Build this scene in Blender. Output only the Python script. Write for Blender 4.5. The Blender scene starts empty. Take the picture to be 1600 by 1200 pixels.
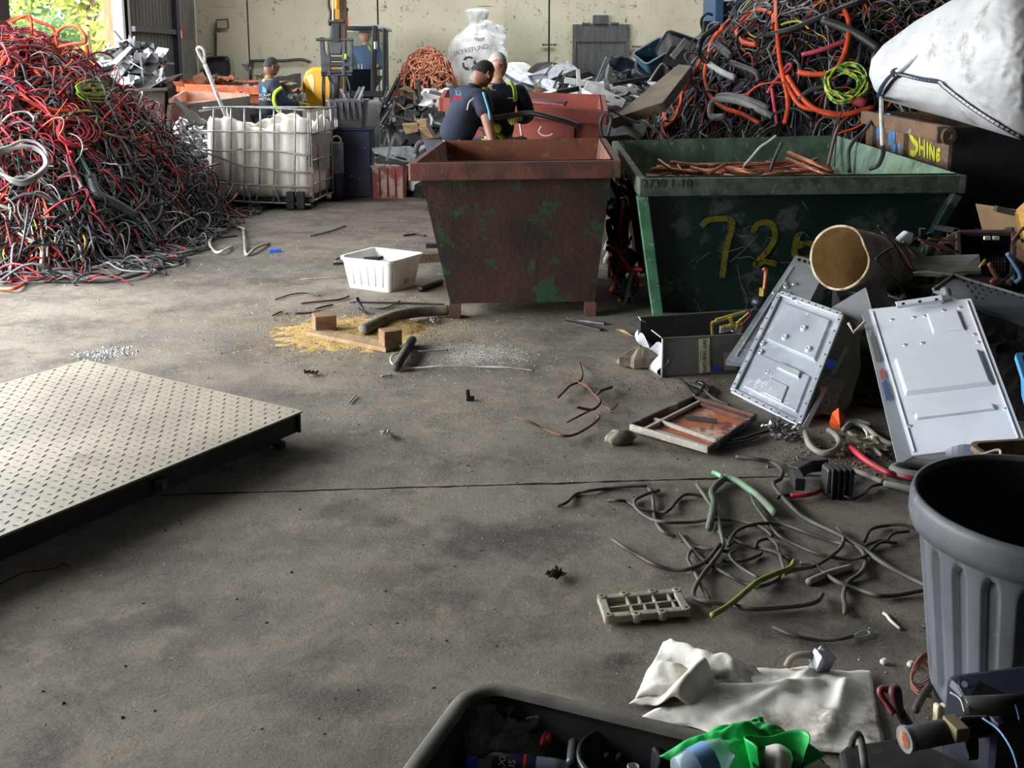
import bpy, bmesh, math, random
import numpy as np
from mathutils import Vector, Matrix, Euler, noise as mnoise

scene = bpy.context.scene
C = scene.collection
R = math.radians
PI = math.pi

# ---------------------------------------------------------------- camera
F_PX, CAM_H, PITCH, HORIZON = 1600.0, 1.65, R(10.0), 95.0
Y0 = HORIZON + F_PX * math.tan(PITCH)
cam_data = bpy.data.cameras.new('camera')
cam_data.sensor_width = 36.0
cam_data.lens = 36.0 * F_PX / 1600.0
cam_data.shift_y = -(600.0 - Y0) / 1600.0
cam_data.clip_end = 300
cam = bpy.data.objects.new('camera', cam_data)
C.objects.link(cam)
cam.location = (0, 0, CAM_H)
cam.rotation_euler = (R(90) - PITCH, 0, 0)
scene.camera = cam

# ---------------------------------------------------------------- sky
world = bpy.data.worlds.new('overcast_sky')
scene.world = world
world.use_nodes = True
wn = world.node_tree.nodes
wn['Background'].inputs[0].default_value = (0.93, 0.97, 1.0, 1)
wn['Background'].inputs[1].default_value = 7.0

def portal(loc, rot, sx, sy):
    l = bpy.data.lights.new('daylight_portal', 'AREA')
    l.shape = 'RECTANGLE'
    l.size, l.size_y = sx, sy
    l.cycles.is_portal = True
    o = bpy.data.objects.new('daylight_portal', l)
    o.location = loc
    o.rotation_euler = rot
    C.objects.link(o)
WALL_X, BACK_Y, ROOF_Z = -5.3, 17.5, 6.2
OPEN_NEAR = (2.0, 9.9, 3.5)       # y0, y1, height of the doorways in the left wall
OPEN_FAR = (10.75, 14.1, 3.6)
for (a, b, h) in (OPEN_NEAR, OPEN_FAR):
    portal((WALL_X - 0.12, (a + b) / 2, h / 2), (0, R(-90), 0), h, b - a)
ADDED_ROOF_SLOTS = [(1.0, 14.6, 9.0, 0.8)]   # x, y, width, length of unseen roof openings added to brighten the back wall
for (x, y, w, l) in ADDED_ROOF_SLOTS:
    portal((x, y, ROOF_Z + 0.06), (0, 0, 0), w, l)

vs = scene.view_settings
vs.view_transform = 'Standard'
vs.look = 'None'
vs.gamma = 1.0
vs.use_curve_mapping = False
vs.exposure = 1.4
scene.cycles.max_bounces = 6
scene.cycles.diffuse_bounces = 3
scene.cycles.transparent_max_bounces = 16

# ---------------------------------------------------------------- pixel -> place
def ray(x, y):
    b = (Y0 - y) / F_PX
    return Vector(((x - 800) / F_PX, math.cos(PITCH) + b * math.sin(PITCH), -math.sin(PITCH) + b * math.cos(PITCH)))
def P(x, y, Y):
    d = ray(x, y)
    return Vector((0, 0, CAM_H)) + d * (Y / d.y)
def G(x, y, z=0.0):
    d = ray(x, y)
    return Vector((0, 0, CAM_H)) + d * ((z - CAM_H) / d.z)

# ---------------------------------------------------------------- materials
def lin(c):
    return tuple(((v / 255) / 12.92 if v / 255 <= 0.04045 else ((v / 255 + 0.055) / 1.055) ** 2.4) for v in c[:3]) + (1,)

_mats = {}
def M(name, c1, c2=None, c3=None, scale=6.0, lo=0.42, hi=0.6, scale3=25.0, lo3=0.58, hi3=0.66, rough=0.6, metal=0.0,
      bump=0.0, bscale=60.0, alpha=None, stretch=(1, 1, 1), coat=0.0, trans=0.0, detail=8.0, coord='Object', rough2=None):
    """procedural two- or three-tone surface: c2 in noise patches over c1, c3 in finer flecks"""
    if name in _mats:
        return _mats[name]
    m = bpy.data.materials.new(name)
    m.use_nodes = True
    nt = m.node_tree
    N, L = nt.nodes, nt.links
    b = N['Principled BSDF']
    b.inputs['Roughness'].default_value = rough
    b.inputs['Metallic'].default_value = metal
    if coat:
        b.inputs['Coat Weight'].default_value = coat
    if trans:
        b.inputs['Transmission Weight'].default_value = trans
    if alpha is not None:
        b.inputs['Alpha'].default_value = alpha
    b.inputs['Base Color'].default_value = lin(c1)
    tc = N.new('ShaderNodeTexCoord')
    mp = N.new('ShaderNodeMapping')
    mp.inputs['Scale'].default_value = stretch
    L.new(tc.outputs[coord], mp.inputs['Vector'])
    def nz(s, d=detail, r=0.6):
        n = N.new('ShaderNodeTexNoise')
        n.inputs['Scale'].default_value = s
        n.inputs['Detail'].default_value = d
        n.inputs['Roughness'].default_value = r
        L.new(mp.outputs['Vector'], n.inputs['Vector'])
        return n
    def ramp(src, a, z):
        r = N.new('ShaderNodeMapRange')
        r.inputs['From Min'].default_value = a
        r.inputs['From Max'].default_value = z
        L.new(src, r.inputs['Value'])
        return r.outputs['Result']
    def mix(fac, a, c):
        x = N.new('ShaderNodeMix')
        x.data_type = 'RGBA'
        L.new(fac, x.inputs['Factor'])
        if isinstance(a, tuple):
            x.inputs['A'].default_value = a
        else:
            L.new(a, x.inputs['A'])
        x.inputs['B'].default_value = c
        return x.outputs['Result']
    col = lin(c1)
    if c2 is not None:
        f2 = ramp(nz(scale).outputs['Fac'], lo, hi)
        col = mix(f2, col, lin(c2))
        if rough2 is not None:
            rr = N.new('ShaderNodeMapRange')
            rr.inputs['To Min'].default_value = rough
            rr.inputs['To Max'].default_value = rough2
            L.new(f2, rr.inputs['Value'])
            L.new(rr.outputs['Result'], b.inputs['Roughness'])
    if c3 is not None:
        col = mix(ramp(nz(scale3, 5, 0.7).outputs['Fac'], lo3, hi3), col, lin(c3))
    if not isinstance(col, tuple):
        L.new(col, b.inputs['Base Color'])
    if bump:
        bp = N.new('ShaderNodeBump')
        bp.inputs['Strength'].default_value = bump
        bp.inputs['Distance'].default_value = 0.02
        L.new(nz(bscale).outputs['Fac'], bp.inputs['Height'])
        L.new(bp.outputs['Normal'], b.inputs['Normal'])
    _mats[name] = m
    return m

# ---------------------------------------------------------------- mesh building
def cr(pts, k=6, closed=False):
    """Catmull-Rom through the points, k samples a span"""
    p = np.array([tuple(q) for q in pts], float)
    n = len(p)
    if n < 3 and not closed:
        t = np.linspace(0, 1, k + 1)[:, None]
        return p[0] * (1 - t) + p[-1] * t
    if closed:
        ext = np.vstack([p[-1], p, p[0], p[1]])
        spans = n
    else:
        ext = np.vstack([2 * p[0] - p[1], p, 2 * p[-1] - p[-2]])
        spans = n - 1
    out = []
    t = np.linspace(0, 1, k, endpoint=False)[:, None]
    for i in range(spans):
        a, b, c, d = ext[i], ext[i + 1], ext[i + 2], ext[i + 3]
        out.append(0.5 * ((2 * b) + (c - a) * t + (2 * a - 5 * b + 4 * c - d) * t ** 2 + (3 * b - a - 3 * c + d) * t ** 3))
    if not closed:
        out.append(p[-1:])
    return np.vstack(out)

class MB:
    """collects shapes (in world coordinates) into one mesh"""
    def __init__(self):
        self.v, self.f, self.n = [], [], 0
    def add(self, v, f):
        v = np.asarray(v, float).reshape(-1, 3)
        k = self.n
        self.v.append(v)
        for q in f:
            self.f.append([int(i) + k for i in q])
        self.n += len(v)
        return self
    def box(self, c, s, rot=None, taper=1.0, topshift=(0, 0)):
        """centre c, size s; rot an Euler triple or a matrix; the top scaled by taper"""
        v = np.array([(x, y, z) for z in (-.5, .5) for y in (-.5, .5) for x in (-.5, .5)])
        v[4:, :2] *= taper
        v = v * np.array(s)
        v[4:, 0] += topshift[0]
        v[4:, 1] += topshift[1]
        if rot is not None:
            m = np.array(rot if isinstance(rot, Matrix) else Euler(rot).to_matrix())[:3, :3]
            v = v @ m.T
        return self.add(v + np.array(tuple(c)), [(0, 2, 3, 1), (4, 5, 7, 6), (0, 1, 5, 4), (1, 3, 7, 5), (3, 2, 6, 7), (2, 0, 4, 6)])
    def slab(self, corners, t, away=True):
        """a plate through the corners (in order), thickness t behind it as the camera sees it"""
        c = np.array([tuple(q) for q in corners], float)
        n = np.cross(c[1] - c[0], c[-1] - c[0])
        n /= np.linalg.norm(n) + 1e-9
        view = c.mean(0) - np.array((0, 0, CAM_H))
        if np.dot(n, view) < 0:
            n = -n
        if not away:
            n = -n
        k = len(c)
        fs = [tuple(range(k)), tuple(range(2 * k - 1, k - 1, -1))]
        fs += [(i, i + k, (i + 1) % k + k, (i + 1) % k) for i in range(k)]
        return self.add(np.vstack([c, c + n * t]), fs)
    def tube(self, pts, r, n=8, cap=True, closed=False, flat=None):
        p = np.array([tuple(q) for q in pts], float)
        k = len(p)
        r = np.broadcast_to(np.asarray(r, float), (k,))
        if closed:
            t = np.roll(p, -1, 0) - np.roll(p, 1, 0)
        else:
            t = np.gradient(p, axis=0)
        t /= np.linalg.norm(t, axis=1)[:, None] + 1e-12
        u = np.cross(t[0], (0.31, 0.22, 0.92) if abs(t[0][2]) < 0.9 else (1, 0, 0))
        u /= np.linalg.norm(u)
        U = np.empty_like(p)
        for i in range(k):
            u = u - t[i] * np.dot(u, t[i])
            u = u / (np.linalg.norm(u) + 1e-12)
            U[i] = u
        W = np.cross(t, U)
        a = np.arange(n) * 2 * PI / n
        ca, sa = np.cos(a), np.sin(a)
        if flat:
            sa = sa * flat
        v = p[:, None, :] + r[:, None, None] * (ca[None, :, None] * U[:, None, :] + sa[None, :, None] * W[:, None, :])
        fs = []
        m = k if closed else k - 1
        for i in range(m):
            j = (i + 1) % k
            for q in range(n):
                w = (q + 1) % n
                fs.append((i * n + q, i * n + w, j * n + w, j * n + q))
        if cap and not closed:
            fs.append(tuple(range(n - 1, -1, -1)))
            fs.append(tuple(range((k - 1) * n, k * n)))
        return self.add(v.reshape(-1, 3), fs)
    def cyl(self, a, b, r, r2=None, n=12, cap=True):
        return self.tube([a, b], [r, r if r2 is None else r2], n, cap)
    def lathe(self, c, prof, n=32, rot=None, sx=1.0, sy=1.0, rfun=None, a0=0.0, a1=2 * PI):
        """prof: (radius, z) pairs turned round the z axis at c"""
        full = abs(a1 - a0 - 2 * PI) < 1e-6
        an = a0 + (a1 - a0) * np.arange(n) / (n if full else n - 1)
        vs_ = []
        for (r, z) in prof:
            for a in an:
                rr = r * (rfun(a, z) if rfun else 1)
                vs_.append((rr * math.cos(a) * sx, rr * math.sin(a) * sy, z))
        v = np.array(vs_)
        if rot is not None:
            m = np.array(rot if isinstance(rot, Matrix) else Euler(rot).to_matrix())[:3, :3]
            v = v @ m.T
        fs = []
        for i in range(len(prof) - 1):
            for q in range(n if full else n - 1):
                w = (q + 1) % n
                fs.append((i * n + q, i * n + w, (i + 1) * n + w, (i + 1) * n + q))
        return self.add(v + np.array(tuple(c)), fs)
    def ball(self, c, s, n=12, m=8, rot=None):
        prof = [(math.sin(PI * i / m), -math.cos(PI * i / m)) for i in range(m + 1)]
        k = self.n
        self.lathe((0, 0, 0), prof, n)
        v = self.v[-1] * (np.array(s) if np.ndim(s) else s)
        if rot is not None:
            mm = np.array(rot if isinstance(rot, Matrix) else Euler(rot).to_matrix())[:3, :3]
            v = v @ mm.T
        self.v[-1] = v + np.array(tuple(c))
        return self
    def grid(self, fn, nu, nv, t=0.0):
        """surface fn(u, v) -> point for u, v in 0..1"""
        us, vv = np.linspace(0, 1, nu), np.linspace(0, 1, nv)
        v = [tuple(fn(a, b)) for b in vv for a in us]
        fs = [(j * nu + i, j * nu + i + 1, (j + 1) * nu + i + 1, (j + 1) * nu + i) for j in range(nv - 1) for i in range(nu - 1)]
        return self.add(v, fs)
    def poly_prism(self, pts2, t, frame):
        """outline pts2 (x, y) in the plane of frame (4x4 matrix), thickness t along its z"""
        k = len(pts2)
        a = [frame @ Vector((x, y, 0)) for x, y in pts2]
        b = [frame @ Vector((x, y, t)) for x, y in pts2]
        fs = [tuple(range(k - 1, -1, -1)), tuple(range(k, 2 * k))] + [(i, (i + 1) % k, (i + 1) % k + k, i + k) for i in range(k)]
        return self.add([tuple(q) for q in a + b], fs)
    def mesh(self, name, off=(0, 0, 0), smooth=False):
        me = bpy.data.meshes.new(name)
        v = np.vstack(self.v) - np.array(tuple(off))
        me.from_pydata(v.tolist(), [], self.f)
        bm = bmesh.new()
        bm.from_mesh(me)
        if len(bm.faces) < 60000:
            bmesh.ops.recalc_face_normals(bm, faces=bm.faces)
        bm.to_mesh(me)
        bm.free()
        if smooth:
            me.polygons.foreach_set('use_smooth', [True] * len(me.polygons))
        me.update()
        return me

_org = {}
def setp(o, label=None, cat=None, group=None, kind=None):
    if label: o['label'] = label
    if cat: o['category'] = cat
    if group: o['group'] = group
    if kind: o['kind'] = kind
    return o
def thing(name, label, cat, loc, group=None, kind=None):
    o = bpy.data.objects.new(name, None)
    o.empty_display_size = 0.1
    C.objects.link(o)
    o.location = tuple(loc)
    _org[o.name] = Vector(tuple(loc))
    return setp(o, label, cat, group, kind)
def finish(o, bevel=0.0, solid=0.0, sub=0, smooth_angle=None):
    if solid:
        m = o.modifiers.new('solid', 'SOLIDIFY'); m.thickness = solid; m.offset = 0
    if bevel:
        m = o.modifiers.new('bevel', 'BEVEL'); m.width = bevel; m.segments = 2; m.limit_method = 'ANGLE'; m.angle_limit = R(40)
    if sub:
        m = o.modifiers.new('sub', 'SUBSURF'); m.levels = sub; m.render_levels = sub
    return o
def part(name, mb, mat, parent, smooth=False, label=None, kind=None, **kw):
    org = _org[parent.name]
    o = bpy.data.objects.new(name, mb.mesh(name, org, smooth))
    C.objects.link(o)
    o.parent = parent
    o.data.materials.append(mat)
    _org[o.name] = org
    setp(o, label, None, None, kind)
    return finish(o, **kw)
def solo(name, mb, mat, label, cat, group=None, smooth=False, kind=None, **kw):
    v = np.vstack(mb.v)
    org = Vector(((v[:, 0].min() + v[:, 0].max()) / 2, (v[:, 1].min() + v[:, 1].max()) / 2, v[:, 2].min()))
    o = bpy.data.objects.new(name, mb.mesh(name, org, smooth))
    C.objects.link(o)
    o.location = org
    o.data.materials.append(mat)
    _org[o.name] = org
    setp(o, label, cat, group, kind)
    return finish(o, **kw)
def struct(name, mb, mat, **kw):
    return solo(name, mb, mat, None, None, kind='structure', **kw)
def text_mb(txt, size, frame, depth=0.0008, mb=None, squash=1.0):
    """the letters as a thin mesh in the xy plane of frame (origin at the centre)"""
    cu = bpy.data.curves.new('t', 'FONT')
    cu.body = txt
    cu.size = size
    cu.align_x = 'CENTER'
    cu.align_y = 'CENTER'
    cu.extrude = depth
    cu.resolution_u = 2
    ob = bpy.data.objects.new('t', cu)
    C.objects.link(ob)
    me = bpy.data.meshes.new_from_object(ob.evaluated_get(bpy.context.evaluated_depsgraph_get()))
    mb = mb or MB()
    mb.add([tuple(frame @ Vector((v.co.x * squash, v.co.y, v.co.z))) for v in me.vertices], [tuple(p.vertices) for p in me.polygons])
    bpy.data.objects.remove(ob)
    bpy.data.curves.remove(cu)
    bpy.data.meshes.remove(me)
    return mb
def frame_from(o, xdir, ydir):
    """matrix whose x, y axes lie along xdir, ydir at origin o"""
    x = Vector(xdir).normalized()
    z = x.cross(Vector(ydir)).normalized()
    y = z.cross(x)
    m = Matrix((x, y, z)).transposed().to_4x4()
    m.translation = Vector(o)
    return m
def bil(c, u, v):
    """bilinear point in a quad of corners c (00, 10, 11, 01)"""
    return (c[0] * (1 - u) + c[1] * u) * (1 - v) + (c[3] * (1 - u) + c[2] * u) * v
rng = random.Random(7)
def fbm(x, y, z=0.0):
    return mnoise.fractal(Vector((x, y, z)), 1.0, 2.0, 4)
# ================================================================ THE SETTING
def node_tools(name, rough=0.8):
    m = bpy.data.materials.new(name)
    m.use_nodes = True
    N, L = m.node_tree.nodes, m.node_tree.links
    b = N['Principled BSDF']
    b.inputs['Roughness'].default_value = rough
    tc = N.new('ShaderNodeTexCoord')
    geo = N.new('ShaderNodeNewGeometry')
    def nz(s, d=8, r=0.6, st=None, dist=0.0):
        n = N.new('ShaderNodeTexNoise')
        n.inputs['Scale'].default_value = s
        n.inputs['Detail'].default_value = d
        n.inputs['Roughness'].default_value = r
        n.inputs['Distortion'].default_value = dist
        src = geo.outputs['Position']
        if st:
            mp = N.new('ShaderNodeMapping')
            mp.inputs['Scale'].default_value = st
            L.new(src, mp.inputs['Vector'])
            src = mp.outputs['Vector']
        L.new(src, n.inputs['Vector'])
        return n.outputs['Fac']
    def rmp(s, a, z, ta=0.0, tb=1.0):
        r = N.new('ShaderNodeMapRange')
        for k, v in (('From Min', a), ('From Max', z), ('To Min', ta), ('To Max', tb)):
            r.inputs[k].default_value = v
        L.new(s, r.inputs['Value'])
        return r.outputs['Result']
    def mix(f, a, c):
        x = N.new('ShaderNodeMix')
        x.data_type = 'RGBA'
        L.new(f, x.inputs['Factor'])
        for k, v in (('A', a), ('B', c)):
            if isinstance(v, tuple): x.inputs[k].default_value = v
            else: L.new(v, x.inputs[k])
        return x.outputs['Result']
    def math_(op, a, c):
        x = N.new('ShaderNodeMath')
        x.operation = op
        for k, v in ((0, a), (1, c)):
            if isinstance(v, (int, float)): x.inputs[k].default_value = v
            else: L.new(v, x.inputs[k])
        return x.outputs[0]
    shared = []
    def spot(c, rx, ry, soft=0.5):
        """1 inside an ellipse on the ground at c, falling off outward with a noisy rim"""
        mp = N.new('ShaderNodeMapping')
        mp.vector_type = 'TEXTURE'
        mp.inputs['Location'].default_value = (c[0], c[1], 0)
        mp.inputs['Scale'].default_value = (rx, ry, 1e3)
        L.new(geo.outputs['Position'], mp.inputs['Vector'])
        ln = N.new('ShaderNodeVectorMath')
        ln.operation = 'LENGTH'
        L.new(mp.outputs['Vector'], ln.inputs[0])
        if not shared:
            shared.append(rmp(nz(9, 5, 0.7), 0.3, 0.7, -0.45, 0.45))
        d = math_('ADD', ln.outputs['Value'], shared[0])
        return rmp(d, 1.0, 1.0 - soft)
    def bump(h, s, d=0.01):
        bp = N.new('ShaderNodeBump')
        bp.inputs['Strength'].default_value = s
        bp.inputs['Distance'].default_value = d
        L.new(h, bp.inputs['Height'])
        L.new(bp.outputs['Normal'], b.inputs['Normal'])
    return m, N, L, b, nz, rmp, mix, math_, spot, bump

def floor_material():
    m, N, L, b, nz, rmp, mix, math_, spot, bump = node_tools('dusty_concrete', 0.86)
    col = mix(rmp(nz(0.55, 6, 0.55), 0.38, 0.62), lin((118, 110, 99)), lin((140, 130, 115)))
    col = mix(rmp(nz(2.3, 9, 0.68), 0.44, 0.64), col, lin((90, 83, 75)))
    col = mix(rmp(nz(6.5, 9, 0.72), 0.52, 0.72), col, lin((150, 137, 118)))                    # dusty bloom
    col = mix(rmp(nz(1.5, 8, 0.7, None, 0.6), 0.57, 0.73), col, lin((60, 55, 50)))          # oily patches
    col = mix(rmp(nz(0.7, 6, 0.6, (0.5, 1.6, 1)), 0.56, 0.74), col, lin((104, 102, 102)))    # worn tyre tracks
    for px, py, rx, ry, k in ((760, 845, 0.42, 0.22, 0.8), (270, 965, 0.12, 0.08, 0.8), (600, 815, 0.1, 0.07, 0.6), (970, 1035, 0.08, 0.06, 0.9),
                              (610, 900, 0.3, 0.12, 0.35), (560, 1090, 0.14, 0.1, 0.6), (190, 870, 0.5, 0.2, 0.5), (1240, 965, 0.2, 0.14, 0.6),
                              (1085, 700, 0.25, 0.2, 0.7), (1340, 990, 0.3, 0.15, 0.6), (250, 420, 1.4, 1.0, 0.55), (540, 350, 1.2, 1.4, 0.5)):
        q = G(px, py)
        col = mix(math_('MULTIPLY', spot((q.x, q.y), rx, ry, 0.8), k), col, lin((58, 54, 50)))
    grain = rmp(nz(55, 4, 0.8), 0.42, 0.6)
    for px, py, rx, ry, c, k in ((735, 552, 0.34, 0.3, (224, 222, 218), 0.8), (560, 520, 0.75, 0.62, (172, 148, 106), 0.7), (300, 500, 0.9, 0.5, (150, 134, 110), 0.45),
                                 (720, 640, 0.5, 0.4, (160, 146, 124), 0.5), (160, 552, 0.16, 0.12, (196, 192, 186), 0.75), (500, 590, 0.5, 0.3, (158, 142, 116), 0.5),
                                 (590, 890, 0.1, 0.05, (110, 66, 52), 0.5), (1290, 660, 0.5, 0.25, (70, 60, 52), 0.7)):
        q = G(px, py)
        col = mix(math_('MULTIPLY', math_('MULTIPLY', spot((q.x, q.y), rx, ry, 0.95), k), grain), col, lin(c))
    col = mix(rmp(nz(140, 3, 0.8), 0.60, 0.68), col, lin((176, 164, 146)))                   # pale grit
    col = mix(rmp(nz(95, 3, 0.8), 0.60, 0.70), col, lin((52, 47, 43)))                       # dark grit
    L.new(col, b.inputs['Base Color'])
    h = math_('ADD', math_('MULTIPLY', nz(75, 6, 0.75), 0.7), math_('MULTIPLY', nz(14, 6, 0.6), 0.9))
    bump(h, 0.95, 0.016)
    return m
M_FLOOR = floor_material()

def wall_material():
    m, N, L, b, nz, rmp, mix, math_, spot, bump = node_tools('cream_painted_concrete', 0.75)
    col = mix(rmp(nz(0.6, 6, 0.6), 0.4, 0.65), lin((206, 199, 174)), lin((190, 183, 160)))
    col = mix(rmp(nz(3.0, 9, 0.7, (1, 1, 0.35)), 0.55, 0.8), col, lin((158, 150, 130)))
    low = math_('MULTIPLY', rmp(nz(0.9, 4, 0.5), 0.40, 0.56), rmp(nz(9, 7, 0.8, (1, 1, 0.8), 0.4), 0.575, 0.63))
    col = mix(low, col, lin((84, 80, 72)))                                                   # chips
    col = mix(rmp(nz(2.6, 5, 0.6, (0.25, 1, 5.5)), 0.69, 0.74), col, lin((96, 90, 80)))      # long scrapes
    L.new(col, b.inputs['Base Color'])
    bump(nz(30, 6, 0.7), 0.25, 0.01)
    return m
M_WALL = wall_material()
M_GREYWALL = M('grey_concrete_wall', (128, 124, 116), (104, 101, 96), scale=1.5, rough=0.85, bump=0.15)
M_DARKWALL = M('dark_stained_concrete', (70, 67, 62), (50, 48, 45), scale=1.0, rough=0.9)
M_ROOF = M('grey_roof_sheet', (120, 120, 118), (100, 100, 98), scale=1, rough=0.7)

# floor: one base with two slabs parted by a ragged joint
fx0, fx1, fy0, fy1 = WALL_X, 7.0, -3.0, BACK_Y
base = MB().box(((fx0 + fx1) / 2, (fy0 + fy1) / 2, -0.16), (fx1 - fx0, fy1 - fy0, 0.2))
floor = struct('floor', base, M('joint_dirt', (44, 40, 36), rough=0.95))
xs = np.arange(fx0, fx1 + 0.01, 0.025)
jy = 3.82 + 0.073 * xs
def rag(x, s):
    return 0.008 + 0.016 * max(0, fbm(x * 3.1, s)) + 0.008 * fbm(x * 14, s + 5)
lo_e = jy - np.array([rag(x, 1.0) for x in xs]) * 0.7
hi_e = jy + np.array([rag(x, 9.0) for x in xs]) * 0.7
for nm, edge, far in (('slab', lo_e, fy0), ('slab', hi_e, fy1)):
    k = len(xs)
    top = np.column_stack([xs, edge, np.zeros(k)])
    bot = np.column_stack([xs, edge + (0.004 if far > 5 else -0.004), np.full(k, -0.05)])
    back = np.column_stack([xs, np.full(k, far), np.zeros(k)])
    fs = [(i, i + 1, 2 * k + i + 1, 2 * k + i) for i in range(k - 1)] + [(i, k + i, k + i + 1, i + 1) for i in range(k - 1)]
    part(nm, MB().add(np.vstack([top, bot, back]), fs), M_FLOOR, floor)

# back wall of precast panels
wb = struct('wall_back', MB().box(((fx0 + fx1) / 2, BACK_Y + 0.2, 3.1), (fx1 - fx0 + 0.4, 0.2, 6.2)), M_DARKWALL)
px = [fx0, P(388, 60, BACK_Y).x, P(591, 60, BACK_Y).x, P(858, 60, BACK_Y).x, P(1117, 60, BACK_Y).x + 0.3, fx1]
for a, c in zip(px[:-1], px[1:]):
    part('panel', MB().box(((a + c) / 2, BACK_Y + 0.05, 3.1), (c - a - 0.025, 0.1, 6.2)), M_WALL, wb, bevel=0.008)
# left wall with its doorways
wl = MB()
def lw(a, c, z0=0.0, z1=ROOF_Z):
    wl.box((WALL_X - 0.04, (a + c) / 2, (z0 + z1) / 2), (0.08, c - a, z1 - z0))
lw(-3.0, OPEN_NEAR[0]); lw(OPEN_NEAR[1], OPEN_FAR[0]); lw(OPEN_FAR[1] + 0.02, BACK_Y)
lw(OPEN_NEAR[0], OPEN_NEAR[1], OPEN_NEAR[2]); lw(OPEN_FAR[0], OPEN_FAR[1] + 0.02, OPEN_FAR[2])
struct('wall_left', wl, M_GREYWALL)
struct('wall_right', MB().box((fx1 + 0.1, 7.25, 3.1), (0.2, 20.5, 6.2)), M_DARKWALL)
struct('wall_front', MB().box((0.85, fy0 - 0.1, 3.1), (12.6, 0.2, 6.2)), M_DARKWALL)
# roof with the added strip cut open to the sky for more light
cm = MB()
cx = sorted([fx0 - 0.2, fx1 + 0.2] + [e for (x, y, w, l) in ADDED_ROOF_SLOTS for e in (x - w / 2, x + w / 2)])
for a, c in zip(cx[:-1], cx[1:]):
    hole = [s for s in ADDED_ROOF_SLOTS if abs((a + c) / 2 - s[0]) < 0.01]
    if not hole:
        cm.box(((a + c) / 2, 7.25, ROOF_Z + 0.05), (c - a, 20.9, 0.1))
    else:
        s = hole[0]
        y0_, y1_ = s[1] - s[3] / 2, s[1] + s[3] / 2
        cm.box(((a + c) / 2, (-3.2 + y0_) / 2, ROOF_Z + 0.05), (c - a, y0_ + 3.2, 0.1))
        cm.box(((a + c) / 2, (17.7 + y1_) / 2, ROOF_Z + 0.05), (c - a, 17.7 - y1_, 0.1))
struct('ceiling', cm, M_ROOF)

# white steel jamb of the far doorway, dark post nearer
struct('trim_1', MB().box((WALL_X - 0.01, OPEN_FAR[1] + 0.05, 2.4), (0.13, 0.1, 4.8)), M('white_painted_steel', (228, 229, 226), rough=0.5), bevel=0.01)
struct('trim_2', MB().box((WALL_X + 0.05, OPEN_FAR[0] - 0.12, 2.4), (0.2, 0.26, 4.8)), M('dark_steel', (44, 45, 48), (60, 60, 62), rough=0.6), bevel=0.01)
# sliding door leaf parked along the left wall, ribbed sheet
d0, d1 = OPEN_FAR[1] + 0.12, 16.1
M_LEAF = M('grey_steel_sheet', (98, 97, 94), (80, 79, 78), scale=2, stretch=(1, 1, 0.3), rough=0.6, metal=0.2)
door = struct('door_1', MB().box((WALL_X + 0.1, (d0 + d1) / 2, 2.35), (0.03, d1 - d0, 4.6)), M_LEAF)
for y in np.arange(d0 + 0.08, d1 - 0.1, 0.14):
    part('rib', MB().box((WALL_X + 0.117, y, 2.35), (0.008, 0.03, 4.6)), M_LEAF, door)
part('rail', MB().box((WALL_X + 0.15, (d0 + d1) / 2, 2.08), (0.05, d1 - d0, 0.07)), M('blue_grey_steel', (72, 76, 84), rough=0.5), door)
part('edge_channel', MB().box((WALL_X + 0.14, d1 - 0.06, 2.35), (0.1, 0.16, 4.6)), M('blue_dark_steel', (52, 58, 72), rough=0.5), door)
struct('trim_3', MB().box((WALL_X + 0.06, d1 + 0.16, 2.6), (0.14, 0.18, 5.2)), M('cream_post', (150, 144, 122), rough=0.6), bevel=0.01)
sg = thing('fire_sign', 'small red fire extinguisher sign on the cream post by sliding door', 'sign', (WALL_X + 0.14, d1 + 0.16, 1.95))
c = Vector((WALL_X + 0.145, d1 + 0.16, 2.06))
part('plate', MB().box(c, (0.012, 0.17, 0.2)), M('red_sign', (196, 40, 36), rough=0.4), sg)
part('symbol', MB().box(c + Vector((0.008, 0.0, -0.01)), (0.004, 0.05, 0.1)).box(c + Vector((0.008, 0.0, 0.055)), (0.004, 0.025, 0.025)), M('white_print', (235, 235, 232), rough=0.5), sg)

# pipes and a dark board on the back wall
M_PIPE = M('dark_pipe', (58, 56, 54), (78, 74, 68), scale=9, rough=0.55)
wy = BACK_Y - 0.05
def wallpipe(pts, r, label):
    solo('wall_pipe', MB().tube(cr([P(x, y, wy) for x, y in pts], 4), r, 8), M_PIPE, label, 'pipe', smooth=True)
wallpipe([(337, 128), (337, 90), (337, 45)], 0.022, 'thin upright conduit pipe on back wall near left corner')
wallpipe([(392, 126), (392, 97), (396, 95), (440, 95), (470, 93), (484, 97)], 0.025, 'bent dark pipe rail on back wall left of excavator')
bx = thing('wall_box', 'small cream box with dark outline on top of conduit pipe', 'box', P(346, 45, wy))
part('cover', MB().slab([P(338, 32, wy), P(356, 31, wy), P(357, 44, wy), P(339, 44, wy)], 0.05), M('cream_box', (176, 170, 150), rough=0.6), bx, bevel=0.006)
part('rim', MB().tube([P(338, 45, wy), P(338, 31, wy), P(356, 30, wy), P(357, 45, wy)], 0.012, 6), M_PIPE, bx)
lb = thing('wall_locker', 'dark blue grey board with rounded top standing against back wall', 'board', P(338, 126, BACK_Y - 0.2))
part('board', MB().slab([P(318, 130, wy - .1), P(318, 92, wy - .1), P(350, 90, wy - .1), P(358, 97, wy - .1), P(358, 130, wy - .1)], 0.05), M('blue_grey_board', (62, 66, 78), (50, 52, 60), rough=0.6), lb)
part('rim_tube', MB().tube(cr([P(319, 91, wy - .13), P(350, 89, wy - .13), P(358, 96, wy - .13), P(359, 130, wy - .13)], 5), 0.018, 7), M_PIPE, lb, smooth=True)
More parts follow.
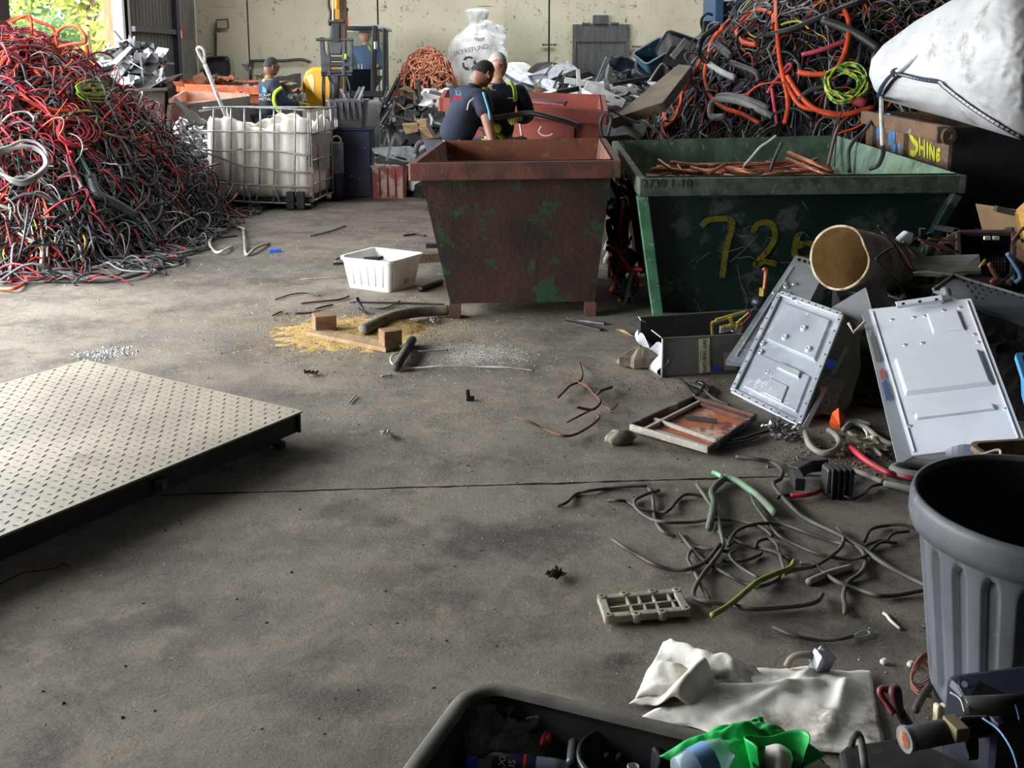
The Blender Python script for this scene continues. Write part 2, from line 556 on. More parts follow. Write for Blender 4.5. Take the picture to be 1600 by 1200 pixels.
# grey steel door on the back wall
dy = BACK_Y - 0.04
M_DOOR = M('grey_worn_door', (88, 88, 88), (70, 71, 73), (112, 112, 110), scale=4, stretch=(5, 1, 0.6), rough=0.6, bump=0.1)
dq = [P(895, 132, dy), P(895, 38, dy), P(983, 38, dy), P(983, 132, dy)]
dz0 = 0.0
a, c = dq[1], dq[2]
door2 = struct('door_2', MB().box(((a.x + c.x) / 2, dy, (a.z + dz0) / 2), (c.x - a.x, 0.06, a.z - dz0)), M_DOOR, bevel=0.006)
part('head_panel', MB().box(((a.x + c.x) / 2, dy - 0.04, a.z - 0.15), (c.x - a.x - 0.02, 0.03, 0.28)), M_DOOR, door2, bevel=0.005)
for sx in (a.x + 0.03, c.x - 0.03):
    part('stile', MB().box((sx, dy - 0.045, a.z / 2 - 0.1), (0.05, 0.03, a.z - 0.3)), M_DOOR, door2, bevel=0.004)
for sx in (a.x + 0.22, c.x - 0.24):
    part('hinge', MB().box((sx, dy - 0.05, a.z + 0.012), (0.13, 0.05, 0.03)), M_DOOR, door2)
solo('door_closer_box', MB().box(((P(927, 30, dy).x + P(950, 30, dy).x) / 2, dy - 0.02, P(938, 31, dy).z), (0.25, 0.14, 0.15)), M_DOOR,
     'small square grey box above the grey steel door', 'box', bevel=0.01)
for x, y in ((858, 70), (998, 73)):
    br = thing('lifting_bracket', 'small rusty wall bracket ' + ('across the panel joint left of grey door' if x < 900 else 'right of the grey steel door'), 'bracket', P(x, y, wy))
    part('bar', MB().box(P(x, y, wy), (0.22, 0.03, 0.02)), M('rusty_bar', (96, 78, 60), (60, 52, 46), rough=0.8), br)
    for s in (-1, 1):
        part('bolt', MB().cyl(P(x + 9 * s, y, wy - 0.05), P(x + 9 * s, y, wy), 0.02, n=8), M_PIPE, br)

# ---- outside: ground, trees seen through the far doorway
struct('ground_outside', MB().box((WALL_X - 30, 15, -0.12), (60, 90, 0.2)), M('gravel_yard', (150, 142, 126), (120, 112, 98), rough=0.95))
def leaf_mat(name, c1, c2):
    m = M(name, c1, c2, scale=2.0, rough=0.6)
    b = m.node_tree.nodes['Principled BSDF']
    b.inputs['Transmission Weight'].default_value = 0.0
    b.inputs['Subsurface Weight'].default_value = 0.0
    return m
M_BARK = M('bark', (92, 78, 62), (64, 54, 44), scale=12, rough=0.9, bump=0.4)
def tree(loc, h, r, nleaf, mat, label, seed, crown0=0.15):
    rr = random.Random(seed)
    t = thing('tree', label, 'tree', loc, 'trees beyond the doorway')
    x, y = loc[0], loc[1]
    tr = [(x, y, 0), (x + .1, y, h * .3), (x - .05, y + .1, h * .6), (x + .1, y, h * .85)]
    part('trunk', MB().tube(cr(tr, 5), np.linspace(0.14, 0.04, 16), 8), M_BARK, t, smooth=True)
    for k in range(7):
        a = rr.uniform(0, 2 * PI); z = h * rr.uniform(.25, .7); ln = r * rr.uniform(.5, .95)
        part('branch', MB().tube(cr([(x, y, z), (x + math.cos(a) * ln * .5, y + math.sin(a) * ln * .5, z + h * .08), (x + math.cos(a) * ln, y + math.sin(a) * ln, z + h * .2)], 4), np.linspace(.05, .015, 9), 6), M_BARK, t, smooth=True)
    cl = [(rr.gauss(0, .5) * r, rr.gauss(0, .5) * r, h * rr.uniform(crown0, 1.0), rr.uniform(.25, .5) * r) for _ in range(34)]
    v = np.empty((nleaf * 4, 3)); f = []
    for i in range(nleaf):
        q = rr.choice(cl)
        d = Vector((rr.gauss(0, 1), rr.gauss(0, 1), rr.gauss(0, .8))).normalized() * q[3] * rr.uniform(.4, 1.0)
        p = Vector((x + q[0], y + q[1], q[2])) + d
        s = rr.uniform(.05, .11)
        u = Vector((rr.gauss(0, 1), rr.gauss(0, 1), rr.gauss(0, 1))).normalized() * s
        w = u.orthogonal().normalized() * s * .55
        v[i * 4:i * 4 + 4] = [p - u, p + w, p + u, p - w]
        f.append((i * 4, i * 4 + 1, i * 4 + 2, i * 4 + 3))
    part('foliage', MB().add(v, f), mat, t, kind='stuff')
LG = leaf_mat('leaf_spring_green', (112, 134, 48), (80, 112, 40))
LD = leaf_mat('leaf_mid_green', (72, 106, 52), (50, 84, 44))
LY = leaf_mat('leaf_yellow_green', (146, 150, 66), (120, 128, 56))
tree((-9.9, 20.0, -.02), 6.0, 1.9, 7000, LD, 'mid green leafy tree outside doorway above the orange cables', 1)
tree((-8.6, 21.2, -.02), 6.5, 1.4, 4500, LG, 'bright spring green tree outside doorway, in the middle', 2, .3)
tree((-13.5, 29.0, -.02), 8.0, 3.0, 7000, LG, 'far spring green tree outside behind the other trees', 3, .05)
tree((-7.75, 19.2, -.02), 4.2, .7, 1600, LY, 'thin yellow green sapling outside nearest to the white door jamb', 4, .35)
solo('timber_post', MB().box((-6.47, 16.9, 2.2), (0.16, 0.16, 4.4)), M('tan_timber', (116, 96, 66), (96, 78, 52), scale=6, stretch=(4, 4, .5), rough=0.8),
     'tan timber post standing outside beside the white jamb', 'post', bevel=0.01)
# ================================================================ SKIPS, TOTE, SCALE
def beam(mb, a, b, w, h, up=(0, 0, 1)):
    """rectangular bar from a to b, w across, h along up"""
    a, b = Vector(a), Vector(b)
    d = (b - a)
    z = Vector(up)
    x = d.normalized()
    y = z.cross(x).normalized()
    z = x.cross(y)
    m = Matrix((x, y, z)).transposed()
    return mb.box((a + b) / 2, (d.length, w, h), m)
def on_plane(px, py, p0, n):
    d = ray(px, py)
    o = Vector((0, 0, CAM_H))
    return o + d * ((Vector(p0) - o).dot(n) / d.dot(n))
def ribbon(mb, pts, w, n, lift=0.002):
    """flat painted stroke along pts on a surface of normal n"""
    p = [Vector(q) for q in cr(pts, 6)]
    n = Vector(n).normalized()
    v, f = [], []
    for i, q in enumerate(p):
        t = (p[min(i + 1, len(p) - 1)] - p[max(i - 1, 0)])
        s = t.cross(n).normalized() * w * 0.5
        v += [q + s + n * lift, q - s + n * lift]
    f = [(2 * i, 2 * i + 1, 2 * i + 3, 2 * i + 2) for i in range(len(p) - 1)]
    return mb.add([tuple(q) for q in v], f)
def facing(c):
    n = (c[1] - c[0]).cross(c[3] - c[0]).normalized()
    return -n if n.dot(c[0] - Vector((0, 0, CAM_H))) > 0 else n

def make_skip(name, label, top, bot, mo, mi, mr, lip=0.11, lipw=0.05, th=0.012, legs=True, ribs=(), zleg=0.0):
    """top / bot: corners front-left, front-right, back-right, back-left"""
    top, bot = [Vector(t) for t in top], [Vector(b) for b in bot]
    cen = sum(bot, Vector()) / 4
    t = thing(name, label, 'skip bin', (cen.x, cen.y, zleg))
    ctop = sum(top, Vector()) / 4
    for nm, i, j in (('front_wall', 0, 1), ('side_wall', 1, 2), ('back_wall', 2, 3), ('side_wall', 3, 0)):
        q = [bot[i], bot[j], top[j], top[i]]
        n = (q[1] - q[0]).cross(q[3] - q[0]).normalized()
        if n.dot(sum(q, Vector()) / 4 - (cen + ctop) / 2) < 0:
            n = -n
        nu, nv = 14, 9
        def outer(u, v, q=q, n=n, k=i):
            return bil(q, u, v) + n * (0.012 * fbm(u * 4 + k, v * 4, k) * math.sin(PI * u) * math.sin(PI * v))
        mb = MB()
        mb.grid(outer, nu, nv)
        o = part(nm, mb, mo, t, smooth=True)
        mb = MB()
        mb.grid(lambda u, v: outer(u, v) - n * th, nu, nv)
        part('lining', mb, mi, o, smooth=True)
        a, b = top[i] + n * lipw * 0.5, top[j] + n * lipw * 0.5
        e = (b - a).normalized() * lipw
        mb = MB()
        beam(mb, a - e - Vector((0, 0, lip / 2)), b + e - Vector((0, 0, lip / 2)), lipw, lip, Vector((0, 0, 1)))
        rim = part('rim', mb, mr, t, bevel=0.008)
        for s in ribs:
            if nm == 'front_wall':
                mb = MB()
                beam(mb, bil(q, s, 0.02) + n * 0.02, bil(q, s, 0.93) + n * 0.02, 0.06, 0.05, n)
                part('stiffener', mb, mo, t, bevel=0.006)
    part('floor_plate', MB().slab([b + Vector((0, 0, 0.015)) for b in bot], 0.012), mi, t)
    if legs:
        for i in (0, 1, 2, 3):
            b = bot[i] + (cen - bot[i]) * 0.06
            part('foot', MB().box((b.x, b.y, (bot[i].z + zleg) / 2), (0.07, 0.1, bot[i].z - zleg)), mr, t)
    return t, top, bot

M_RUST_SKIP = M('rusted_brown_green_paint', (72, 44, 35), (46, 36, 30), (44, 76, 48), scale=3.0, lo=0.4, hi=0.62, scale3=4.5, lo3=0.555, hi3=0.60, rough=0.75, bump=0.35, bscale=25)
M_RUST_IN = M('rusted_lining', (134, 84, 62), (96, 66, 54), (170, 118, 70), scale=3.5, scale3=14, rough=0.85, bump=0.25)
M_RUST_RIM = M('rusted_rim', (122, 74, 62), (84, 58, 50), (64, 92, 66), scale=5, scale3=7, lo3=.62, hi3=.66, rough=0.75, bump=0.3)
red, rt, rb = make_skip('skip_bin', 'rusty brown steel skip with worn green paint, right of white tub',
    [P(652, 253, 6.30), P(958, 249, 6.42), P(938, 216, 8.30), P(694, 221, 8.05)],
    [(-0.40, 6.47, 0.1), (0.54, 6.53, 0.1), (0.56, 7.75, 0.1), (-0.36, 7.6, 0.1)], M_RUST_SKIP, M_RUST_IN, M_RUST_RIM)

M_GREEN_OUT = M('scratched_dark_green_paint', (13, 46, 40), (11, 36, 33), (78, 82, 78), scale=2.2, scale3=3.0, lo3=0.53, hi3=0.60, rough=0.5, bump=0.15)
M_GREEN_IN = M('faded_green_lining', (112, 138, 116), (82, 104, 90), (150, 172, 148), scale=5, scale3=16, stretch=(1, 1, .5), rough=0.8, bump=0.2)
M_GREEN_RIM = M('chipped_green_rim', (96, 108, 92), (64, 72, 62), (132, 138, 120), scale=8, scale3=22, rough=0.7, bump=0.3)
M_GREEN_LIT = M('lit_green_post', (86, 142, 108), (66, 112, 84), (150, 178, 150), scale=7, scale3=20, rough=0.65, bump=0.2)  # paler green carries the light from the left in its colour
green, gt, gb = make_skip('skip_bin', 'large dark green steel skip with yellow spray painted digits',
    [(0.82, 6.25, 0.95), (2.80, 6.42, 0.95), (3.08, 9.75, 0.95), (0.95, 9.12, 0.95)],
    [(0.98, 6.5, 0.03), (2.48, 6.66, 0.03), (2.7, 9.3, 0.03), (1.1, 8.85, 0.03)], M_GREEN_OUT, M_GREEN_IN, M_GREEN_RIM, legs=False)
mb = MB()
beam(mb, Vector((0.95, 6.46, 0.0)), Vector((0.80, 6.24, 0.83)), 0.07, 0.07, (0, 1, 0.2))
part('corner_post', mb, M_GREEN_LIT, green, bevel=0.006)
mb = MB()
beam(mb, Vector((2.50, 6.62, 0.0)), Vector((2.80, 6.40, 0.83)), 0.06, 0.06, (0, 1, 0.2))
part('corner_post', mb, M_GREEN_OUT, green, bevel=0.006)
for s in (0.12, 0.5, 0.85):
    q = [gb[3], gb[0], gt[0], gt[3]]
    n = Vector((-1, 0, -0.1)).normalized()
    mb = MB()
    beam(mb, bil(q, 1 - s, 0.03) + n * 0.03, bil(q, 1 - s, 0.9) + n * 0.03, 0.07, 0.06, n)
    part('stiffener', mb, M('brown_stiffener', (86, 66, 56), (62, 52, 46), rough=0.8), green, bevel=0.006)
# spray painted digits and rim numbers
fq = [gb[0], gb[1], gt[1], gt[0]]
fn = facing(fq)
M_YPAINT = M('faded_yellow_spray', (126, 120, 30), (92, 94, 32), (40, 58, 38), scale=14, scale3=20, lo3=.55, hi3=.62, rough=0.6)
def stroke(pts, w, p0, n, lift=0.016):
    return ribbon(MB(), [on_plane(x, y, p0, n) for x, y in pts], w, n, lift)
for pts in ([(1094, 352), (1108, 342), (1142, 344), (1134, 385), (1127, 432)],
            [(1174, 362), (1184, 348), (1203, 348), (1210, 366), (1200, 388), (1178, 412), (1194, 407), (1212, 411)],
            [(1272, 338), (1250, 358), (1240, 385), (1243, 400), (1262, 402), (1274, 390), (1262, 378), (1244, 384)]):
    part('painted_digit', stroke(pts, 0.04, fq[0], fn), M_YPAINT, green)
M_SCR = M('scratch_grey', (128, 132, 126), rough=0.7)
sr = random.Random(3)
for k in range(34):
    x, y = sr.uniform(1035, 1420), sr.uniform(300, 470)
    a = sr.choice((0.0, 0.1, -0.4, 0.9, 1.4, -0.8)) + sr.gauss(0, .15)
    l = sr.uniform(8, 60)
    c = sr.gauss(0, 8)
    part('scratch', stroke([(x, y), (x + math.cos(a) * l / 2 + c, y + math.sin(a) * l / 2 - c * .6), (x + math.cos(a) * l, y + math.sin(a) * l)], sr.uniform(.002, .006), fq[0], fn), M_SCR, green)
rim0 = gt[0] + fn * 0.05
fr = frame_from(on_plane(1042, 287, rim0 + Vector((0, -0.003, 0)), Vector((0.08, -1, 0)).normalized()), gt[1] - gt[0], (0, 0, 1))
part('rim_numbers', text_mb('2730 1-10', 0.075, fr), M('rim_print', (52, 60, 54), rough=0.8), green)

M_REDBIN = M('chipped_red_paint', (156, 76, 64), (132, 62, 54), (172, 140, 124), scale=3, scale3=10, lo3=.66, hi3=.7, rough=0.65, bump=0.2)
rear, qt, qb = make_skip('skip_bin', 'faded red steel skip behind the two men, chalk marked',
    [P(694, 152, 9.9), P(942, 172, 9.55), P(938, 148, 10.9), P(700, 140, 11.2)],
    [P(712, 300, 10.05), P(926, 300, 9.75), P(920, 270, 10.7), P(716, 270, 10.9)], M_REDBIN, M_REDBIN, M_REDBIN, legs=False, ribs=(0.28, 0.82), lip=0.13)
M_CHALK = M('white_chalk', (222, 216, 208), rough=0.9)
bq = [qb[0], qb[1], qt[1], qt[0]]
for pts in ([(836, 168), (830, 170), (831, 175), (838, 177), (836, 183), (829, 184)], [(846, 168), (847, 183)],
            [(846, 196), (842, 205), (850, 211), (862, 209), (866, 197), (857, 194)], [(812, 190), (815, 212)]):
    part('chalk_mark', stroke(pts, 0.012, bq[0], facing(bq), 0.02), M_CHALK, rear)

# bins by the left corner
M_ORUST = M('orange_rust', (196, 104, 66), (150, 82, 56), (226, 160, 124), scale=5, scale3=12, rough=0.85, bump=0.3)
make_skip('skip_bin', 'orange rusted scrap bin standing behind the pale pink one',
    [P(283, 131, 14.6), P(432, 136, 14.2), P(432, 126, 15.6), P(286, 124, 15.8)],
    [P(292, 215, 14.7), P(424, 215, 14.3), P(424, 205, 15.3), P(294, 205, 15.5)], M_ORUST, M_ORUST, M_ORUST, legs=False)
M_PINK = M('bleached_pink_rust', (222, 172, 150), (188, 132, 110), (132, 170, 176), scale=4, scale3=4.5, lo3=.57, hi3=.63, rough=0.8, bump=0.2)
M_DKPLATE = M('dark_grey_plate', (70, 66, 62), (56, 53, 50), rough=0.7)
pink, pt_, pb_ = make_skip('skip_bin', 'pale pink weathered scrap bin with sloping lip plate darkened as shade',
    [P(257, 161, 12.9), P(386, 153, 12.9), P(383, 146, 14.0), P(290, 142, 14.1)],
    [P(262, 225, 13.0), P(372, 225, 13.0), P(372, 212, 13.9), P(292, 212, 13.9)], M_PINK, M_PINK, M_PINK, legs=False, lip=0.05)
part('shaded_lip', MB().slab([P(292, 163, 12.75), P(392, 150, 12.75), P(380, 196, 12.85), P(330, 200, 12.85)], 0.02), M_DKPLATE, pink, bevel=0.004)  # dark grey puts the shade on the front lip into its colour
M_DRUST = M('dark_rust_box', (62, 46, 38), (40, 34, 32), (128, 112, 96), scale=4, scale3=9, lo3=.6, hi3=.68, rough=0.85, bump=0.3)
make_skip('scrap_bin', 'dark rusty steel box holding crumpled silver scrap behind the left cable pile',
    [P(190, 139, 12.6), P(258, 137, 12.6), P(262, 131, 13.6), P(200, 132, 13.6)],
    [P(196, 235, 12.6), P(256, 235, 12.6), P(258, 225, 13.5), P(204, 225, 13.5)], M_DRUST, M_DRUST, M_DRUST, legs=False, lip=0.04)

# ---------------------------------------------------------------- caged plastic tote with its top cut away
M_TANK = M('milky_plastic', (240, 236, 227), (224, 217, 202), (160, 148, 128), scale=2.5, scale3=9, lo3=.66, hi3=.78, rough=0.45)
M_GALV = M('galvanised_tube', (176, 176, 174), (150, 150, 150), scale=20, rough=0.4, metal=0.6)
M_BLACKPL = M('black_plastic', (34, 34, 36), (48, 48, 50), scale=8, rough=0.5)
T = [Vector((-3.44, 11.50, 0)), Vector((-2.26, 11.40, 0)), Vector((-2.13, 12.38, 0)), Vector((-3.46, 12.5, 0))]
tote = thing('tote_tank', 'white plastic tote tank in bent galvanised cage with top cut off', 'tank', (-2.82, 11.95, 0))
per = []
for k in range(4):
    a, b = T[k], T[(k + 1) % 4]
    n = Vector(((b - a).y, -(b - a).x, 0)).normalized()
    ncol = 7 if k in (0, 2) else 4
    for i in range(ncol * 6):
        u = (i + .5) / (ncol * 6)
        g = abs(math.sin(PI * u * ncol)) ** 0.45
        edge = min(u, 1 - u) * (b - a).length
        rnd = 0.06 * max(0, 1 - edge / 0.07) ** 2
        per.append((a + (b - a) * u, n, g, rnd, k, u))
rows = 26
v, fcs = [], []
for j in range(rows):
    w = j / (rows - 1)
    for i, (p, n, g, rnd, k, u) in enumerate(per):
        topz = 0.97 + (0.06 * math.sin(u * 9 + k * 2) + 0.05 * (abs(math.sin(PI * u * (7 if k in (0, 2) else 4))) ** .5) - 0.04)
        z = 0.13 + (topz - 0.13) * w
        bul = -0.095 + 0.075 * g + 0.02 * math.sin(PI * w) - rnd + 0.006 * fbm(p.x * 5, p.y * 5, z * 5)
        if w > .93: bul -= (w - .93) * 0.35
        if w < .06: bul -= (0.06 - w) * 0.6
        q = p + n * bul
        v.append((q.x, q.y, z))
k = len(per)
fcs = [(j * k + i, j * k + (i + 1) % k, (j + 1) * k + (i + 1) % k, (j + 1) * k + i) for j in range(rows - 1) for i in range(k)]
fcs.append(tuple(range(k)))
part('tank_shell', MB().add(v, fcs), M_TANK, tote, smooth=True, solid=0.008)
def cage(pts, r=0.011):
    part('cage_bar', MB().tube(cr(pts, 3), r, 7), M_GALV, tote, smooth=True)
fy_ = 11.38
fp = lambda x, y: P(x, y, 11.45 - (x - 318) / 180 * .1)
sp = lambda u, z: T[1] + (T[2] - T[1]) * u + Vector((0.03, 0, z))
for pts in ([(317, 169), (350, 167), (400, 168), (450, 170), (485, 173)], [(317, 205), (400, 206), (485, 208)], [(317, 233), (345, 236), (378, 233)], [(380, 235), (430, 236), (460, 240), (484, 243)],
            [(317, 237), (345, 247), (378, 259), (405, 261), (440, 267), (485, 270)], [(317, 283), (360, 287), (420, 290), (485, 293)], [(320, 311), (400, 316), (460, 318), (485, 320)]):
    cage([fp(x, y) for x, y in pts])
for x0, y0_, x1, y1_ in ((334, 169, 331, 283), (361, 168, 359, 290), (382, 168, 381, 318), (407, 168, 405, 290), (428, 169, 427, 318), (461, 171, 459, 320), (482, 172, 480, 250)):
    cage([fp(x0, y0_), fp((x0 + x1) / 2 + 1, (y0_ + y1_) / 2), fp(x1, y1_)])
for x0, x1 in ((359, 352), (385, 392), (405, 400), (427, 437)):
    cage([fp(x0, 290), fp(x1, 316)])
cage([fp(318, 281), fp(330, 296), fp(345, 312)])
for z in (1.10, 0.85, 0.55, 0.28, 0.1):
    cage([sp(0, z), sp(.5, z + .01), sp(1, z)])
    cage([T[3] + Vector((-0.03, 0, z)), T[0] + Vector((-0.03, -0.04, z))])
cage([T[3] + Vector((0, 0.03, 1.1)), T[2] + Vector((0, 0.03, 1.1))])
for u in (0.0, 0.25, 0.5, 0.75, 1.0):
    cage([sp(u, 1.1), sp(u, 0.1)])
for s in (0, 0.5, 1):
    a = T[3] + (T[2] - T[3]) * s + Vector((0, 0.03, 0)); cage([a + Vector((0, 0, 1.1)), a + Vector((0, 0, .1))])
part('label_plate', MB().slab([P(485, 207, 11.40), P(516, 208, 12.0), P(515, 262, 12.0), P(484, 261, 11.40)], 0.006), M('grey_plate', (150, 146, 139), (132, 128, 122), rough=0.6), tote)
for x in (454, 470):
    part('corner_guard', MB().box(P(x, 313, 11.36), (0.09, 0.06, 0.2)), M_BLACKPL, tote, bevel=0.01)
part('pallet_deck', MB().box((-2.82, 11.95, 0.10), (1.22, 0.98, 0.04), (0, 0, -.06)), M_BLACKPL, tote)
for sx in (-.5, 0, .5):
    for sy in (-.42, .42):
        part('pallet_block', MB().box((-2.85 + sx, 11.95 + sy, 0.04), (0.17, 0.14, 0.08)), M_DKPLATE, tote, bevel=0.008)
# D-handled shovel standing in the tote
sh = thing('shovel', 'white handled shovel with D grip standing in the cut tote', 'shovel', P(352, 190, 11.95))
M_SHAFT = M('white_fibre_shaft', (214, 210, 202), (184, 178, 168), scale=14, rough=0.5)
a, b = P(349, 172, 11.85), P(320, 100, 11.7)
part('shaft', MB().tube([a + (a - b) * 0.9, a, b], [0.02, 0.02, 0.022], 10), M_SHAFT, sh, smooth=True)
part('grip', MB().tube(cr([b, P(312, 86, 11.7), P(308, 76, 11.7), P(313, 74, 11.7), P(318, 78, 11.7), P(320, 86, 11.7), P(320, 92, 11.7), b], 4), 0.017, 8), M_SHAFT, sh, smooth=True)
e = a + (a - b) * 0.85
part('blade', MB().box((e.x, e.y, max(e.z, .34)), (0.22, 0.03, 0.3), (0.1, 0.35, 0)), M('steel_blade', (120, 120, 122), rough=0.4, metal=.8), sh)

# ---------------------------------------------------------------- checker plate platform scale
M_PLATE = M('dusty_checker_plate', (166, 156, 139), (144, 135, 121), (108, 101, 92), scale=1.6, scale3=3.5, lo3=.6, hi3=.78, rough=0.55, metal=0.0, bump=0.15, bscale=90)
M_SCALESIDE = M('dark_scale_frame', (52, 50, 46), (38, 37, 35), rough=0.7)
zt = 0.145
A = G(473, 642, zt); far_ = G(134, 562, zt)
ux = (far_ - A).normalized()                      # along the far right edge
uy = Vector((-ux.y, ux.x, 0))
if uy.y > 0: uy = -uy                             # along the near right edge, toward the camera
L1, L2 = (far_ - A).length, 2.35
scale_t = thing('platform_scale', 'low checker plate platform scale on the floor at left', 'scale', A + ux * L1 / 2 + uy * L2 / 2 - Vector((0, 0, zt)))
q = [A, A + ux * L1, A + ux * L1 + uy * L2, A + uy * L2]
part('top_plate', MB().box((q[0] + q[2]) / 2 - Vector((0, 0, 0.004)), (L1, L2, 0.008), Matrix((ux, uy, Vector((0, 0, -1)))).transposed() if ux.cross(uy).z < 0 else Matrix((ux, uy, Vector((0, 0, 1)))).transposed()), M_PLATE, scale_t)
mb = MB()
i = 0
sp_ = 0.042
for a in np.arange(0.03, L1 - 0.02, sp_):
    i += 1
    j = 0
    for b in np.arange(0.03, L2 - 0.02, sp_):
        j += 1
        c_ = A + ux * a + uy * b
        d = (ux * .9 + uy * .35 if (i + j) % 2 else uy * .9 + ux * -.35).normalized()
        s = Vector((-d.y, d.x, 0))
        l, w = 0.0155, 0.0048
        pts = [c_ - d * l, c_ + s * w, c_ + d * l, c_ - s * w]
        up = Vector((0, 0, 0.0028))
        mb.add([tuple(x) for x in pts] + [tuple(c_ - d * l * .55 + up), tuple(c_ + d * l * .55 + up)],
               [(0, 1, 5, 4), (1, 2, 5), (2, 3, 4, 5), (3, 0, 4)])
part('tread_lugs', mb, M_PLATE, scale_t, kind='stuff')
for a, b in ((q[0], q[3]), (q[0], q[1]), (q[1], q[2]), (q[3], q[2])):
    inn = ((q[0] + q[2]) / 2 - (a + b) / 2).normalized() * 0.02
    mb = MB()
    beam(mb, a + inn - Vector((0, 0, 0.05)), b + inn - Vector((0, 0, 0.05)), 0.012, 0.084)
    part('side_channel', mb, M_SCALESIDE, scale_t)
for a, b in ((.06, .1), (L1 - .1, .1), (.06, L2 - .15), (L1 - .1, L2 - .15)):
    c_ = A + ux * a + uy * b
    ft = part('foot', MB().cyl((c_.x, c_.y, 0.0), (c_.x, c_.y, 0.02), 0.035, n=14).cyl((c_.x, c_.y, 0.02), (c_.x, c_.y, 0.07), 0.014, n=10), M_SCALESIDE, scale_t)
part('junction_clip', MB().box(A + uy * .78 + Vector((0.01, 0, -0.055)), (0.03, 0.05, 0.04)), M_DKPLATE, scale_t)
# ================================================================ CABLE PILES AND LOOSE CABLES
def cable_mat(name, c, c2=None, rough=0.5):
    return M('cable_' + name, c, c2 or tuple(int(x * 0.62) for x in c), scale=5, lo=.45, hi=.7, rough=rough)
CB = {k: cable_mat(k, v) for k, v in dict(orange=(222, 84, 42), red=(184, 42, 56), crimson=(132, 34, 46), pink=(204, 78, 96), black=(36, 36, 38), charcoal=(62, 62, 64),
      grey=(120, 120, 120), silver=(164, 164, 162), white=(206, 202, 194), green=(50, 96, 68), lime=(168, 214, 60), yellow=(206, 190, 70), blue=(52, 80, 124), brown=(110, 76, 58),
      copper=(190, 112, 76), darkred=(92, 32, 32), sky=(110, 150, 190)).items()}

def hL(x, y):
    dx, dy = abs((x + 4.95) / 2.0), abs((y - 10.0) / 2.5)
    r = (dx ** 2.5 + dy ** 2.5) ** 0.4
    if r >= 1: return 0.0
    return 1.86 * (1 - r ** 1.75) + 0.10 * fbm(x * 1.7, y * 1.7, 3.0) * (1 - r)
def hR(x, y):
    dx, dy = abs((x - 4.5) / 3.3), abs((y - 12.1) / 2.35)
    r = (dx ** 2.3 + dy ** 2.3) ** (1 / 2.3)
    if r >= 1: return 0.0
    return 2.62 * (1 - r ** 3) + 0.12 * fbm(x * 1.5, y * 1.5, 8.0) * (1 - r)
def on_pile(px, py, h, lift=0.03, y0=6.5, y1=14.0, floor_ok=True):
    d = ray(px, py)
    o = Vector((0, 0, CAM_H))
    y = y0
    while y < y1:
        p = o + d * (y / d.y)
        g = h(p.x, p.y)
        if p.z <= g + 0.001 and (g > 0 or floor_ok):
            return Vector((p.x, p.y, max(p.z, g))) + Vector((0, -lift * .7, lift))
        y += 0.03
    p = o + d * (min(y1 - 2.0, 10.5) / d.y)
    return p
def surf_walk(h, rr, x, y, th, n, step, curl, lift, xmin, xmax, ymin, ymax, jit=0.03):
    pts = []
    c = rr.gauss(0, curl)
    ph = rr.uniform(0, 50)
    lz = lift
    for i in range(n):
        z = h(x, y)
        pts.append((x, y, z + lz + jit * math.sin(i * .55 + ph) * (1 + math.sin(i * .17 + ph))))
        c += rr.gauss(0, curl * .45)
        c *= 0.93
        th += c * step
        # shorten the step on steep ground
        nx, ny = x + math.cos(th) * step, y + math.sin(th) * step
        dz = h(nx, ny) - z
        k = 1 / math.sqrt(1 + (dz / step) ** 2)
        x, y = x + math.cos(th) * step * k, y + math.sin(th) * step * k
        if x < xmin or x > xmax or y < ymin or y > ymax:
            th += PI * .6
            x, y = min(max(x, xmin), xmax), min(max(y, ymin), ymax)
    return pts

def mound(name, h, x0, x1, y0, y1, n, mat, label):
    mb = MB()
    mb.grid(lambda u, v: (x0 + (x1 - x0) * u, y0 + (y1 - y0) * v, h(x0 + (x1 - x0) * u, y0 + (y1 - y0) * v) - 0.10 - 0.02), n, n)
    solo(name, mb, mat, label, 'cable', kind='stuff', smooth=True)

M_CORE = M('dark_tangle', (30, 28, 30), (20, 19, 21), (74, 52, 54), scale=9, scale3=30, rough=0.8, bump=1.0, bscale=40)

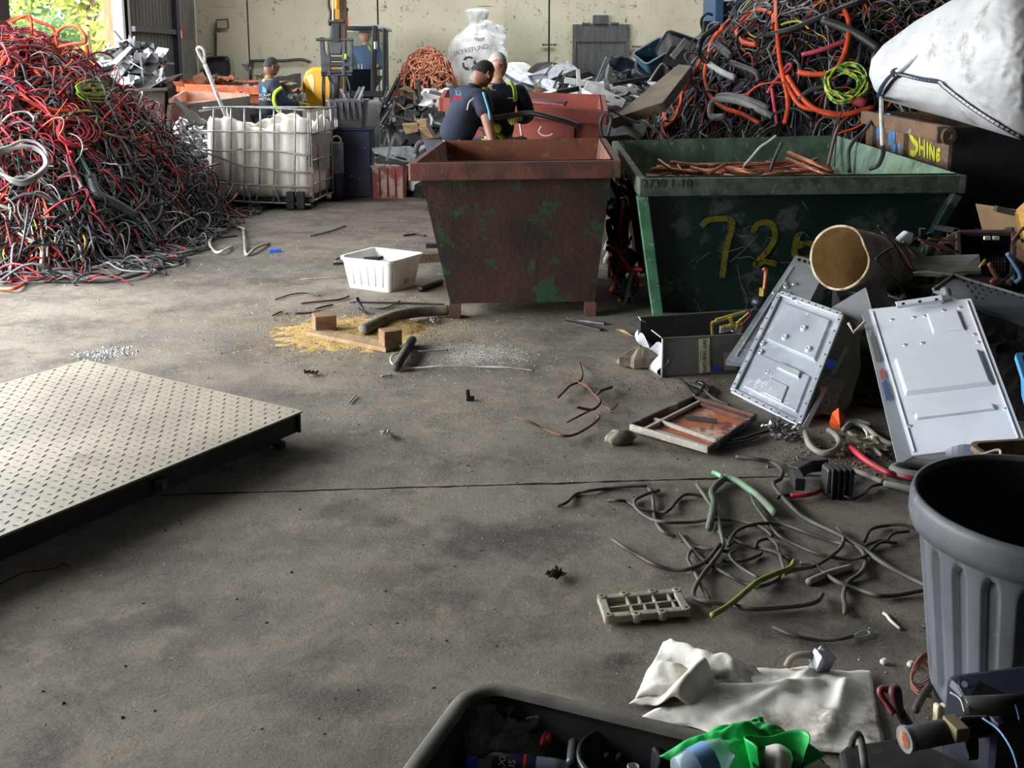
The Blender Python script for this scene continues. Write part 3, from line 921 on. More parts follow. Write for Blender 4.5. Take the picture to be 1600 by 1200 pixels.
def pile(h, box, seed, bands, n_thin, n_ind, side, cell):
    """bands(z, x, y, rr) -> colour; thin strands go to one stuff mesh a colour, thick ones are things"""
    rr = random.Random(seed)
    x0, x1, y0, y1 = box
    bag = {}
    done = 0
    while done < n_thin:
        x, y = rr.uniform(x0, x1), rr.uniform(y0, y1)
        z = h(x, y)
        if z <= 0.0 and rr.random() > 0.03: continue
        if rr.random() < (0.35 if y > cell else 0.0): continue
        col = bands(z, x, y, rr)
        r = rr.choice((.004, .005, .006, .008, .010) if side == 'left' else (.004, .006, .008, .010, .013))
        n = rr.randint(14, 34)
        pts = surf_walk(h, rr, x, y, rr.uniform(0, 2 * PI), n, rr.uniform(.035, .06), rr.choice((1.2, 3.0, 6.0)), rr.uniform(-.02, .05), x0, x1, y0, y1, rr.uniform(.01, .05))
        if rr.random() < .34:                            # springy hoops and arcs standing out of the tangle
            ra = rr.uniform(.07, .26)
            nrm_ = Vector((rr.gauss(0, 1), rr.gauss(0, 1) - .8, rr.gauss(0, 1))).normalized()
            e1 = nrm_.orthogonal().normalized(); e2 = nrm_.cross(e1)
            a0, sp_a, sq = rr.uniform(0, 6.28), rr.uniform(1.6, 5.5), rr.uniform(.5, 1)
            cz = Vector((x, y, z + rr.uniform(-.06, .03)))
            pts = [cz + (e1 * math.cos(a0 + sp_a * t) + e2 * sq * math.sin(a0 + sp_a * t)) * ra * (1 + .25 * math.sin(t * 5 + a0)) for t in np.linspace(0, 1, 16)]
            pts = [(p.x, p.y, max(p.z, .01)) for p in pts]
        bag.setdefault(col, MB()).tube(pts, r, 4, cap=False)
        done += 1
    for col, mb in bag.items():
        solo('cable_tangle', mb, CB[col], 'thin %s wires tangled all through the %s cable pile' % (col, side), 'wire', kind='stuff', smooth=True)
    done = 0
    while done < n_ind:
        x, y = rr.uniform(x0, x1), rr.uniform(y0, y1)
        if h(x, y) < 0.15 or y > cell: continue
        col = bands(h(x, y), x, y, rr)
        r = rr.choice((.008, .010, .012, .016))
        pts = surf_walk(h, rr, x, y, rr.uniform(0, 2 * PI), rr.randint(16, 30), .07, rr.choice((1.0, 2.0, 3.5)), rr.uniform(.0, .07), x0, x1, y0, y1, rr.uniform(.02, .07))
        zn = ('near the top', 'at mid height', 'near the foot')[0 if h(x, y) > 1.3 else 1 if h(x, y) > .7 else 2]
        sx_ = 800 + x / y * 1600
        hz = 'left part' if sx_ < (110 if side == 'left' else 1180) else 'right part' if sx_ > (210 if side == 'left' else 1290) else 'middle'
        solo('cable', MB().tube(pts, r, 6), CB[col], 'thicker %s cable %s of the %s cable pile, %s' % (col, zn, side, hz), 'cable', 'thick %s cables in the %s pile' % (col, side), smooth=True)
        done += 1

def bandsL(z, x, y, rr):
    t = z + rr.gauss(0, .16)
    k = rr.random()
    if t > 1.32: return 'orange' if k < .14 else 'crimson' if k < .42 else 'red' if k < .56 else 'darkred' if k < .76 else 'charcoal' if k < .93 else 'silver'
    if t > 1.0: return 'red' if k < .3 else 'crimson' if k < .5 else 'charcoal' if k < .68 else 'grey' if k < .82 else 'orange'
    if t > .68: return 'black' if k < .36 else 'charcoal' if k < .58 else 'grey' if k < .74 else 'green' if k < .8 else 'silver' if k < .88 else 'red'
    if x < -3.7 and t > .38: return 'red' if k < .36 else 'crimson' if k < .56 else 'silver' if k < .72 else 'white' if k < .8 else 'charcoal'
    if x < -3.9: return 'silver' if k < .3 else 'grey' if k < .5 else 'white' if k < .6 else 'red' if k < .72 else 'charcoal'
    return 'black' if k < .42 else 'charcoal' if k < .68 else 'grey' if k < .84 else 'crimson' if k < .9 else 'silver'
def bandsR(z, x, y, rr):
    k = rr.random()
    if z > 2.15: return 'charcoal' if k < .3 else 'black' if k < .5 else 'silver' if k < .64 else 'orange' if k < .74 else 'grey' if k < .9 else 'yellow'
    return 'black' if k < .34 else 'charcoal' if k < .6 else 'grey' if k < .74 else 'silver' if k < .82 else 'crimson' if k < .87 else 'orange' if k < .93 else 'blue' if k < .96 else 'brown'
mound('cable_core', hL, -5.28, -2.7, 7.1, 12.8, 60, M_CORE, 'dark packed core of the left cable pile')
mound('cable_core', hR, 1.2, 6.9, 9.75, 14.4, 60, M_CORE, 'dark packed core of the right cable pile')
pile(hL, (-5.22, -2.75, 7.45, 12.2), 11, bandsL, 2400, 80, 'left', 10.6)
pile(hR, (1.25, 6.5, 9.8, 13.6), 12, bandsR, 2400, 80, 'right', 12.3)

def traced(px_pts, h, r, col, label, lift=0.04, k=5, n=8, **kw):
    pts = [on_pile(x, y, h, lift, **kw) for x, y in px_pts]
    return solo('cable', MB().tube(cr(pts, k), r, n), CB[col], label, 'cable', smooth=True)
def traced_deep(px_pts, ys, r, col, label, k=6, n=8, name='cable', cat='cable'):
    """points with a depth each (or one depth for all)"""
    ys = ys if isinstance(ys, (list, tuple)) else [ys] * len(px_pts)
    return solo(name, MB().tube(cr([P(x, y, Y) for (x, y), Y in zip(px_pts, ys)], k), r, n), CB[col] if isinstance(col, str) else col, label, cat, smooth=True)

# recognisable cables of the right pile
for pts, r, col, lab in (
    ([(1210, 12), (1211, 45), (1214, 80), (1217, 110), (1222, 140), (1229, 175), (1224, 207)], .026, 'orange', 'thick orange cable hanging straight down the middle of right pile'),
    ([(1140, 32), (1125, 48), (1112, 72), (1102, 110), (1100, 135), (1110, 162), (1130, 182), (1158, 192), (1185, 206)], .024, 'orange', 'thick orange cable bowing down the left side of right pile'),
    ([(1180, 80), (1160, 77), (1150, 62), (1155, 45), (1180, 25), (1205, 32), (1205, 55)], .024, 'orange', 'orange cable arching in a high loop near blue machine'),
    ([(1314, 21), (1322, 37), (1324, 62), (1317, 95), (1305, 117), (1287, 132), (1262, 130), (1245, 122)], .03, 'orange', 'fat orange cable curling in a hook above the green coil'),
    ([(1227, 135), (1250, 165), (1275, 182), (1312, 190), (1362, 178)], .028, 'orange', 'orange cable sweeping under the striped green coil, upper strand'),
    ([(1225, 142), (1247, 174), (1275, 190), (1315, 197), (1362, 186)], .026, 'orange', 'orange cable sweeping under the striped green coil, lower strand'),
    ([(1095, 100), (1080, 130), (1065, 155), (1062, 175), (1052, 195), (1032, 210)], .02, 'orange', 'orange cable running down beside the leaning brown board'),
    ([(1062, 157), (1040, 170), (1036, 185), (1042, 207)], .02, 'orange', 'short orange cable bend low at left end of right pile'),
    ([(1040, 162), (1018, 175), (1012, 205)], .016, 'orange', 'orange cable end nearest to the brown board base'),
    ([(1190, 66), (1237, 55), (1287, 37), (1340, 15), (1375, 0)], .034, 'charcoal', 'thick black cable slanting up across the right pile'),
    ([(1282, 45), (1312, 52), (1340, 67), (1372, 88)], .045, 'charcoal', 'very fat dark grey cable going under the white bulk bag'),
    ([(1205, 192), (1165, 172), (1130, 165), (1112, 172), (1110, 190), (1130, 197)], .038, 'silver', 'fat pale grey cable doubled back in a U bend'),
    ([(1200, 180), (1165, 164), (1135, 160), (1118, 166)], .034, 'grey', 'fat mid grey cable lying on top of the U bend'),
    ([(1107, 110), (1130, 125), (1147, 135)], .036, 'silver', 'short fat grey cable offcut left of centre in right pile'),
    ([(1140, 108), (1178, 125), (1184, 140)], .034, 'charcoal', 'short fat charcoal cable bent over in right pile'),
    ([(1125, 40), (1100, 57), (1092, 80), (1102, 105)], .03, 'black', 'thick black cable bent in an arc below blue machine'),
    ([(1105, 70), (1125, 87), (1142, 102)], .045, 'charcoal', 'fat charcoal cable stub under the orange arch'),
    ([(1250, 97), (1282, 90), (1325, 77)], .024, 'pink', 'pink cable lying level across the right pile'),
    ([(1197, 155), (1210, 135), (1230, 110), (1233, 117), (1215, 132)], .017, 'pink', 'thin pink cable bent into a hairpin in right pile'),
    ([(1140, 160), (1165, 160), (1190, 142)], .016, 'red', 'thin red cable above the grey U bend'),
    ([(1204, 150), (1207, 175), (1212, 207)], .018, 'pink', 'pink cable hanging beside the straight orange cable'),
    ([(1312, 167), (1350, 173)], .05, 'pink', 'fat pinkish red cable stub inside the green coil'),
    ([(1342, 85), (1335, 120), (1315, 150), (1287, 162), (1270, 160)], .02, 'charcoal', 'dark grey cable curving down in front of green coil'),
    ([(1187, 207), (1210, 187), (1240, 185), (1268, 200)], .022, 'black', 'black cable arching just above back rim of green skip'),
    ([(1245, 170), (1262, 157), (1285, 145)], .028, 'charcoal', 'dark cable stub left of the striped green coil'),
    ([(1218, 52), (1232, 46), (1248, 48), (1262, 58)], .012, 'yellow', 'yellow wire bowed beside the straight orange cable'),
):
    traced(pts, hR, r, col, lab, 0.06, y0=9.9, floor_ok=False)
M_STRIPE = M('cable_green_yellow', (64, 140, 70), (206, 206, 80), scale=18, lo=.48, hi=.52, rough=.5)
def coil(pxc, rx, ry, turns, h, r, mat, label, jitter=2.0, seed=1, lift=.06, **kw):
    rr = random.Random(seed)
    pts = []
    n = turns * 12
    jx = [rr.gauss(0, jitter) for _ in range(turns + 2)]
    for i in range(n + 1):
        a = 2 * PI * i / 12
        t = i / 12
        k = int(t); f_ = t - k
        j = jx[k] * (1 - f_) + jx[k + 1] * f_
        q = on_pile(pxc[0] + (rx + j) * math.cos(a) + j * .3, pxc[1] + (ry + j) * math.sin(a), h, lift + .012 * (k % 4), **kw)
        pts.append(q)
    return solo('cable_coil', MB().tube(cr(pts, 3), r, 6), mat, label, 'cable coil', smooth=True)
coil((1315, 152), 30, 24, 9, hR, .011, M_STRIPE, 'coil of green and yellow striped cable on right pile', 3.5, 5, .1, y0=9.9, floor_ok=False)
# recognisable cables of the left pile
for pts, r, col, lab in (
    ([(0, 45), (15, 32), (38, 27), (60, 34), (80, 42), (87, 58), (83, 72)], .018, 'orange', 'orange cable looping over the top of left pile'),
    ([(40, 25), (49, 36), (50, 58)], .016, 'orange', 'orange cable end sticking up at top of left pile'),
    ([(55, 55), (95, 75), (135, 95), (165, 125), (188, 145)], .02, 'orange', 'long orange cable running down the right crest of left pile'),
    ([(58, 50), (100, 68), (140, 90), (170, 120), (195, 145)], .018, 'crimson', 'dark red cable beside the long orange one on left crest'),
    ([(60, 58), (92, 80), (130, 108), (160, 130)], .02, 'red', 'red cable under the long orange one on left crest'),
    ([(0, 97), (25, 85), (55, 82), (80, 88)], .022, 'red', 'fat red cable bundle strand at far left of pile'),
    ([(0, 104), (25, 93), (58, 91)], .022, 'crimson', 'second fat crimson strand at far left of pile'),
    ([(0, 122), (10, 105), (22, 96)], .024, 'orange', 'orange cable end standing up at far left'),
    ([(15, 118), (22, 102), (32, 95)], .02, 'red', 'red cable end standing beside the orange one at left'),
    ([(35, 155), (57, 172), (87, 182), (112, 187)], .018, 'orange', 'orange cable with yellow tape across mid left pile'),
    ([(200, 197), (207, 215), (225, 245), (250, 260), (275, 280), (288, 308)], .016, 'orange', 'orange red cable trailing down to the floor by the tote'),
    ([(242, 207), (250, 230), (262, 255)], .018, 'crimson', 'short crimson cable high right side of left pile'),
    ([(210, 212), (212, 250), (230, 282), (250, 283), (257, 268)], .010, 'grey', 'grey cable hanging in a hook shape on left pile'),
    ([(145, 287), (155, 315), (187, 332), (215, 348)], .045, 'charcoal', 'fat dark hose curving down the front of left pile'),
    ([(185, 225), (215, 224), (240, 217)], .014, 'orange', 'orange cable lying level in middle of left pile'),
    ([(110, 210), (112, 190), (140, 182), (155, 190), (150, 205)], .012, 'yellow', 'yellow green wire looped in middle of left pile'),
    ([(140, 216), (160, 219), (180, 222)], .018, 'orange', 'short orange cable offcut in middle of left pile'),
    ([(75, 70), (130, 110), (175, 160), (205, 180)], .012, 'darkred', 'dark red cable down the right flank of left pile'),
    ([(225, 200), (235, 205), (242, 215)], .024, 'silver', 'pale pipe stub on the right flank of left pile'),
    ([(0, 210), (20, 190), (45, 185), (60, 200)], .01, 'white', 'white wire bowed at far left of pile'),
    ([(95, 290), (115, 283), (130, 300), (128, 308)], .012, 'silver', 'silver wire hooked beside the big white coil'),
    ([(160, 170), (190, 190), (220, 203)], .014, 'white', 'white cable bunch below the lime coil'),
):
    traced(pts, hL, r, col, lab, 0.05, y0=7.0)
# loops standing clear of the crest
traced_deep([(90, 72), (88, 55), (100, 42), (120, 42), (132, 55), (132, 67), (117, 68), (92, 74)], [10.2, 10.2, 10.1, 10.0, 9.9, 9.9, 9.9, 10.0], .016, 'orange', 'orange cable loop standing against the doorway light')
traced_deep([(10, 38), (40, 24), (48, 28), (50, 50)], 10.2, .014, 'orange', 'orange cable crook highest on the left pile')
traced_deep([(135, 70), (137, 84)], 10.0, .02, 'orange', 'short upright orange cable end right of the loop')
coil((152, 158), 24, 9, 6, hL, .008, CB['lime'], 'bright lime green wire coil on left pile', 5, 2, .08, y0=7.0)
coil((122, 222), 22, 16, 8, hL, .008, CB['red'], 'tangled bright red wire coil on left pile', 7, 3, .06, y0=7.0)
coil((40, 62), 14, 12, 6, hL, .009, CB['red'], 'small red wire coil near top of left pile', 5, 9, .06, y0=7.0)
coil((43, 277), 38, 27, 4, hL, .013, CB['silver'], 'big pale grey cable coil at front left', 3.5, 4, .09, y0=7.0)
# cables run out on the floor in front of the left pile
def onfloor(pts, r, col, label, z=None, k=6, n=8, name='cable', cat='cable', wave=.0):
    z = r if z is None else z
    pp = [G(x, y, z + wave * (i % 2)) for i, (x, y) in enumerate(pts)]
    c = cr(pp, k)
    c[:, 2] = np.maximum(c[:, 2], r * 1.02)
    return solo(name, MB().tube(c, r, n), CB[col] if isinstance(col, str) else col, label, cat, smooth=True)
for pts, r, col, lab in (
    ([(112, 420), (118, 434), (160, 439), (212, 430), (250, 415), (247, 405), (220, 395), (155, 382)], .015, 'charcoal', 'big black cable loop on the floor before left pile'),
    ([(0, 452), (25, 450), (41, 438), (32, 427)], .013, 'orange', 'orange red cable end on the floor at far left'),
    ([(150, 360), (200, 362), (260, 368), (300, 376), (318, 385), (300, 391), (262, 401)], .016, 'grey', 'grey cable laid on the floor at the foot of left pile'),
    ([(332, 370), (327, 380), (337, 394), (350, 391), (362, 385)], .012, 'white', 'white cable end curled on the floor before tote'),
    ([(330, 365), (345, 357), (365, 354), (383, 358)], .012, 'white', 'white cable arched on the floor nearest the tote'),
    ([(380, 358), (382, 375), (385, 398), (400, 387), (420, 380)], .013, 'silver', 'pale grey cable bent on the floor furthest right of pile'),
    ([(330, 340), (333, 350), (352, 352), (350, 345)], .010, 'yellow', 'yellowish wire scrap in front of tote'),
    ([(120, 418), (200, 405), (270, 396), (330, 389)], .012, 'black', 'black cable trailing straight along the pile foot'),
    ([(290, 403), (285, 412), (262, 417), (230, 420)], .010, 'charcoal', 'thin dark cable crook on the floor by black loop'),
    ([(205, 382), (230, 385), (243, 374), (225, 372)], .012, 'yellow', 'cream cable twist at the foot of left pile'),
    ([(290, 330), (315, 332), (340, 312), (345, 330), (352, 345)], .010, 'silver', 'silver wire springing up in front of tote'),
):
    onfloor(pts, r, col, lab, wave=.02)
rr = random.Random(21)
mbs = {}
for k in range(420):                                     # loose wire ends littering the foot of the left pile
    px_, py_ = rr.uniform(0, 340), rr.uniform(360, 438)
    if py_ > 436 - px_ * .2 or (py_ > 400 and rr.random() < .3): continue
    q = on_pile(px_, py_, hL, 0.0, y0=6.8)
    col = rr.choice(('red', 'silver', 'grey', 'charcoal', 'black', 'white', 'crimson', 'brown', 'yellow') if px_ < 140 else ('black', 'charcoal', 'grey', 'silver', 'black', 'brown'))
    pts = surf_walk(hL, rr, q.x, q.y, rr.uniform(0, 6.28), rr.randint(5, 12), .05, 5, .02, -5.2, -2.5, 7.3, 11.5, .02)
    pts = [(x, y, max(z, .01)) for x, y, z in pts]
    mbs.setdefault(col, MB()).tube(pts, rr.choice((.006, .008, .01)), 4, cap=False)
for col, mb in mbs.items():
    solo('wire_litter', mb, CB[col], 'short %s wire ends littering the floor before left pile' % col, 'wire', kind='stuff', smooth=True)
# cables stuffed between the two skips
rr = random.Random(5)
for k in range(46):
    Y = rr.uniform(6.75, 8.3)
    z = rr.uniform(0.05, 0.8) if k % 3 else rr.uniform(.03, .3)
    x = 0.77 + (Y - 6.5) * .035
    col = rr.choice(('red', 'grey', 'charcoal', 'black', 'orange', 'silver', 'crimson', 'black', 'charcoal'))
    a = [(x + rr.gauss(0, .05), Y + rr.gauss(0, .1), max(.03, z + rr.gauss(0, .1))) for _ in range(4)]
    a.sort(key=lambda q: q[1])
    a = [(min(max(q[0], x - .1), x + .09), q[1], q[2]) for q in a]
    solo('cable', MB().tube(cr(a, 5), rr.choice((.01, .014, .018, .024)), 7), CB[col], '%s cable offcut jammed in the gap between the two skips' % col, 'cable', '%s cables between the skips' % col, smooth=True)

# ---------------------------------------------------------------- cables on the floor in the right foreground
M_DUSTYBLK = M('dusty_black_cable', (58, 55, 52), (88, 82, 74), scale=6, lo=.45, hi=.7, rough=.6)
M_DUSTYGRY = M('dusty_grey_cable', (98, 92, 84), (72, 68, 62), scale=6, rough=.65)
FL = [
 ([(870, 790), (885, 785), (900, 772), (920, 767), (950, 763), (1000, 759), (1013, 763), (1020, 778), (1023, 810), (1035, 830), (1055, 838)], .0065, 'G', 'grey brown cable reaching furthest left on the floor'),
 ([(950, 782), (965, 782), (980, 784), (1000, 795), (1030, 801), (1045, 797), (1060, 780), (1075, 772), (1105, 777)], .0065, 'B', 'dark cable with stripped silver end, left of green pipe'),
 ([(1030, 766), (1010, 772), (993, 781), (993, 793), (1015, 810), (1040, 816), (1080, 816), (1110, 812), (1150, 813), (1190, 824), (1207, 838)], .0065, 'G', 'cable looping below the grey brown one, left part'),
 ([(1089, 757), (1108, 785), (1120, 800), (1126, 830), (1130, 850), (1120, 870), (1100, 895), (1085, 920), (1086, 935), (1105, 940), (1140, 945), (1175, 951), (1240, 947), (1275, 940), (1285, 928)], .0075, 'G', 'long cable snaking from the green pipe to nearest floor curl'),
 ([(957, 843), (975, 855), (1000, 870), (1020, 881), (1050, 890), (1080, 888), (1105, 875), (1125, 850)], .007, 'B', 'black cable with split end, lowest left on the floor'),
 ([(1062, 833), (1075, 850), (1100, 876), (1140, 900), (1165, 912), (1190, 916), (1215, 905), (1220, 893)], .006, 'B', 'thin cable crossing under the yellow green one'),
 ([(1140, 862), (1110, 858), (1085, 857), (1075, 870), (1080, 885), (1090, 903), (1108, 938)], .0065, 'G', 'cable bent in a hook left of the yellow green one'),
 ([(1169, 759), (1178, 785), (1195, 810), (1215, 835), (1240, 850), (1280, 866), (1320, 873), (1350, 870), (1365, 855), (1378, 847), (1400, 848)], .006, 'B', 'thin black cable curving beneath the long straight one'),
 ([(1150, 714), (1180, 717), (1207, 723), (1222, 735), (1219, 748), (1209, 755), (1215, 768), (1240, 795), (1262, 812), (1310, 835), (1345, 855), (1380, 880), (1420, 902), (1452, 918)], .009, 'B', 'long thick black cable running straight to the rubbish bin'),
 ([(1146, 846), (1138, 852), (1150, 830), (1180, 819), (1220, 819), (1260, 832), (1300, 846), (1318, 850)], .0065, 'B', 'black cable arching over the middle of floor tangle'),
 ([(1120, 830), (1150, 846), (1180, 855), (1210, 862), (1237, 876)], .0065, 'G', 'short grey cable ending at the yellow green one'),
 ([(1128, 876), (1160, 876), (1185, 868), (1190, 862)], .006, 'B', 'short black cable in the centre of floor tangle'),
 ([(1350, 846), (1360, 828), (1380, 822), (1410, 820), (1446, 831)], .006, 'B', 'brown black cable arched toward the rubbish bin'),
 ([(1352, 852), (1372, 845), (1385, 845), (1395, 834), (1420, 830)], .0055, 'B', 'short black cable end beneath the arched one'),
 ([(1308, 824), (1318, 840), (1312, 857), (1290, 875), (1270, 885), (1240, 891), (1225, 897)], .0065, 'G', 'grey cable swinging down from the clamp bracket'),
 ([(1332, 850), (1348, 862), (1352, 880), (1345, 895), (1325, 910), (1318, 930), (1320, 945), (1320, 958)], .0075, 'G', 'grey cable bent down to a bare end near bin'),
 ([(1250, 880), (1272, 881), (1285, 893), (1310, 910), (1340, 921), (1370, 930), (1400, 930), (1452, 920)], .007, 'G', 'grey cable trailing under the rubbish bin edge'),
 ([(1208, 980), (1240, 993), (1280, 1000), (1315, 998), (1332, 994)], .0055, 'B', 'short black cable with wire loop, behind white sheet'),
 ([(1180, 855), (1185, 846), (1200, 842), (1213, 850), (1218, 865), (1226, 890)], .006, 'B', 'small dark cable hoop inside floor tangle'),
 ([(1148, 860), (1140, 868), (1155, 885), (1185, 903)], .0055, 'B', 'short wire curl under the tangle near cast cover'),
]
for i, (pts, r, m_, lab) in enumerate(FL):
    onfloor(pts, r, M_DUSTYBLK if m_ == 'B' else M_DUSTYGRY, lab, z=r + .002 * (i % 5), wave=.008)
M_YG = M('yellow_green_cable', (126, 132, 52), (98, 104, 48), scale=9, rough=.6)
onfloor([(1112, 962), (1140, 945), (1170, 920), (1185, 908), (1215, 895), (1235, 887), (1241, 877)], .0085, M_YG, 'yellow green cable sleeve lying over the floor tangle', z=.03)
M_GP = M('mint_green_hose', (112, 152, 122), (104, 108, 88), scale=7, lo=.4, hi=.6, rough=.7, bump=.2)
onfloor([(1132, 746), (1148, 750), (1165, 760), (1190, 780), (1212, 803)], .0145, M_GP, 'dusty mint green hose slanting right on the floor', z=.022)
onfloor([(1131, 748), (1113, 767), (1115, 790), (1108, 825)], .014, M('grey_green_hose', (92, 104, 84), (70, 76, 62), scale=9, rough=.7), 'grey green hose forking down from the mint one', z=.02)
onfloor([(1113, 738), (1120, 740), (1128, 745)], .009, M('bright_mint', (134, 196, 150), rough=.6), 'bright mint hose tip at the fork', z=.018)
onfloor([(1262, 910), (1295, 896), (1331, 886)], .011, M('pale_conduit', (150, 142, 128), (120, 112, 100), rough=.6), 'short pale conduit piece right of yellow green cable')
onfloor([(1332, 994), (1345, 987), (1356, 986), (1358, 991), (1345, 996), (1334, 996)], .002, CB['silver'], 'thin bare wire loop behind the white sheet', z=.006, name='wire', cat='wire')
onfloor([(1380, 958), (1386, 962), (1392, 970), (1407, 983)], .005, CB['white'], 'small white plastic splinter left of rubbish bin', name='plastic_splinter', cat='litter')
onfloor([(835, 579), (790, 574), (740, 573), (690, 572), (650, 575), (625, 574), (611, 566), (613, 556), (628, 551), (660, 549), (700, 547)], .005, CB['white'], 'thin white wire stretched over the floor by sawdust', z=.012, wave=.01)
M_RUSTW = M('rusty_wire', (104, 64, 48), (78, 52, 44), scale=15, rough=.8)
for pts, r, lab in (
    ([(805, 652), (825, 658), (850, 670), (880, 681), (905, 676), (935, 655), (930, 648)], .006, 'rusty wire bowed on the floor left of rusty tray'),
    ([(905, 566), (910, 585), (905, 596), (890, 603), (878, 615), (872, 621)], .006, 'rusty twisted wire strand at top of wire scrap'),
    ([(900, 597), (918, 604), (930, 617), (940, 610), (956, 605)], .0075, 'rusty forked twig of wire above the bowed wire'),
    ([(930, 617), (938, 628), (925, 640), (900, 636)], .007, 'rusty wire branch in the middle of wire scrap'),
    ([(938, 628), (955, 640), (965, 630)], .004, 'thin rusty wire whisker right of wire scrap'),
    ([(885, 660), (905, 650), (925, 640)], .005, 'short rusty wire crossing the bowed one')):
    onfloor(pts, r, M_RUSTW, lab, z=.02, wave=.02, name='wire', cat='wire')
onfloor([(0, 912), (35, 895), (60, 892), (85, 888), (98, 880), (108, 884)], .0025, CB['darkred'], 'thin dark red wire in the shade beside platform scale', z=.006, name='wire', cat='wire')
# ================================================================ SHARED SHAPES
def rrect(L, W, r, n=5):
    """rounded rectangle outline, counter-clockwise"""
    pts = []
    r = min(r, L / 2 - 1e-4, W / 2 - 1e-4)
    for cx_, cy_, a0 in ((L / 2 - r, W / 2 - r, 0), (-L / 2 + r, W / 2 - r, PI / 2), (-L / 2 + r, -W / 2 + r, PI), (L / 2 - r, -W / 2 + r, 1.5 * PI)):
        for i in range(n):
            a = a0 + PI / 2 * i / (n - 1)
            pts.append((cx_ + r * math.cos(a), cy_ + r * math.sin(a)))
    return pts
def tub_mb(frame, L, W, H, taper=0.85, wall=0.006, rim=0.018, rad=0.04, rimh=0.02, floor_z=0.008, n=5, cut=None):
    """open tub: base at the frame's origin, L x W at the top, narrowing to taper at the base"""
    rows = [(taper, 0, 0.0), (1, 0, H - rimh), (1, rim, H - rimh), (1, rim, H), (1, -wall, H), (taper, -wall, floor_z)]
    mb = MB()
    v, k = [], None
    for s, off, z in rows:
        o = rrect(L * s + 2 * off, W * s + 2 * off, rad * s + max(off, 0), n)
        k = len(o)
        for x, y in o:
            zz = z
            if cut and z > H * .5:
                zz = z - cut(x, y)
            v.append(tuple(frame @ Vector((x, y, zz))))
    f = [(j * k + i, j * k + (i + 1) % k, (j + 1) * k + (i + 1) % k, (j + 1) * k + i) for j in range(len(rows) - 1) for i in range(k)]
    f += [tuple(range(k - 1, -1, -1)), tuple(range((len(rows) - 1) * k, len(rows) * k))]
    return mb.add(v, f)
def planar(q):
    """move the last corner along its sight line into the plane of the first three"""
    q = [Vector(p) for p in q]
    n = (q[1] - q[0]).cross(q[2] - q[0]).normalized()
    o = Vector((0, 0, CAM_H))
    d = q[3] - o
    q[3] = o + d * ((q[0] - o).dot(n) / d.dot(n))
    return q
def fr_at(p, rz=0.0, rx=0.0, ry=0.0):
    return Matrix.Translation(Vector(p)) @ Euler((rx, ry, rz)).to_matrix().to_4x4()

def crumple_mb(c, size, seed, n=9, rot=None, amp=0.35, fold=2.5):
    """a crumpled sheet"""
    rr = random.Random(seed)
    ox, oy = rr.uniform(0, 90), rr.uniform(0, 90)
    m = Euler(rot or (rr.uniform(-.6, .6), rr.uniform(-.6, .6), rr.uniform(0, 6.3))).to_matrix()
    def fn(u, v):
        p = Vector(((u - .5) * size[0], (v - .5) * size[1], 0))
        k = mnoise.noise(Vector((ox + u * fold, oy + v * fold, 0)))
        k2 = mnoise.noise(Vector((ox + u * fold * 2.7, oy + v * fold * 2.7, 4)))
        p.z = size[0] * amp * (abs(k) * 1.3 + .5 * abs(k2) - .4)
        p.x += size[0] * .18 * k2
        p.y += size[1] * .18 * k
        return Vector(c) + m @ p
    return MB().grid(fn, n, n)
def angle_bar(mb, a, b, w, t=0.003, twist=0.0):
    """an L section from a to b"""
    a, b = Vector(a), Vector(b)
    x = (b - a).normalized()
    y = x.orthogonal().normalized()
    y.rotate(Matrix.Rotation(twist, 3, x))
    z = x.cross(y)
    m = Matrix((x, y, z)).transposed()
    c = (a + b) / 2
    L_ = (b - a).length
    mb.box(c + y * w / 2, (L_, w, t), m)
    mb.box(c + z * w / 2, (L_, t, w), m)
    return mb

def heap(core_name, core_label, q, lumps, mat, drop=0.06, n=16):
    """sloping mass under a heap: surface patch q (front-left, front-right, back-right, back-left), walls down to the floor"""
    q = [Vector(p) for p in q]
    def fn(u, v):
        p = bil(q, u, v)
        return Vector((p.x, p.y, max(0.01, p.z - drop + lumps * fbm(p.x * 2.3, p.y * 2.3, 1.7))))
    mb = MB()
    us = np.linspace(0, 1, n)
    v, f = [], []
    for b in us:
        for a in us:
            v.append(tuple(fn(a, b)))
    f = [(j * n + i, j * n + i + 1, (j + 1) * n + i + 1, (j + 1) * n + i) for j in range(n - 1) for i in range(n - 1)]
    ring = [i for i in range(n)] + [j * n + n - 1 for j in range(1, n)] + [(n - 1) * n + i for i in range(n - 2, -1, -1)] + [j * n for j in range(n - 2, 0, -1)]
    k = len(v)
    v += [(v[i][0], v[i][1], 0.0) for i in ring]
    m = len(ring)
    f += [(ring[i], k + i, k + (i + 1) % m, ring[(i + 1) % m]) for i in range(m)]
    solo(core_name, mb.add(v, f), mat, core_label, 'scrap', kind='stuff')
    return q
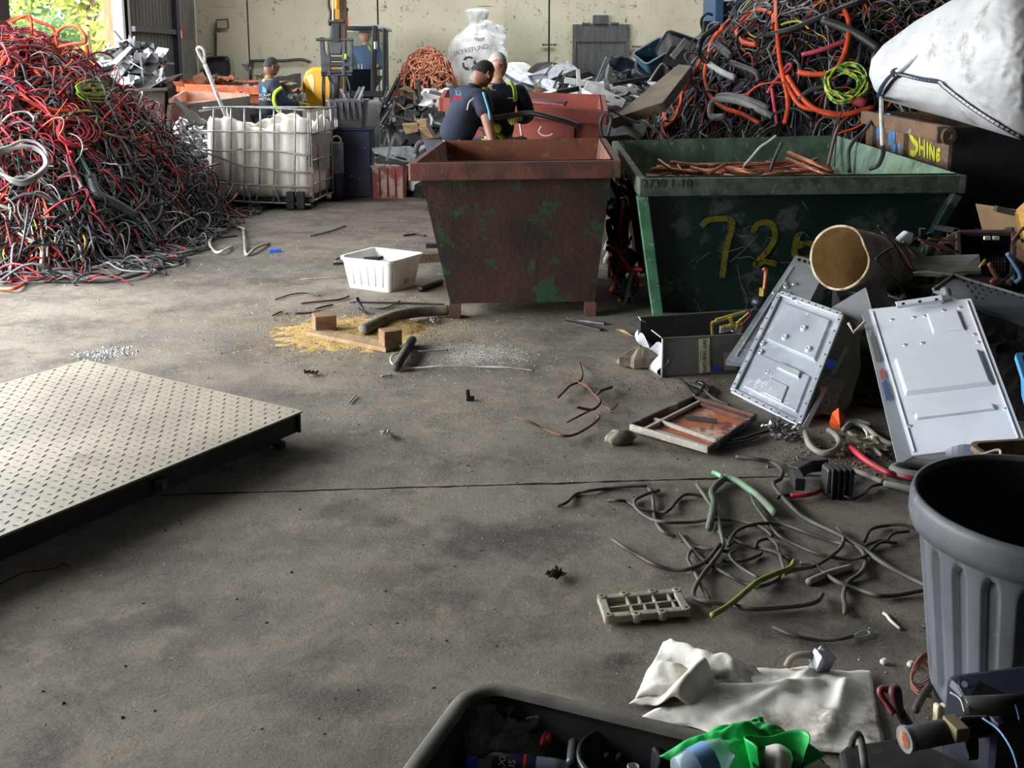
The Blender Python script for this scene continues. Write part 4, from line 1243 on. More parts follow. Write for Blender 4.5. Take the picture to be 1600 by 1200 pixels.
def strew(q, count, seed, kinds, mats, name, label, cat, group, size=(.3, .9), lift=.03, flat=.35):
    """count single offcuts laid over the patch q"""
    rr = random.Random(seed)
    for i in range(count):
        u, v = rr.random(), rr.random()
        c = bil(q, u, v) + Vector((0, 0, lift * rr.uniform(0, 2)))
        e1, e2 = (q[1] - q[0]).normalized(), (q[3] - q[0]).normalized()
        a = rr.uniform(0, PI)
        d = (e1 * math.cos(a) + e2 * math.sin(a) + Vector((0, 0, rr.gauss(0, flat)))).normalized()
        L_ = rr.uniform(*size)
        p0, p1 = c - d * L_ / 2, c + d * L_ / 2
        lowest = min(p0.z, p1.z)
        if lowest < .02:
            p0.z += .02 - lowest; p1.z += .02 - lowest
        kd = rr.choice(kinds)
        mb = MB()
        w = rr.uniform(.02, .06)
        if kd == 'bar': beam(mb, p0, p1, w, w * .6)
        elif kd == 'angle': angle_bar(mb, p0, p1, w, .004, rr.uniform(0, 6))
        elif kd == 'pipe': mb.tube(cr([p0, (p0 + p1) / 2 + Vector((rr.gauss(0, .03), 0, rr.gauss(0, .03))), p1], 3), w * .45, 8)
        elif kd == 'plate': beam(mb, p0, p1, rr.uniform(.1, .3), .006, (rr.gauss(0, .4), rr.gauss(0, .4), 1))
        else: mb = crumple_mb(c, (L_ * .7, L_ * .55), rr.randint(0, 9999), 6, None, .45)
        zone = ', ' + ('front' if v < .34 else 'back' if v > .67 else 'mid') + ' ' + ('left' if u < .34 else 'right' if u > .67 else 'middle') + {'bar': ' bar', 'angle': ' angle', 'pipe': ' pipe', 'plate': ' plate', 'crumple': ' sheet'}[kd]
        nm, lb, ct = (name[kd], label[kd], cat[kd]) if isinstance(name, dict) else (name, label, cat)
        solo(nm, mb, rr.choice(mats[kd] if isinstance(mats, dict) else mats), lb + zone, ct, group if isinstance(group, str) else group[kd])

# ---------------------------------------------------------------- people
def skin_mb(verts, edges, radii, root=0, sub=1, mb=None, xf=None):
    """grow a smooth surface over a skeleton"""
    me = bpy.data.meshes.new('sk')
    me.from_pydata([tuple(v) for v in verts], edges, [])
    ob = bpy.data.objects.new('sk', me)
    C.objects.link(ob)
    md = ob.modifiers.new('skin', 'SKIN')
    md.use_smooth_shade = True
    md.branch_smoothing = 0.6
    for i, r in enumerate(radii):
        me.skin_vertices[0].data[i].radius = r if isinstance(r, tuple) else (r, r)
        me.skin_vertices[0].data[i].use_root = (i == root)
    s = ob.modifiers.new('sub', 'SUBSURF')
    s.levels = sub
    dg = bpy.context.evaluated_depsgraph_get()
    dg.update()
    m2 = bpy.data.meshes.new_from_object(ob.evaluated_get(dg))
    mb = mb or MB()
    mb.add([tuple(xf @ v.co) if xf else tuple(v.co) for v in m2.vertices], [tuple(p.vertices) for p in m2.polygons])
    bpy.data.objects.remove(ob)
    bpy.data.meshes.remove(me)
    bpy.data.meshes.remove(m2)
    return mb
def head_mb(mb, c, fwd, up, s=1.0):
    """a sculpted head: skull, brow, nose, lips, chin, ears"""
    f, u = Vector(fwd).normalized(), Vector(up).normalized()
    r = f.cross(u).normalized()
    u = r.cross(f)
    rows, cols = 22, 28
    v = []
    for j in range(rows + 1):
        ph = PI * j / rows
        z = -math.cos(ph)
        for i in range(cols):
            a = 2 * PI * i / cols
            x, y = math.sin(ph) * math.sin(a), math.sin(ph) * math.cos(a)     # y forward
            w = 0.076 * (1.0 if z > -.2 else 1 - 0.34 * (-z - .2) / .8)        # narrower jaw
            d = 0.098 if y < 0 else 0.092
            px_, py_, pz_ = x * w, y * d, z * 0.118
            front = max(0, y)
            if front > .3:
                nose = math.exp(-((x / .17) ** 2)) * math.exp(-(((z + .08) / .2) ** 2))
                py_ += .020 * nose
                py_ += .007 * math.exp(-(((z - .18) / .09) ** 2)) * math.exp(-((x / .55) ** 2))        # brow
                for ex in (-.36, .36):
                    py_ -= .011 * math.exp(-(((x - ex) / .17) ** 2)) * math.exp(-(((z - .05) / .1) ** 2))  # sockets
                py_ += .006 * math.exp(-(((z + .40) / .06) ** 2)) * math.exp(-((x / .25) ** 2))        # lips
                py_ -= .004 * math.exp(-(((z + .52) / .05) ** 2)) * math.exp(-((x / .3) ** 2))
                py_ += .012 * math.exp(-(((z + .72) / .16) ** 2)) * math.exp(-((x / .35) ** 2))        # chin
            v.append(tuple(Vector(c) + (r * px_ + f * py_ + u * pz_) * s))
    fs = [(j * cols + i, j * cols + (i + 1) % cols, (j + 1) * cols + (i + 1) % cols, (j + 1) * cols + i) for j in range(rows) for i in range(cols)]
    mb.add(v, fs)
    for sx in (-1, 1):
        e = Vector(c) + (r * sx * .078 + f * -.008 + u * -.005) * s
        m = Matrix((r, f, u)).transposed()
        mb.ball(e, (0.011 * s, 0.021 * s, 0.033 * s), 8, 6, m @ Euler((.2, 0, sx * .35)).to_matrix())
    return r, f, u
M_SKIN_A = M('skin_a', (150, 106, 84), (136, 92, 72), scale=9, rough=.55)
M_SKIN_B = M('skin_b', (190, 142, 120), (180, 126, 104), scale=9, rough=.5)
M_NAVY = M('navy_cloth', (34, 40, 62), (26, 31, 50), scale=5, rough=.85, bump=.35, bscale=18)
M_NAVYP = M('navy_trousers', (36, 42, 58), (28, 32, 46), scale=5, rough=.9, bump=.3, bscale=18)
M_HIVIS = M('hi_vis_yellow', (184, 220, 40), (160, 196, 34), scale=5, rough=.7)
M_GLOVE = M('yellow_work_glove', (196, 190, 60), (150, 146, 70), (120, 118, 104), scale=18, scale3=30, rough=.85)
M_HAIRD = M('dark_hair', (30, 27, 25), (48, 44, 42), scale=40, rough=.75, bump=.6, bscale=120)
M_HAIRG = M('grey_stubble', (178, 160, 148), (206, 196, 190), scale=60, rough=.7)
M_EYE = M('eye_dark', (26, 22, 20), rough=.3)
M_BOOT = M('work_boot', (52, 42, 34), rough=.8)

def hair_mb(c, fwd, up, s, lo, front_lo, thick=.006):
    """cap of hair: everything of the skull above lo at the back and above front_lo in front"""
    f, u = Vector(fwd).normalized(), Vector(up).normalized()
    r = f.cross(u).normalized()
    u = r.cross(f)
    rows, cols = 12, 28
    v = []
    for j in range(rows + 1):
        for i in range(cols):
            a = 2 * PI * i / cols
            y0_ = math.cos(a)
            zlo = lo + (front_lo - lo) * (0.5 + 0.5 * max(-1, min(1, (y0_ - .15) * 2.2)))
            z = zlo + (1 - zlo) * (j / rows)
            rad = math.sqrt(max(0, 1 - z * z))
            x, y = rad * math.sin(a), rad * math.cos(a)
            w, d = .076 + thick, (.098 if y < 0 else .092) + thick
            v.append(tuple(Vector(c) + (r * x * w + f * y * d + u * z * (.118 + thick)) * s))
    fs = [(j * cols + i, j * cols + (i + 1) % cols, (j + 1) * cols + (i + 1) % cols, (j + 1) * cols + i) for j in range(rows) for i in range(cols)]
    return MB().add(v, fs)

def hand_chain(w, d, n, side, curl=.5, s=1.0):
    """palm and five finger chains from the wrist w along d; n the back of the hand; returns verts, edges, radii"""
    d, n = Vector(d).normalized(), Vector(n).normalized()
    t = d.cross(n).normalized() * side
    V = [Vector(w), Vector(w) + d * .045 * s, Vector(w) + d * .085 * s]
    E = [(0, 1), (1, 2)]
    Rr = [(.026 * s, .02 * s), (.036 * s, .017 * s), (.036 * s, .014 * s)]
    for k, (off, ln) in enumerate(((-.03, .07), (-.01, .082), (.01, .078), (.03, .062))):
        base = Vector(w) + d * .082 * s + t * off * s
        a = curl
        p1 = base + (d * math.cos(a * .4) - n * math.sin(a * .4)) * ln * .5 * s
        p2 = p1 + (d * math.cos(a * 1.2) - n * math.sin(a * 1.2)) * ln * .32 * s
        p3 = p2 + (d * math.cos(a * 1.9) - n * math.sin(a * 1.9)) * ln * .28 * s
        b = len(V)
        V += [base, p1, p2, p3]
        E += [(2, b), (b, b + 1), (b + 1, b + 2), (b + 2, b + 3)]
        Rr += [.0105 * s, .0100 * s, .0095 * s, .0085 * s]
    b = len(V)
    th0 = Vector(w) + d * .03 * s - t * .032 * s
    th1 = th0 + (d * .7 - t * .6 - n * .25).normalized() * .04 * s
    th2 = th1 + (d * .85 - t * .25 - n * .45).normalized() * .032 * s
    V += [th0, th1, th2]
    E += [(1, b), (b, b + 1), (b + 1, b + 2)]
    Rr += [.0125 * s, .0115 * s, .0095 * s]
    return V, E, Rr

def person(label, loc, heading, J, skin, look, headc=None, hair=None, sleeves='long', top=M_NAVY, gloves=(True, True), trousers=M_NAVYP, extra=None, curl=(.6, .6), handn=None, s=1.0):
    """J: joint positions in the person's frame (x right hand side, y forward). heading turns forward (+y) about z."""
    rot = Matrix.Rotation(heading, 4, 'Z')
    X = Matrix.Translation(Vector(loc)) @ rot
    t = thing('person', label, 'person', loc)
    W = {k: X @ Vector(p) for k, p in J.items()}
    lk = (rot @ Vector(look)).normalized()
    # body: one skinned surface from pelvis to fingertips, head sculpted onto the neck
    names = ['pelvis', 'belly', 'chest', 'neck', 'headb', 'shL', 'elL', 'wrL', 'shR', 'elR', 'wrR', 'hipL', 'knL', 'anL', 'toL', 'hipR', 'knR', 'anR', 'toR']
    rad = [.088, .092, .105, .055, .055, .062, .045, .032, .062, .045, .032, .088, .06, .042, .04, .088, .06, .042, .04]
    idx = {n: i for i, n in enumerate(names)}
    E = [('pelvis', 'belly'), ('belly', 'chest'), ('chest', 'neck'), ('neck', 'headb'), ('chest', 'shL'), ('shL', 'elL'), ('elL', 'wrL'), ('chest', 'shR'), ('shR', 'elR'), ('elR', 'wrR'),
         ('pelvis', 'hipL'), ('hipL', 'knL'), ('knL', 'anL'), ('anL', 'toL'), ('pelvis', 'hipR'), ('hipR', 'knR'), ('knR', 'anR'), ('anR', 'toR')]
    V = [W[n] for n in names]
    Ed = [(idx[a], idx[b]) for a, b in E]
    Rd = [r * s if not isinstance(r, tuple) else r for r in rad]
    hands = {}
    for sd, sg_ in (('L', -1), ('R', 1)):
        d = (W['wr' + sd] - W['el' + sd])
        nn = (handn or {}).get(sd)
        nn = (rot @ Vector(nn)) if nn else d.cross(Vector((0, 0, 1))).cross(d)
        hv, he, hr = hand_chain(W['wr' + sd], d, nn, sg_, curl[0 if sd == 'L' else 1])
        hands[sd] = (hv, he, hr)
        b = len(V)
        V += hv[1:]
        Ed += [(idx['wr' + sd] if a == 0 else b + a - 1, b + c - 1) for a, c in he]
        Rd += [q if isinstance(q, float) else min(q) * 1.4 for q in hr[1:]]
    mb = skin_mb(V, Ed, Rd)
    hc = W['headb'] + (rot @ Vector((0, .012, .075))) if headc is None else X @ Vector(headc)
    up = (hc - W['headb']).normalized() * .5 + Vector((0, 0, .5))
    r_, f_, u_ = head_mb(mb, hc, lk, up)
    part('body', mb, skin, t, smooth=True)
    for sx in (-1, 1):
        part('eye', MB().ball(hc + r_ * .029 * sx + f_ * .080 + u_ * .006, (.010, .008, .006), 8, 6), M_EYE, t, smooth=True)
    part('eyebrow', MB().tube([hc + r_ * -.045 + f_ * .082 + u_ * .022, hc + r_ * -.02 + f_ * .096 + u_ * .026], .004, 5).tube([hc + r_ * .045 + f_ * .082 + u_ * .022, hc + r_ * .02 + f_ * .096 + u_ * .026], .004, 5), M_HAIRD, t)
    part('mouth', MB().ball(hc + f_ * .094 + u_ * -.049, (.022, .006, .003), 8, 5, Matrix((r_, f_, u_)).transposed()), M('lip', (140, 84, 72), rough=.5), t)
    if hair:
        part('hair', hair_mb(hc, lk, up, 1.0, hair[1], hair[2]), hair[0], t, smooth=True)
    # shirt
    arm = {'long': ('elL', 'wrL', 'elR', 'wrR'), 'short': ('elL', 'elR')}[sleeves]
    sn = ['pelvis', 'belly', 'chest', 'neck', 'shL', 'shR'] + list(arm)
    V = [W[n].copy() for n in sn]
    if sleeves == 'short':
        for i, sd in ((6, 'L'), (7, 'R')):
            V[i] = W['sh' + sd] + (W['el' + sd] - W['sh' + sd]) * .82
    else:
        for n_ in ('wrL', 'wrR'):
            e_ = n_.replace('wr', 'el')
            V[sn.index(n_)] = W[e_] + (W[n_] - W[e_]) * .93
    V[3] = W['chest'] + (W['neck'] - W['chest']) * .84
    sr_ = dict(pelvis=.165, belly=.158, chest=.172, neck=.086, shL=.09, shR=.09, elL=.068, elR=.068, wrL=.052, wrR=.052)
    Ed = [(0, 1), (1, 2), (2, 3), (2, 4), (2, 5)]
    if sleeves == 'short': Ed += [(4, 6), (5, 7)]
    else: Ed += [(4, 6), (6, 7), (5, 8), (8, 9)]
    sh_ = part('shirt', skin_mb(V, Ed, [sr_[n] * s for n in sn], sub=2), top, t, smooth=True)
    # collar
    cpt = W['chest'] + (W['neck'] - W['chest']) * .80
    ax = (W['neck'] - W['chest']).normalized()
    m = ax.to_track_quat('Z', 'Y').to_matrix()
    part('collar', MB().lathe(cpt, [(.086, -.02), (.074, .03), (.068, .03), (.076, -.02)], 18, m), top, t, smooth=True)
    V = [W['pelvis'] + (W['belly'] - W['pelvis']) * .15, W['hipL'], W['knL'], W['anL'], W['hipR'], W['knR'], W['anR']]
    part('trousers', skin_mb(V, [(0, 1), (1, 2), (2, 3), (0, 4), (4, 5), (5, 6)], [.175, .122, .09, .07, .122, .09, .07], sub=2), trousers, t, smooth=True)
    for sd in 'LR':
        part('boot', skin_mb([W['an' + sd] + Vector((0, 0, .05)), W['an' + sd] + Vector((0, 0, -.02)), W['to' + sd]], [(0, 1), (1, 2)], [.056, .058, .046]), M_BOOT, t, smooth=True)
    for i, sd in enumerate('LR'):
        if gloves[i]:
            hv, he, hr = hands[sd]
            hv = [hv[0] - (W['wr' + sd] - W['el' + sd]).normalized() * .05] + hv
            he = [(0, 1)] + [(a + 1, b + 1) for a, b in he]
            hr = [(.05, .042)] + [tuple(x * 1.3 for x in q) if isinstance(q, tuple) else q * 1.25 for q in hr]
            part('glove', skin_mb(hv, he, hr), M_GLOVE, t, smooth=True)
    return t, W, X, hc, (r_, f_, u_)
STAND = dict(pelvis=(0, 0, .93), belly=(0, .01, 1.10), chest=(0, .0, 1.30), neck=(0, .0, 1.44), headb=(0, .02, 1.51), shL=(-.18, 0, 1.385), shR=(.18, 0, 1.385), elL=(-.25, .02, 1.12), elR=(.25, .02, 1.12),
             wrL=(-.24, .16, .94), wrR=(.24, .16, .94), hipL=(-.09, 0, .88), hipR=(.09, 0, .88), knL=(-.11, .03, .48), knR=(.11, .03, .48), anL=(-.11, -.01, .1), anR=(.11, -.01, .1), toL=(-.13, .14, .045), toR=(.13, .14, .045))
# ================================================================ BACKGROUND: PEOPLE, EXCAVATOR, HEAPS
# ---- standing man in hi-vis, facing the camera, looking right, cable in both hands
S3 = P(778, 400, 9.2)
J = dict(STAND)
J.update(shL=(-.2, 0, 1.40), shR=(.2, 0, 1.40), elL=(-.27, .03, 1.15), elR=(.27, .06, 1.17), wrL=(-.16, .24, 1.16), wrR=(.10, .27, 1.12), chest=(0, 0, 1.32), neck=(0, .02, 1.46), headb=(0, .04, 1.53))
m3, W, X, hc, ax = person('standing bald man in navy hi-vis shirt holding a thick black cable', (S3.x, 9.2, 0), PI + .1, J, M_SKIN_B, (-.5, .8, -.12), hair=(M_HAIRG, .15, .55), sleeves='long', curl=(1.0, 1.0), s=1.12)
def torso_patch(name, W_, q, mat, parent, r=.02, flat=.4):
    part(name, MB().tube(cr(q, 5), r, 8, flat=flat), mat, parent, smooth=True)
fwd = X.to_3x3() @ Vector((0, 1, 0)); rgt = X.to_3x3() @ Vector((1, 0, 0))
def body_pt(x, y, z): return X @ Vector((x, y, z))
for sx in (-1, 1):
    part('hi_vis_sleeve', skin_mb([W['elL' if sx < 0 else 'elR'] * .7 + W['shL' if sx < 0 else 'shR'] * .3, W['elL' if sx < 0 else 'elR'], W['elL' if sx < 0 else 'elR'] * .12 + W['wrL' if sx < 0 else 'wrR'] * .88], [(0, 1), (1, 2)], [.080, .076, .058]), M_HIVIS, m3, smooth=True)
    part('hi_vis_yoke', MB().tube(cr([body_pt(sx * .11, .1, 1.47), body_pt(sx * .135, .165, 1.40), body_pt(sx * .14, .185, 1.30)], 4), .028, 8, flat=.45), M_HIVIS, m3, smooth=True)
part('hi_vis_hem', MB().lathe(body_pt(0, 0, .93), [(.172, -.03), (.182, 0), (.176, .04)], 24), M_HIVIS, m3, smooth=True)
part('chest_badge', MB().box(body_pt(-.1, .196, 1.33), (.06, .006, .012)), M_CHALK, m3)
ce = thing('cable', 'thick black cable held by the standing man over red skip', 'cable', body_pt(.1, .36, 1.1))
part('sheath', MB().tube(cr([body_pt(.22, .33, 1.14), body_pt(.06, .36, 1.165), body_pt(-.1, .37, 1.19), P(830, 177, 8.75), P(862, 184, 8.7), P(885, 190, 8.7), P(906, 198, 8.72)], 5), .023, 10), CB['black'], ce, smooth=True)

# ---- man bent over the skip, back half turned to the camera, facing right
S2 = P(712, 400, 8.72)
J = dict(STAND)
J.update(pelvis=(0, -.02, .93), belly=(0, .04, 1.11), chest=(0, .14, 1.29), neck=(0, .225, 1.43), headb=(0, .265, 1.475), shL=(-.19, .17, 1.36), shR=(.19, .15, 1.37), elL=(-.22, .32, 1.12), elR=(.33, .12, 1.14),
         wrL=(-.05, .42, 1.04), wrR=(.42, .10, .985))
m2, W, X, hc, ax = person('dark haired man in navy shirt bending over the rusty skip', (S2.x, 8.72, 0), -PI / 2 + .62, J, M_SKIN_A, (-.05, .85, -.45), headc=(0, .30, 1.54), hair=(M_HAIRD, -.15, .5), sleeves='short', curl=(.7, .5), s=1.12)
M_LB = M('light_blue_print', (120, 190, 224), rough=.7)
M_RP = M('red_print', (206, 50, 78), rough=.7)
def patch_on(name, body_local, size, mat, rotv, parent, Xm):
    part(name, MB().box(Xm @ Vector(body_local), size, rotv), mat, parent)
nrm = (P(710, 150, 8.5) - Vector((0, 0, CAM_H))).normalized()
def px_patch(name, pts, Y, mat, parent, t=.006):
    part(name, MB().slab([P(x, y, Y) for x, y in pts], t), mat, parent)
rt3 = X.to_3x3()
fr = frame_from(P(716, 145, 8.55), Vector((1, -.1, .25)), (0, 0, 1))
part('shirt_logo', text_mb('LJ', .06, fr, .002), M_LB, m2)
fr = frame_from(P(715, 153, 8.535), Vector((1, -.1, .16)), (0, 0, 1))
part('shirt_print', MB().box(P(714, 153, 8.545), (.065, .006, .026), (0, -.15, 0)), M_RP, m2)
a, b = W['shR'], W['elR']
part('sleeve_stripe', MB().tube(cr([a + Vector((.02, -.085, .02)), (a + b) / 2 + Vector((.035, -.083, 0)), b * .85 + a * .15 + Vector((.03, -.07, 0))], 4), .02, 8, flat=.5), M_LB, m2, smooth=True)
part('back_piping', MB().tube(cr([P(741, 153, 8.50), P(733, 160, 8.49), P(730, 172, 8.48)], 4), .006, 6), M_CHALK, m2, smooth=True)
part('earpiece', MB().ball(hc + ax[0] * .084 + ax[2] * -.02 + ax[1] * .0, (.008, .008, .014), 8, 6), M_CHALK, m2)

# ---- man behind the tote, seen from behind at three quarters
S1 = P(427, 300, 12.95)
J = dict(STAND)
J.update(elR=(.27, .1, 1.13), wrR=(.2, .32, 1.12), elL=(-.27, .1, 1.13), wrL=(-.18, .32, 1.1), headb=(0, .03, 1.50), neck=(0, .01, 1.43))
m1, W, X, hc, ax = person('man in navy and lime work jacket standing behind the white tote', (S1.x, 12.95, 0), -PI / 2 + .55, J, M_SKIN_A, (-.05, 1, -.08), hair=(M_HAIRD, -.05, .5), sleeves='long', s=1.08)
part('hi_vis_sleeve', skin_mb([W['shR'], W['elR'] * .6 + W['shR'] * .4 ], [(0, 1)], [.05, .05]), M_NAVY, m1)
for q in ([P(440, 137, 12.74), P(430, 145, 12.70), P(428, 158, 12.69), P(433, 170, 12.69), P(439, 178, 12.70)],):
    part('hi_vis_panel', MB().tube(cr(q, 5), .045, 8, flat=.5), M_HIVIS, m1, smooth=True)
part('hi_vis_cuff', skin_mb([W['elR'] * .75 + W['wrR'] * .25, W['elR'] * .3 + W['wrR'] * .7], [(0, 1)], [.078, .064]), M_HIVIS, m1, smooth=True)
part('hi_vis_collar', MB().lathe(W['chest'] * .12 + W['neck'] * .88, [(.094, -.02), (.08, .015), (.072, .015)], 18), M_HIVIS, m1, smooth=True)
part('glasses', MB().tube(cr([hc + ax[0] * .082 + ax[1] * -.01 + ax[2] * .01, hc + ax[0] * .07 + ax[1] * .075 + ax[2] * .006, hc + ax[0] * .02 + ax[1] * .107 + ax[2] * .004], 4), .006, 6), M_EYE, m1)
fr = frame_from(P(414, 152, 12.765), Vector((1, .05, .02)), (0, 0, 1))
part('back_print', text_mb('SCRAP\nMETAL', .05, fr, .002), M_CHALK, m1)
part('back_logo', MB().slab([P(410, 134, 12.77), P(416, 139, 12.77), P(416, 145, 12.77), P(410, 144, 12.77)], .01), M_LB, m1)

# ---------------------------------------------------------------- mini excavator
EY = 15.4
M_EXY = M('excavator_yellow', (240, 176, 44), (222, 156, 34), scale=2, rough=.4)
M_EXG = M('excavator_grey', (84, 84, 86), (66, 66, 68), scale=5, rough=.5, metal=.3)
M_EXB = M('excavator_black', (26, 27, 30), rough=.45)
M_CHROME = M('chrome_rod', (200, 200, 200), rough=.2, metal=.9)
ex = thing('excavator', 'yellow mini excavator with black cab and grey coupler facing forward', 'excavator', (P(540, 100, EY).x, EY + .6, 0))
xl, xr = P(474, 100, EY).x, P(606, 100, EY).x
for sx in (xl + .18, xr - .18):
    tr = part('track', MB().lathe((0, 0, 0), [(0, 0)], 3).box((sx, EY + .7, .25), (.32, 1.9, .5)), M_EXB, ex, bevel=.12)
part('slew_ring', MB().cyl((xl + .66, EY + .7, .48), (xl + .66, EY + .7, .62), .4, n=24), M_EXB, ex)
part('deck', MB().box(((xl + xr) / 2, EY + .75, .68), (xr - xl, 1.5, .14)), M_EXG, ex, bevel=.03)
hd = [(472, 172), (472, 122), (477, 111), (488, 105), (512, 105), (520, 112), (520, 172)]
hood = part('hood', MB().slab([P(x, y, EY - .05) for x, y in hd], 1.0), M_EXY, ex, bevel=.05)
part('hood_vent', MB().slab([P(477, 119, EY - .058), P(488, 115, EY - .058), P(491, 124, EY - .058), P(490, 146, EY - .058)], .01), M('pale_yellow', (246, 226, 160), rough=.5), hood)
part('hood_seam', MB().slab([P(506, 108, EY - .056), P(508, 108, EY - .056), P(508, 170, EY - .056), P(506, 170, EY - .056)], .01), M_EXB, hood)
# cab: posts, roof, panes
def post(x0, y0_, x1, y1_, w, Y, name='cab_post', mat=M_EXB):
    mb = MB(); beam(mb, P(x0, y0_, Y), P(x1, y1_, Y), w, w, (0, 1, 0)); return part(name, mb, mat, ex, bevel=.012)
cf, cb = EY + .02, EY + 1.05
for Y in (cf, cb):
    post(586, 40, 583, 147, .075, Y); post(538, 44, 540, 147, .05, Y); post(600, 44, 600, 145, .05, Y)
post(540, 44, 586, 44, .06, cf); post(541, 147, 600, 147, .09, cf)
part('roof', MB().slab([P(536, 46, EY), P(537, 39, EY), P(580, 37, EY), P(598, 40, EY), P(600, 47, EY)], 1.15), M('roof_grey', (158, 158, 164), rough=.4), ex, bevel=.03)
part('front_window', MB().slab([P(541, 47, cf), P(583, 47, cf), P(582, 144, cf), P(542, 144, cf)], .006), M('cab_glass', (190, 222, 206), rough=.05, alpha=.05), ex)
part('cab_shade_pane', MB().slab([P(543, 108, cf - .01), P(582, 108, cf - .01), P(581, 143, cf - .01), P(543, 143, cf - .01)], .006), M('cab_shade_tint', (16, 20, 28), rough=.08, alpha=.8), ex)  # dark pane added to stand in for the unlit cab interior
part('side_window', MB().slab([P(589, 47, cf), P(598, 49, cf), P(598, 140, cf), P(587, 140, cf)], .006), M('cab_glass', (0, 0, 0)), ex)
part('door_edge', MB().slab([P(601, 44, EY), P(606, 47, EY), P(607, 142, EY), P(601, 142, EY)], .05), M_EXB, ex)
part('back_window', MB().slab([P(541, 50, cb), P(597, 50, cb), P(597, 108, cb), P(541, 108, cb)], .006), M('cab_shade_glass', (60, 74, 70), rough=.1, alpha=.45), ex)  # dark tint puts the shade inside the cab into the glass
part('seat', MB().box(P(568, 125, EY + .65), (.42, .45, .14)).box(P(570, 105, EY + .9), (.4, .1, .6)), M_EXB, ex, bevel=.03)
part('dash', MB().box(P(556, 140, EY + .2), (.3, .15, .3)), M_EXB, ex, bevel=.02)
for x in (561, 566):
    part('control_lever', MB().cyl(P(x, 145, EY + .25), P(x, 100, EY + .25), .012, n=6), M_CHROME, ex)
part('mirror', MB().box(P(587, 71, EY - .1), (.05, .06, .13)), M_CHROME, ex, bevel=.015)
part('lamp_post', MB().cyl(P(541, 40, EY), P(541, 12, EY), .02, n=8), M_EXB, ex)
part('work_lamp', MB().cyl(P(541, 15, EY - .05), P(541, 15, EY + .02), .035, n=14), M_EXB, ex)
part('beacon', MB().cyl(P(541, 37, EY), P(541, 27, EY), .035, .028, n=14), M('orange_beacon', (240, 84, 30), rough=.3), ex)
# arm hanging in front
AY = EY - .75
def arm_box(pts, t, mat, name, Y=AY, **kw):
    return part(name, MB().slab([P(x, y, Y) for x, y in pts], t), mat, ex, **kw)
arm_box([(516, -60), (537, -60), (538, 20), (531, 34), (516, 34)], .16, M_EXY, 'dipper_arm', bevel=.01)
arm_box([(529, -60), (538, -60), (539, 60), (531, 60)], .17, M('brown_grey_steel', (96, 72, 52), (70, 56, 46), rough=.6), 'arm_side_plate', AY - .005)
part('hydraulic_rod', MB().cyl(P(521, -40, AY - .1), P(521, 32, AY - .1), .022, n=12), M_CHROME, ex)
part('hydraulic_barrel', MB().cyl(P(526, -60, AY - .1), P(526, 14, AY - .1), .035, n=12), M_EXY, ex)
part('hose_bundle', MB().tube(cr([P(514, -40, AY), P(513, 5, AY), P(516, 20, AY), P(514, 40, AY)], 5), .02, 8), M_EXB, ex)
part('pin_boss', MB().cyl(P(513, 33, AY - .05), P(537, 33, AY - .05), .026, n=12), M_EXG, ex)
arm_box([(516, 34), (535, 34), (537, 66), (533, 86), (516, 86), (513, 62)], .12, M_EXG, 'link', bevel=.02)
arm_box([(520, 38), (530, 38), (530, 66), (520, 66)], .04, M_EXB, 'link_slot', AY - .03)
part('top_pin', MB().cyl(P(494, 62, AY), P(552, 62, AY), .022, n=12), M_EXG, ex)
for pts in ([(499, 58), (506, 58), (507, 80), (512, 90), (512, 112), (502, 112), (500, 80)], [(511, 60), (515, 60), (517, 118), (512, 118)], [(535, 60), (540, 60), (539, 118), (534, 118)], [(546, 62), (551, 62), (551, 112), (546, 112)]):
    arm_box(pts, .05, M_EXG, 'coupler_plate', bevel=.006)
for y, r in ((92, .03), (101, .035), (112, .025), (117, .02)):
    part('coupler_bar', MB().cyl(P(502, y, AY + .03), P(550, y, AY + .03), r, n=10), M_EXG, ex)
part('lock_tag', MB().box(P(539.5, 88, AY - .03), (.03, .02, .07)), M_HIVIS, ex)
part('breaker_body', MB().cyl(P(523, 118, AY + .05), P(522, 172, AY + .05), .075, .065, n=16), M_EXG, ex, smooth=True)
for a_, b_, c_ in (((514, 120), (518, 140), (513, 168)), ((541, 118), (547, 140), (544, 165)), ((505, 116), (504, 140), (506, 170))):
    part('hydraulic_hose', MB().tube(cr([P(*a_, AY), P(*b_, AY - .1), P(*c_, AY)], 5), .014, 7), M_EXB, ex, smooth=True)
# operator sitting in the cab
O = P(572, 130, EY + .55)
J = dict(STAND)
dz = O.z - .86
J = {k: (v[0], v[1], v[2] + dz) for k, v in STAND.items()}
J.update(knL=(-.13, .40, .90 + dz), knR=(.13, .40, .90 + dz), anL=(-.14, .46, .52 + dz), anR=(.14, .46, .52 + dz), toL=(-.14, .60, .47 + dz), toR=(.14, .60, .47 + dz),
         wrL=(-.24, .30, 1.12 + dz), wrR=(.24, .30, 1.12 + dz))
op, W, X, hc, ax = person('excavator operator in blue shirt and red earmuffs sitting in cab', (O.x, EY + .62, 0), PI - .1, J, M_SKIN_B, (.7, .7, -.15), hair=(M_HAIRD, -.1, .5), sleeves='long', top=M('royal_blue_cloth', (30, 66, 112), (24, 48, 84), rough=.8), gloves=(False, False))
part('cap', hair_mb(hc, ax[1], ax[2], 1.0, .2, .3, .012), M_EXB, op, smooth=True)
part('earmuff', MB().cyl(hc + ax[0] * .075, hc + ax[0] * .11, .036, n=14), M('red_muff', (214, 46, 44), rough=.4), op)
part('earmuff', MB().cyl(hc - ax[0] * .075, hc - ax[0] * .11, .036, n=14), M('red_muff', (214, 46, 44)), op)
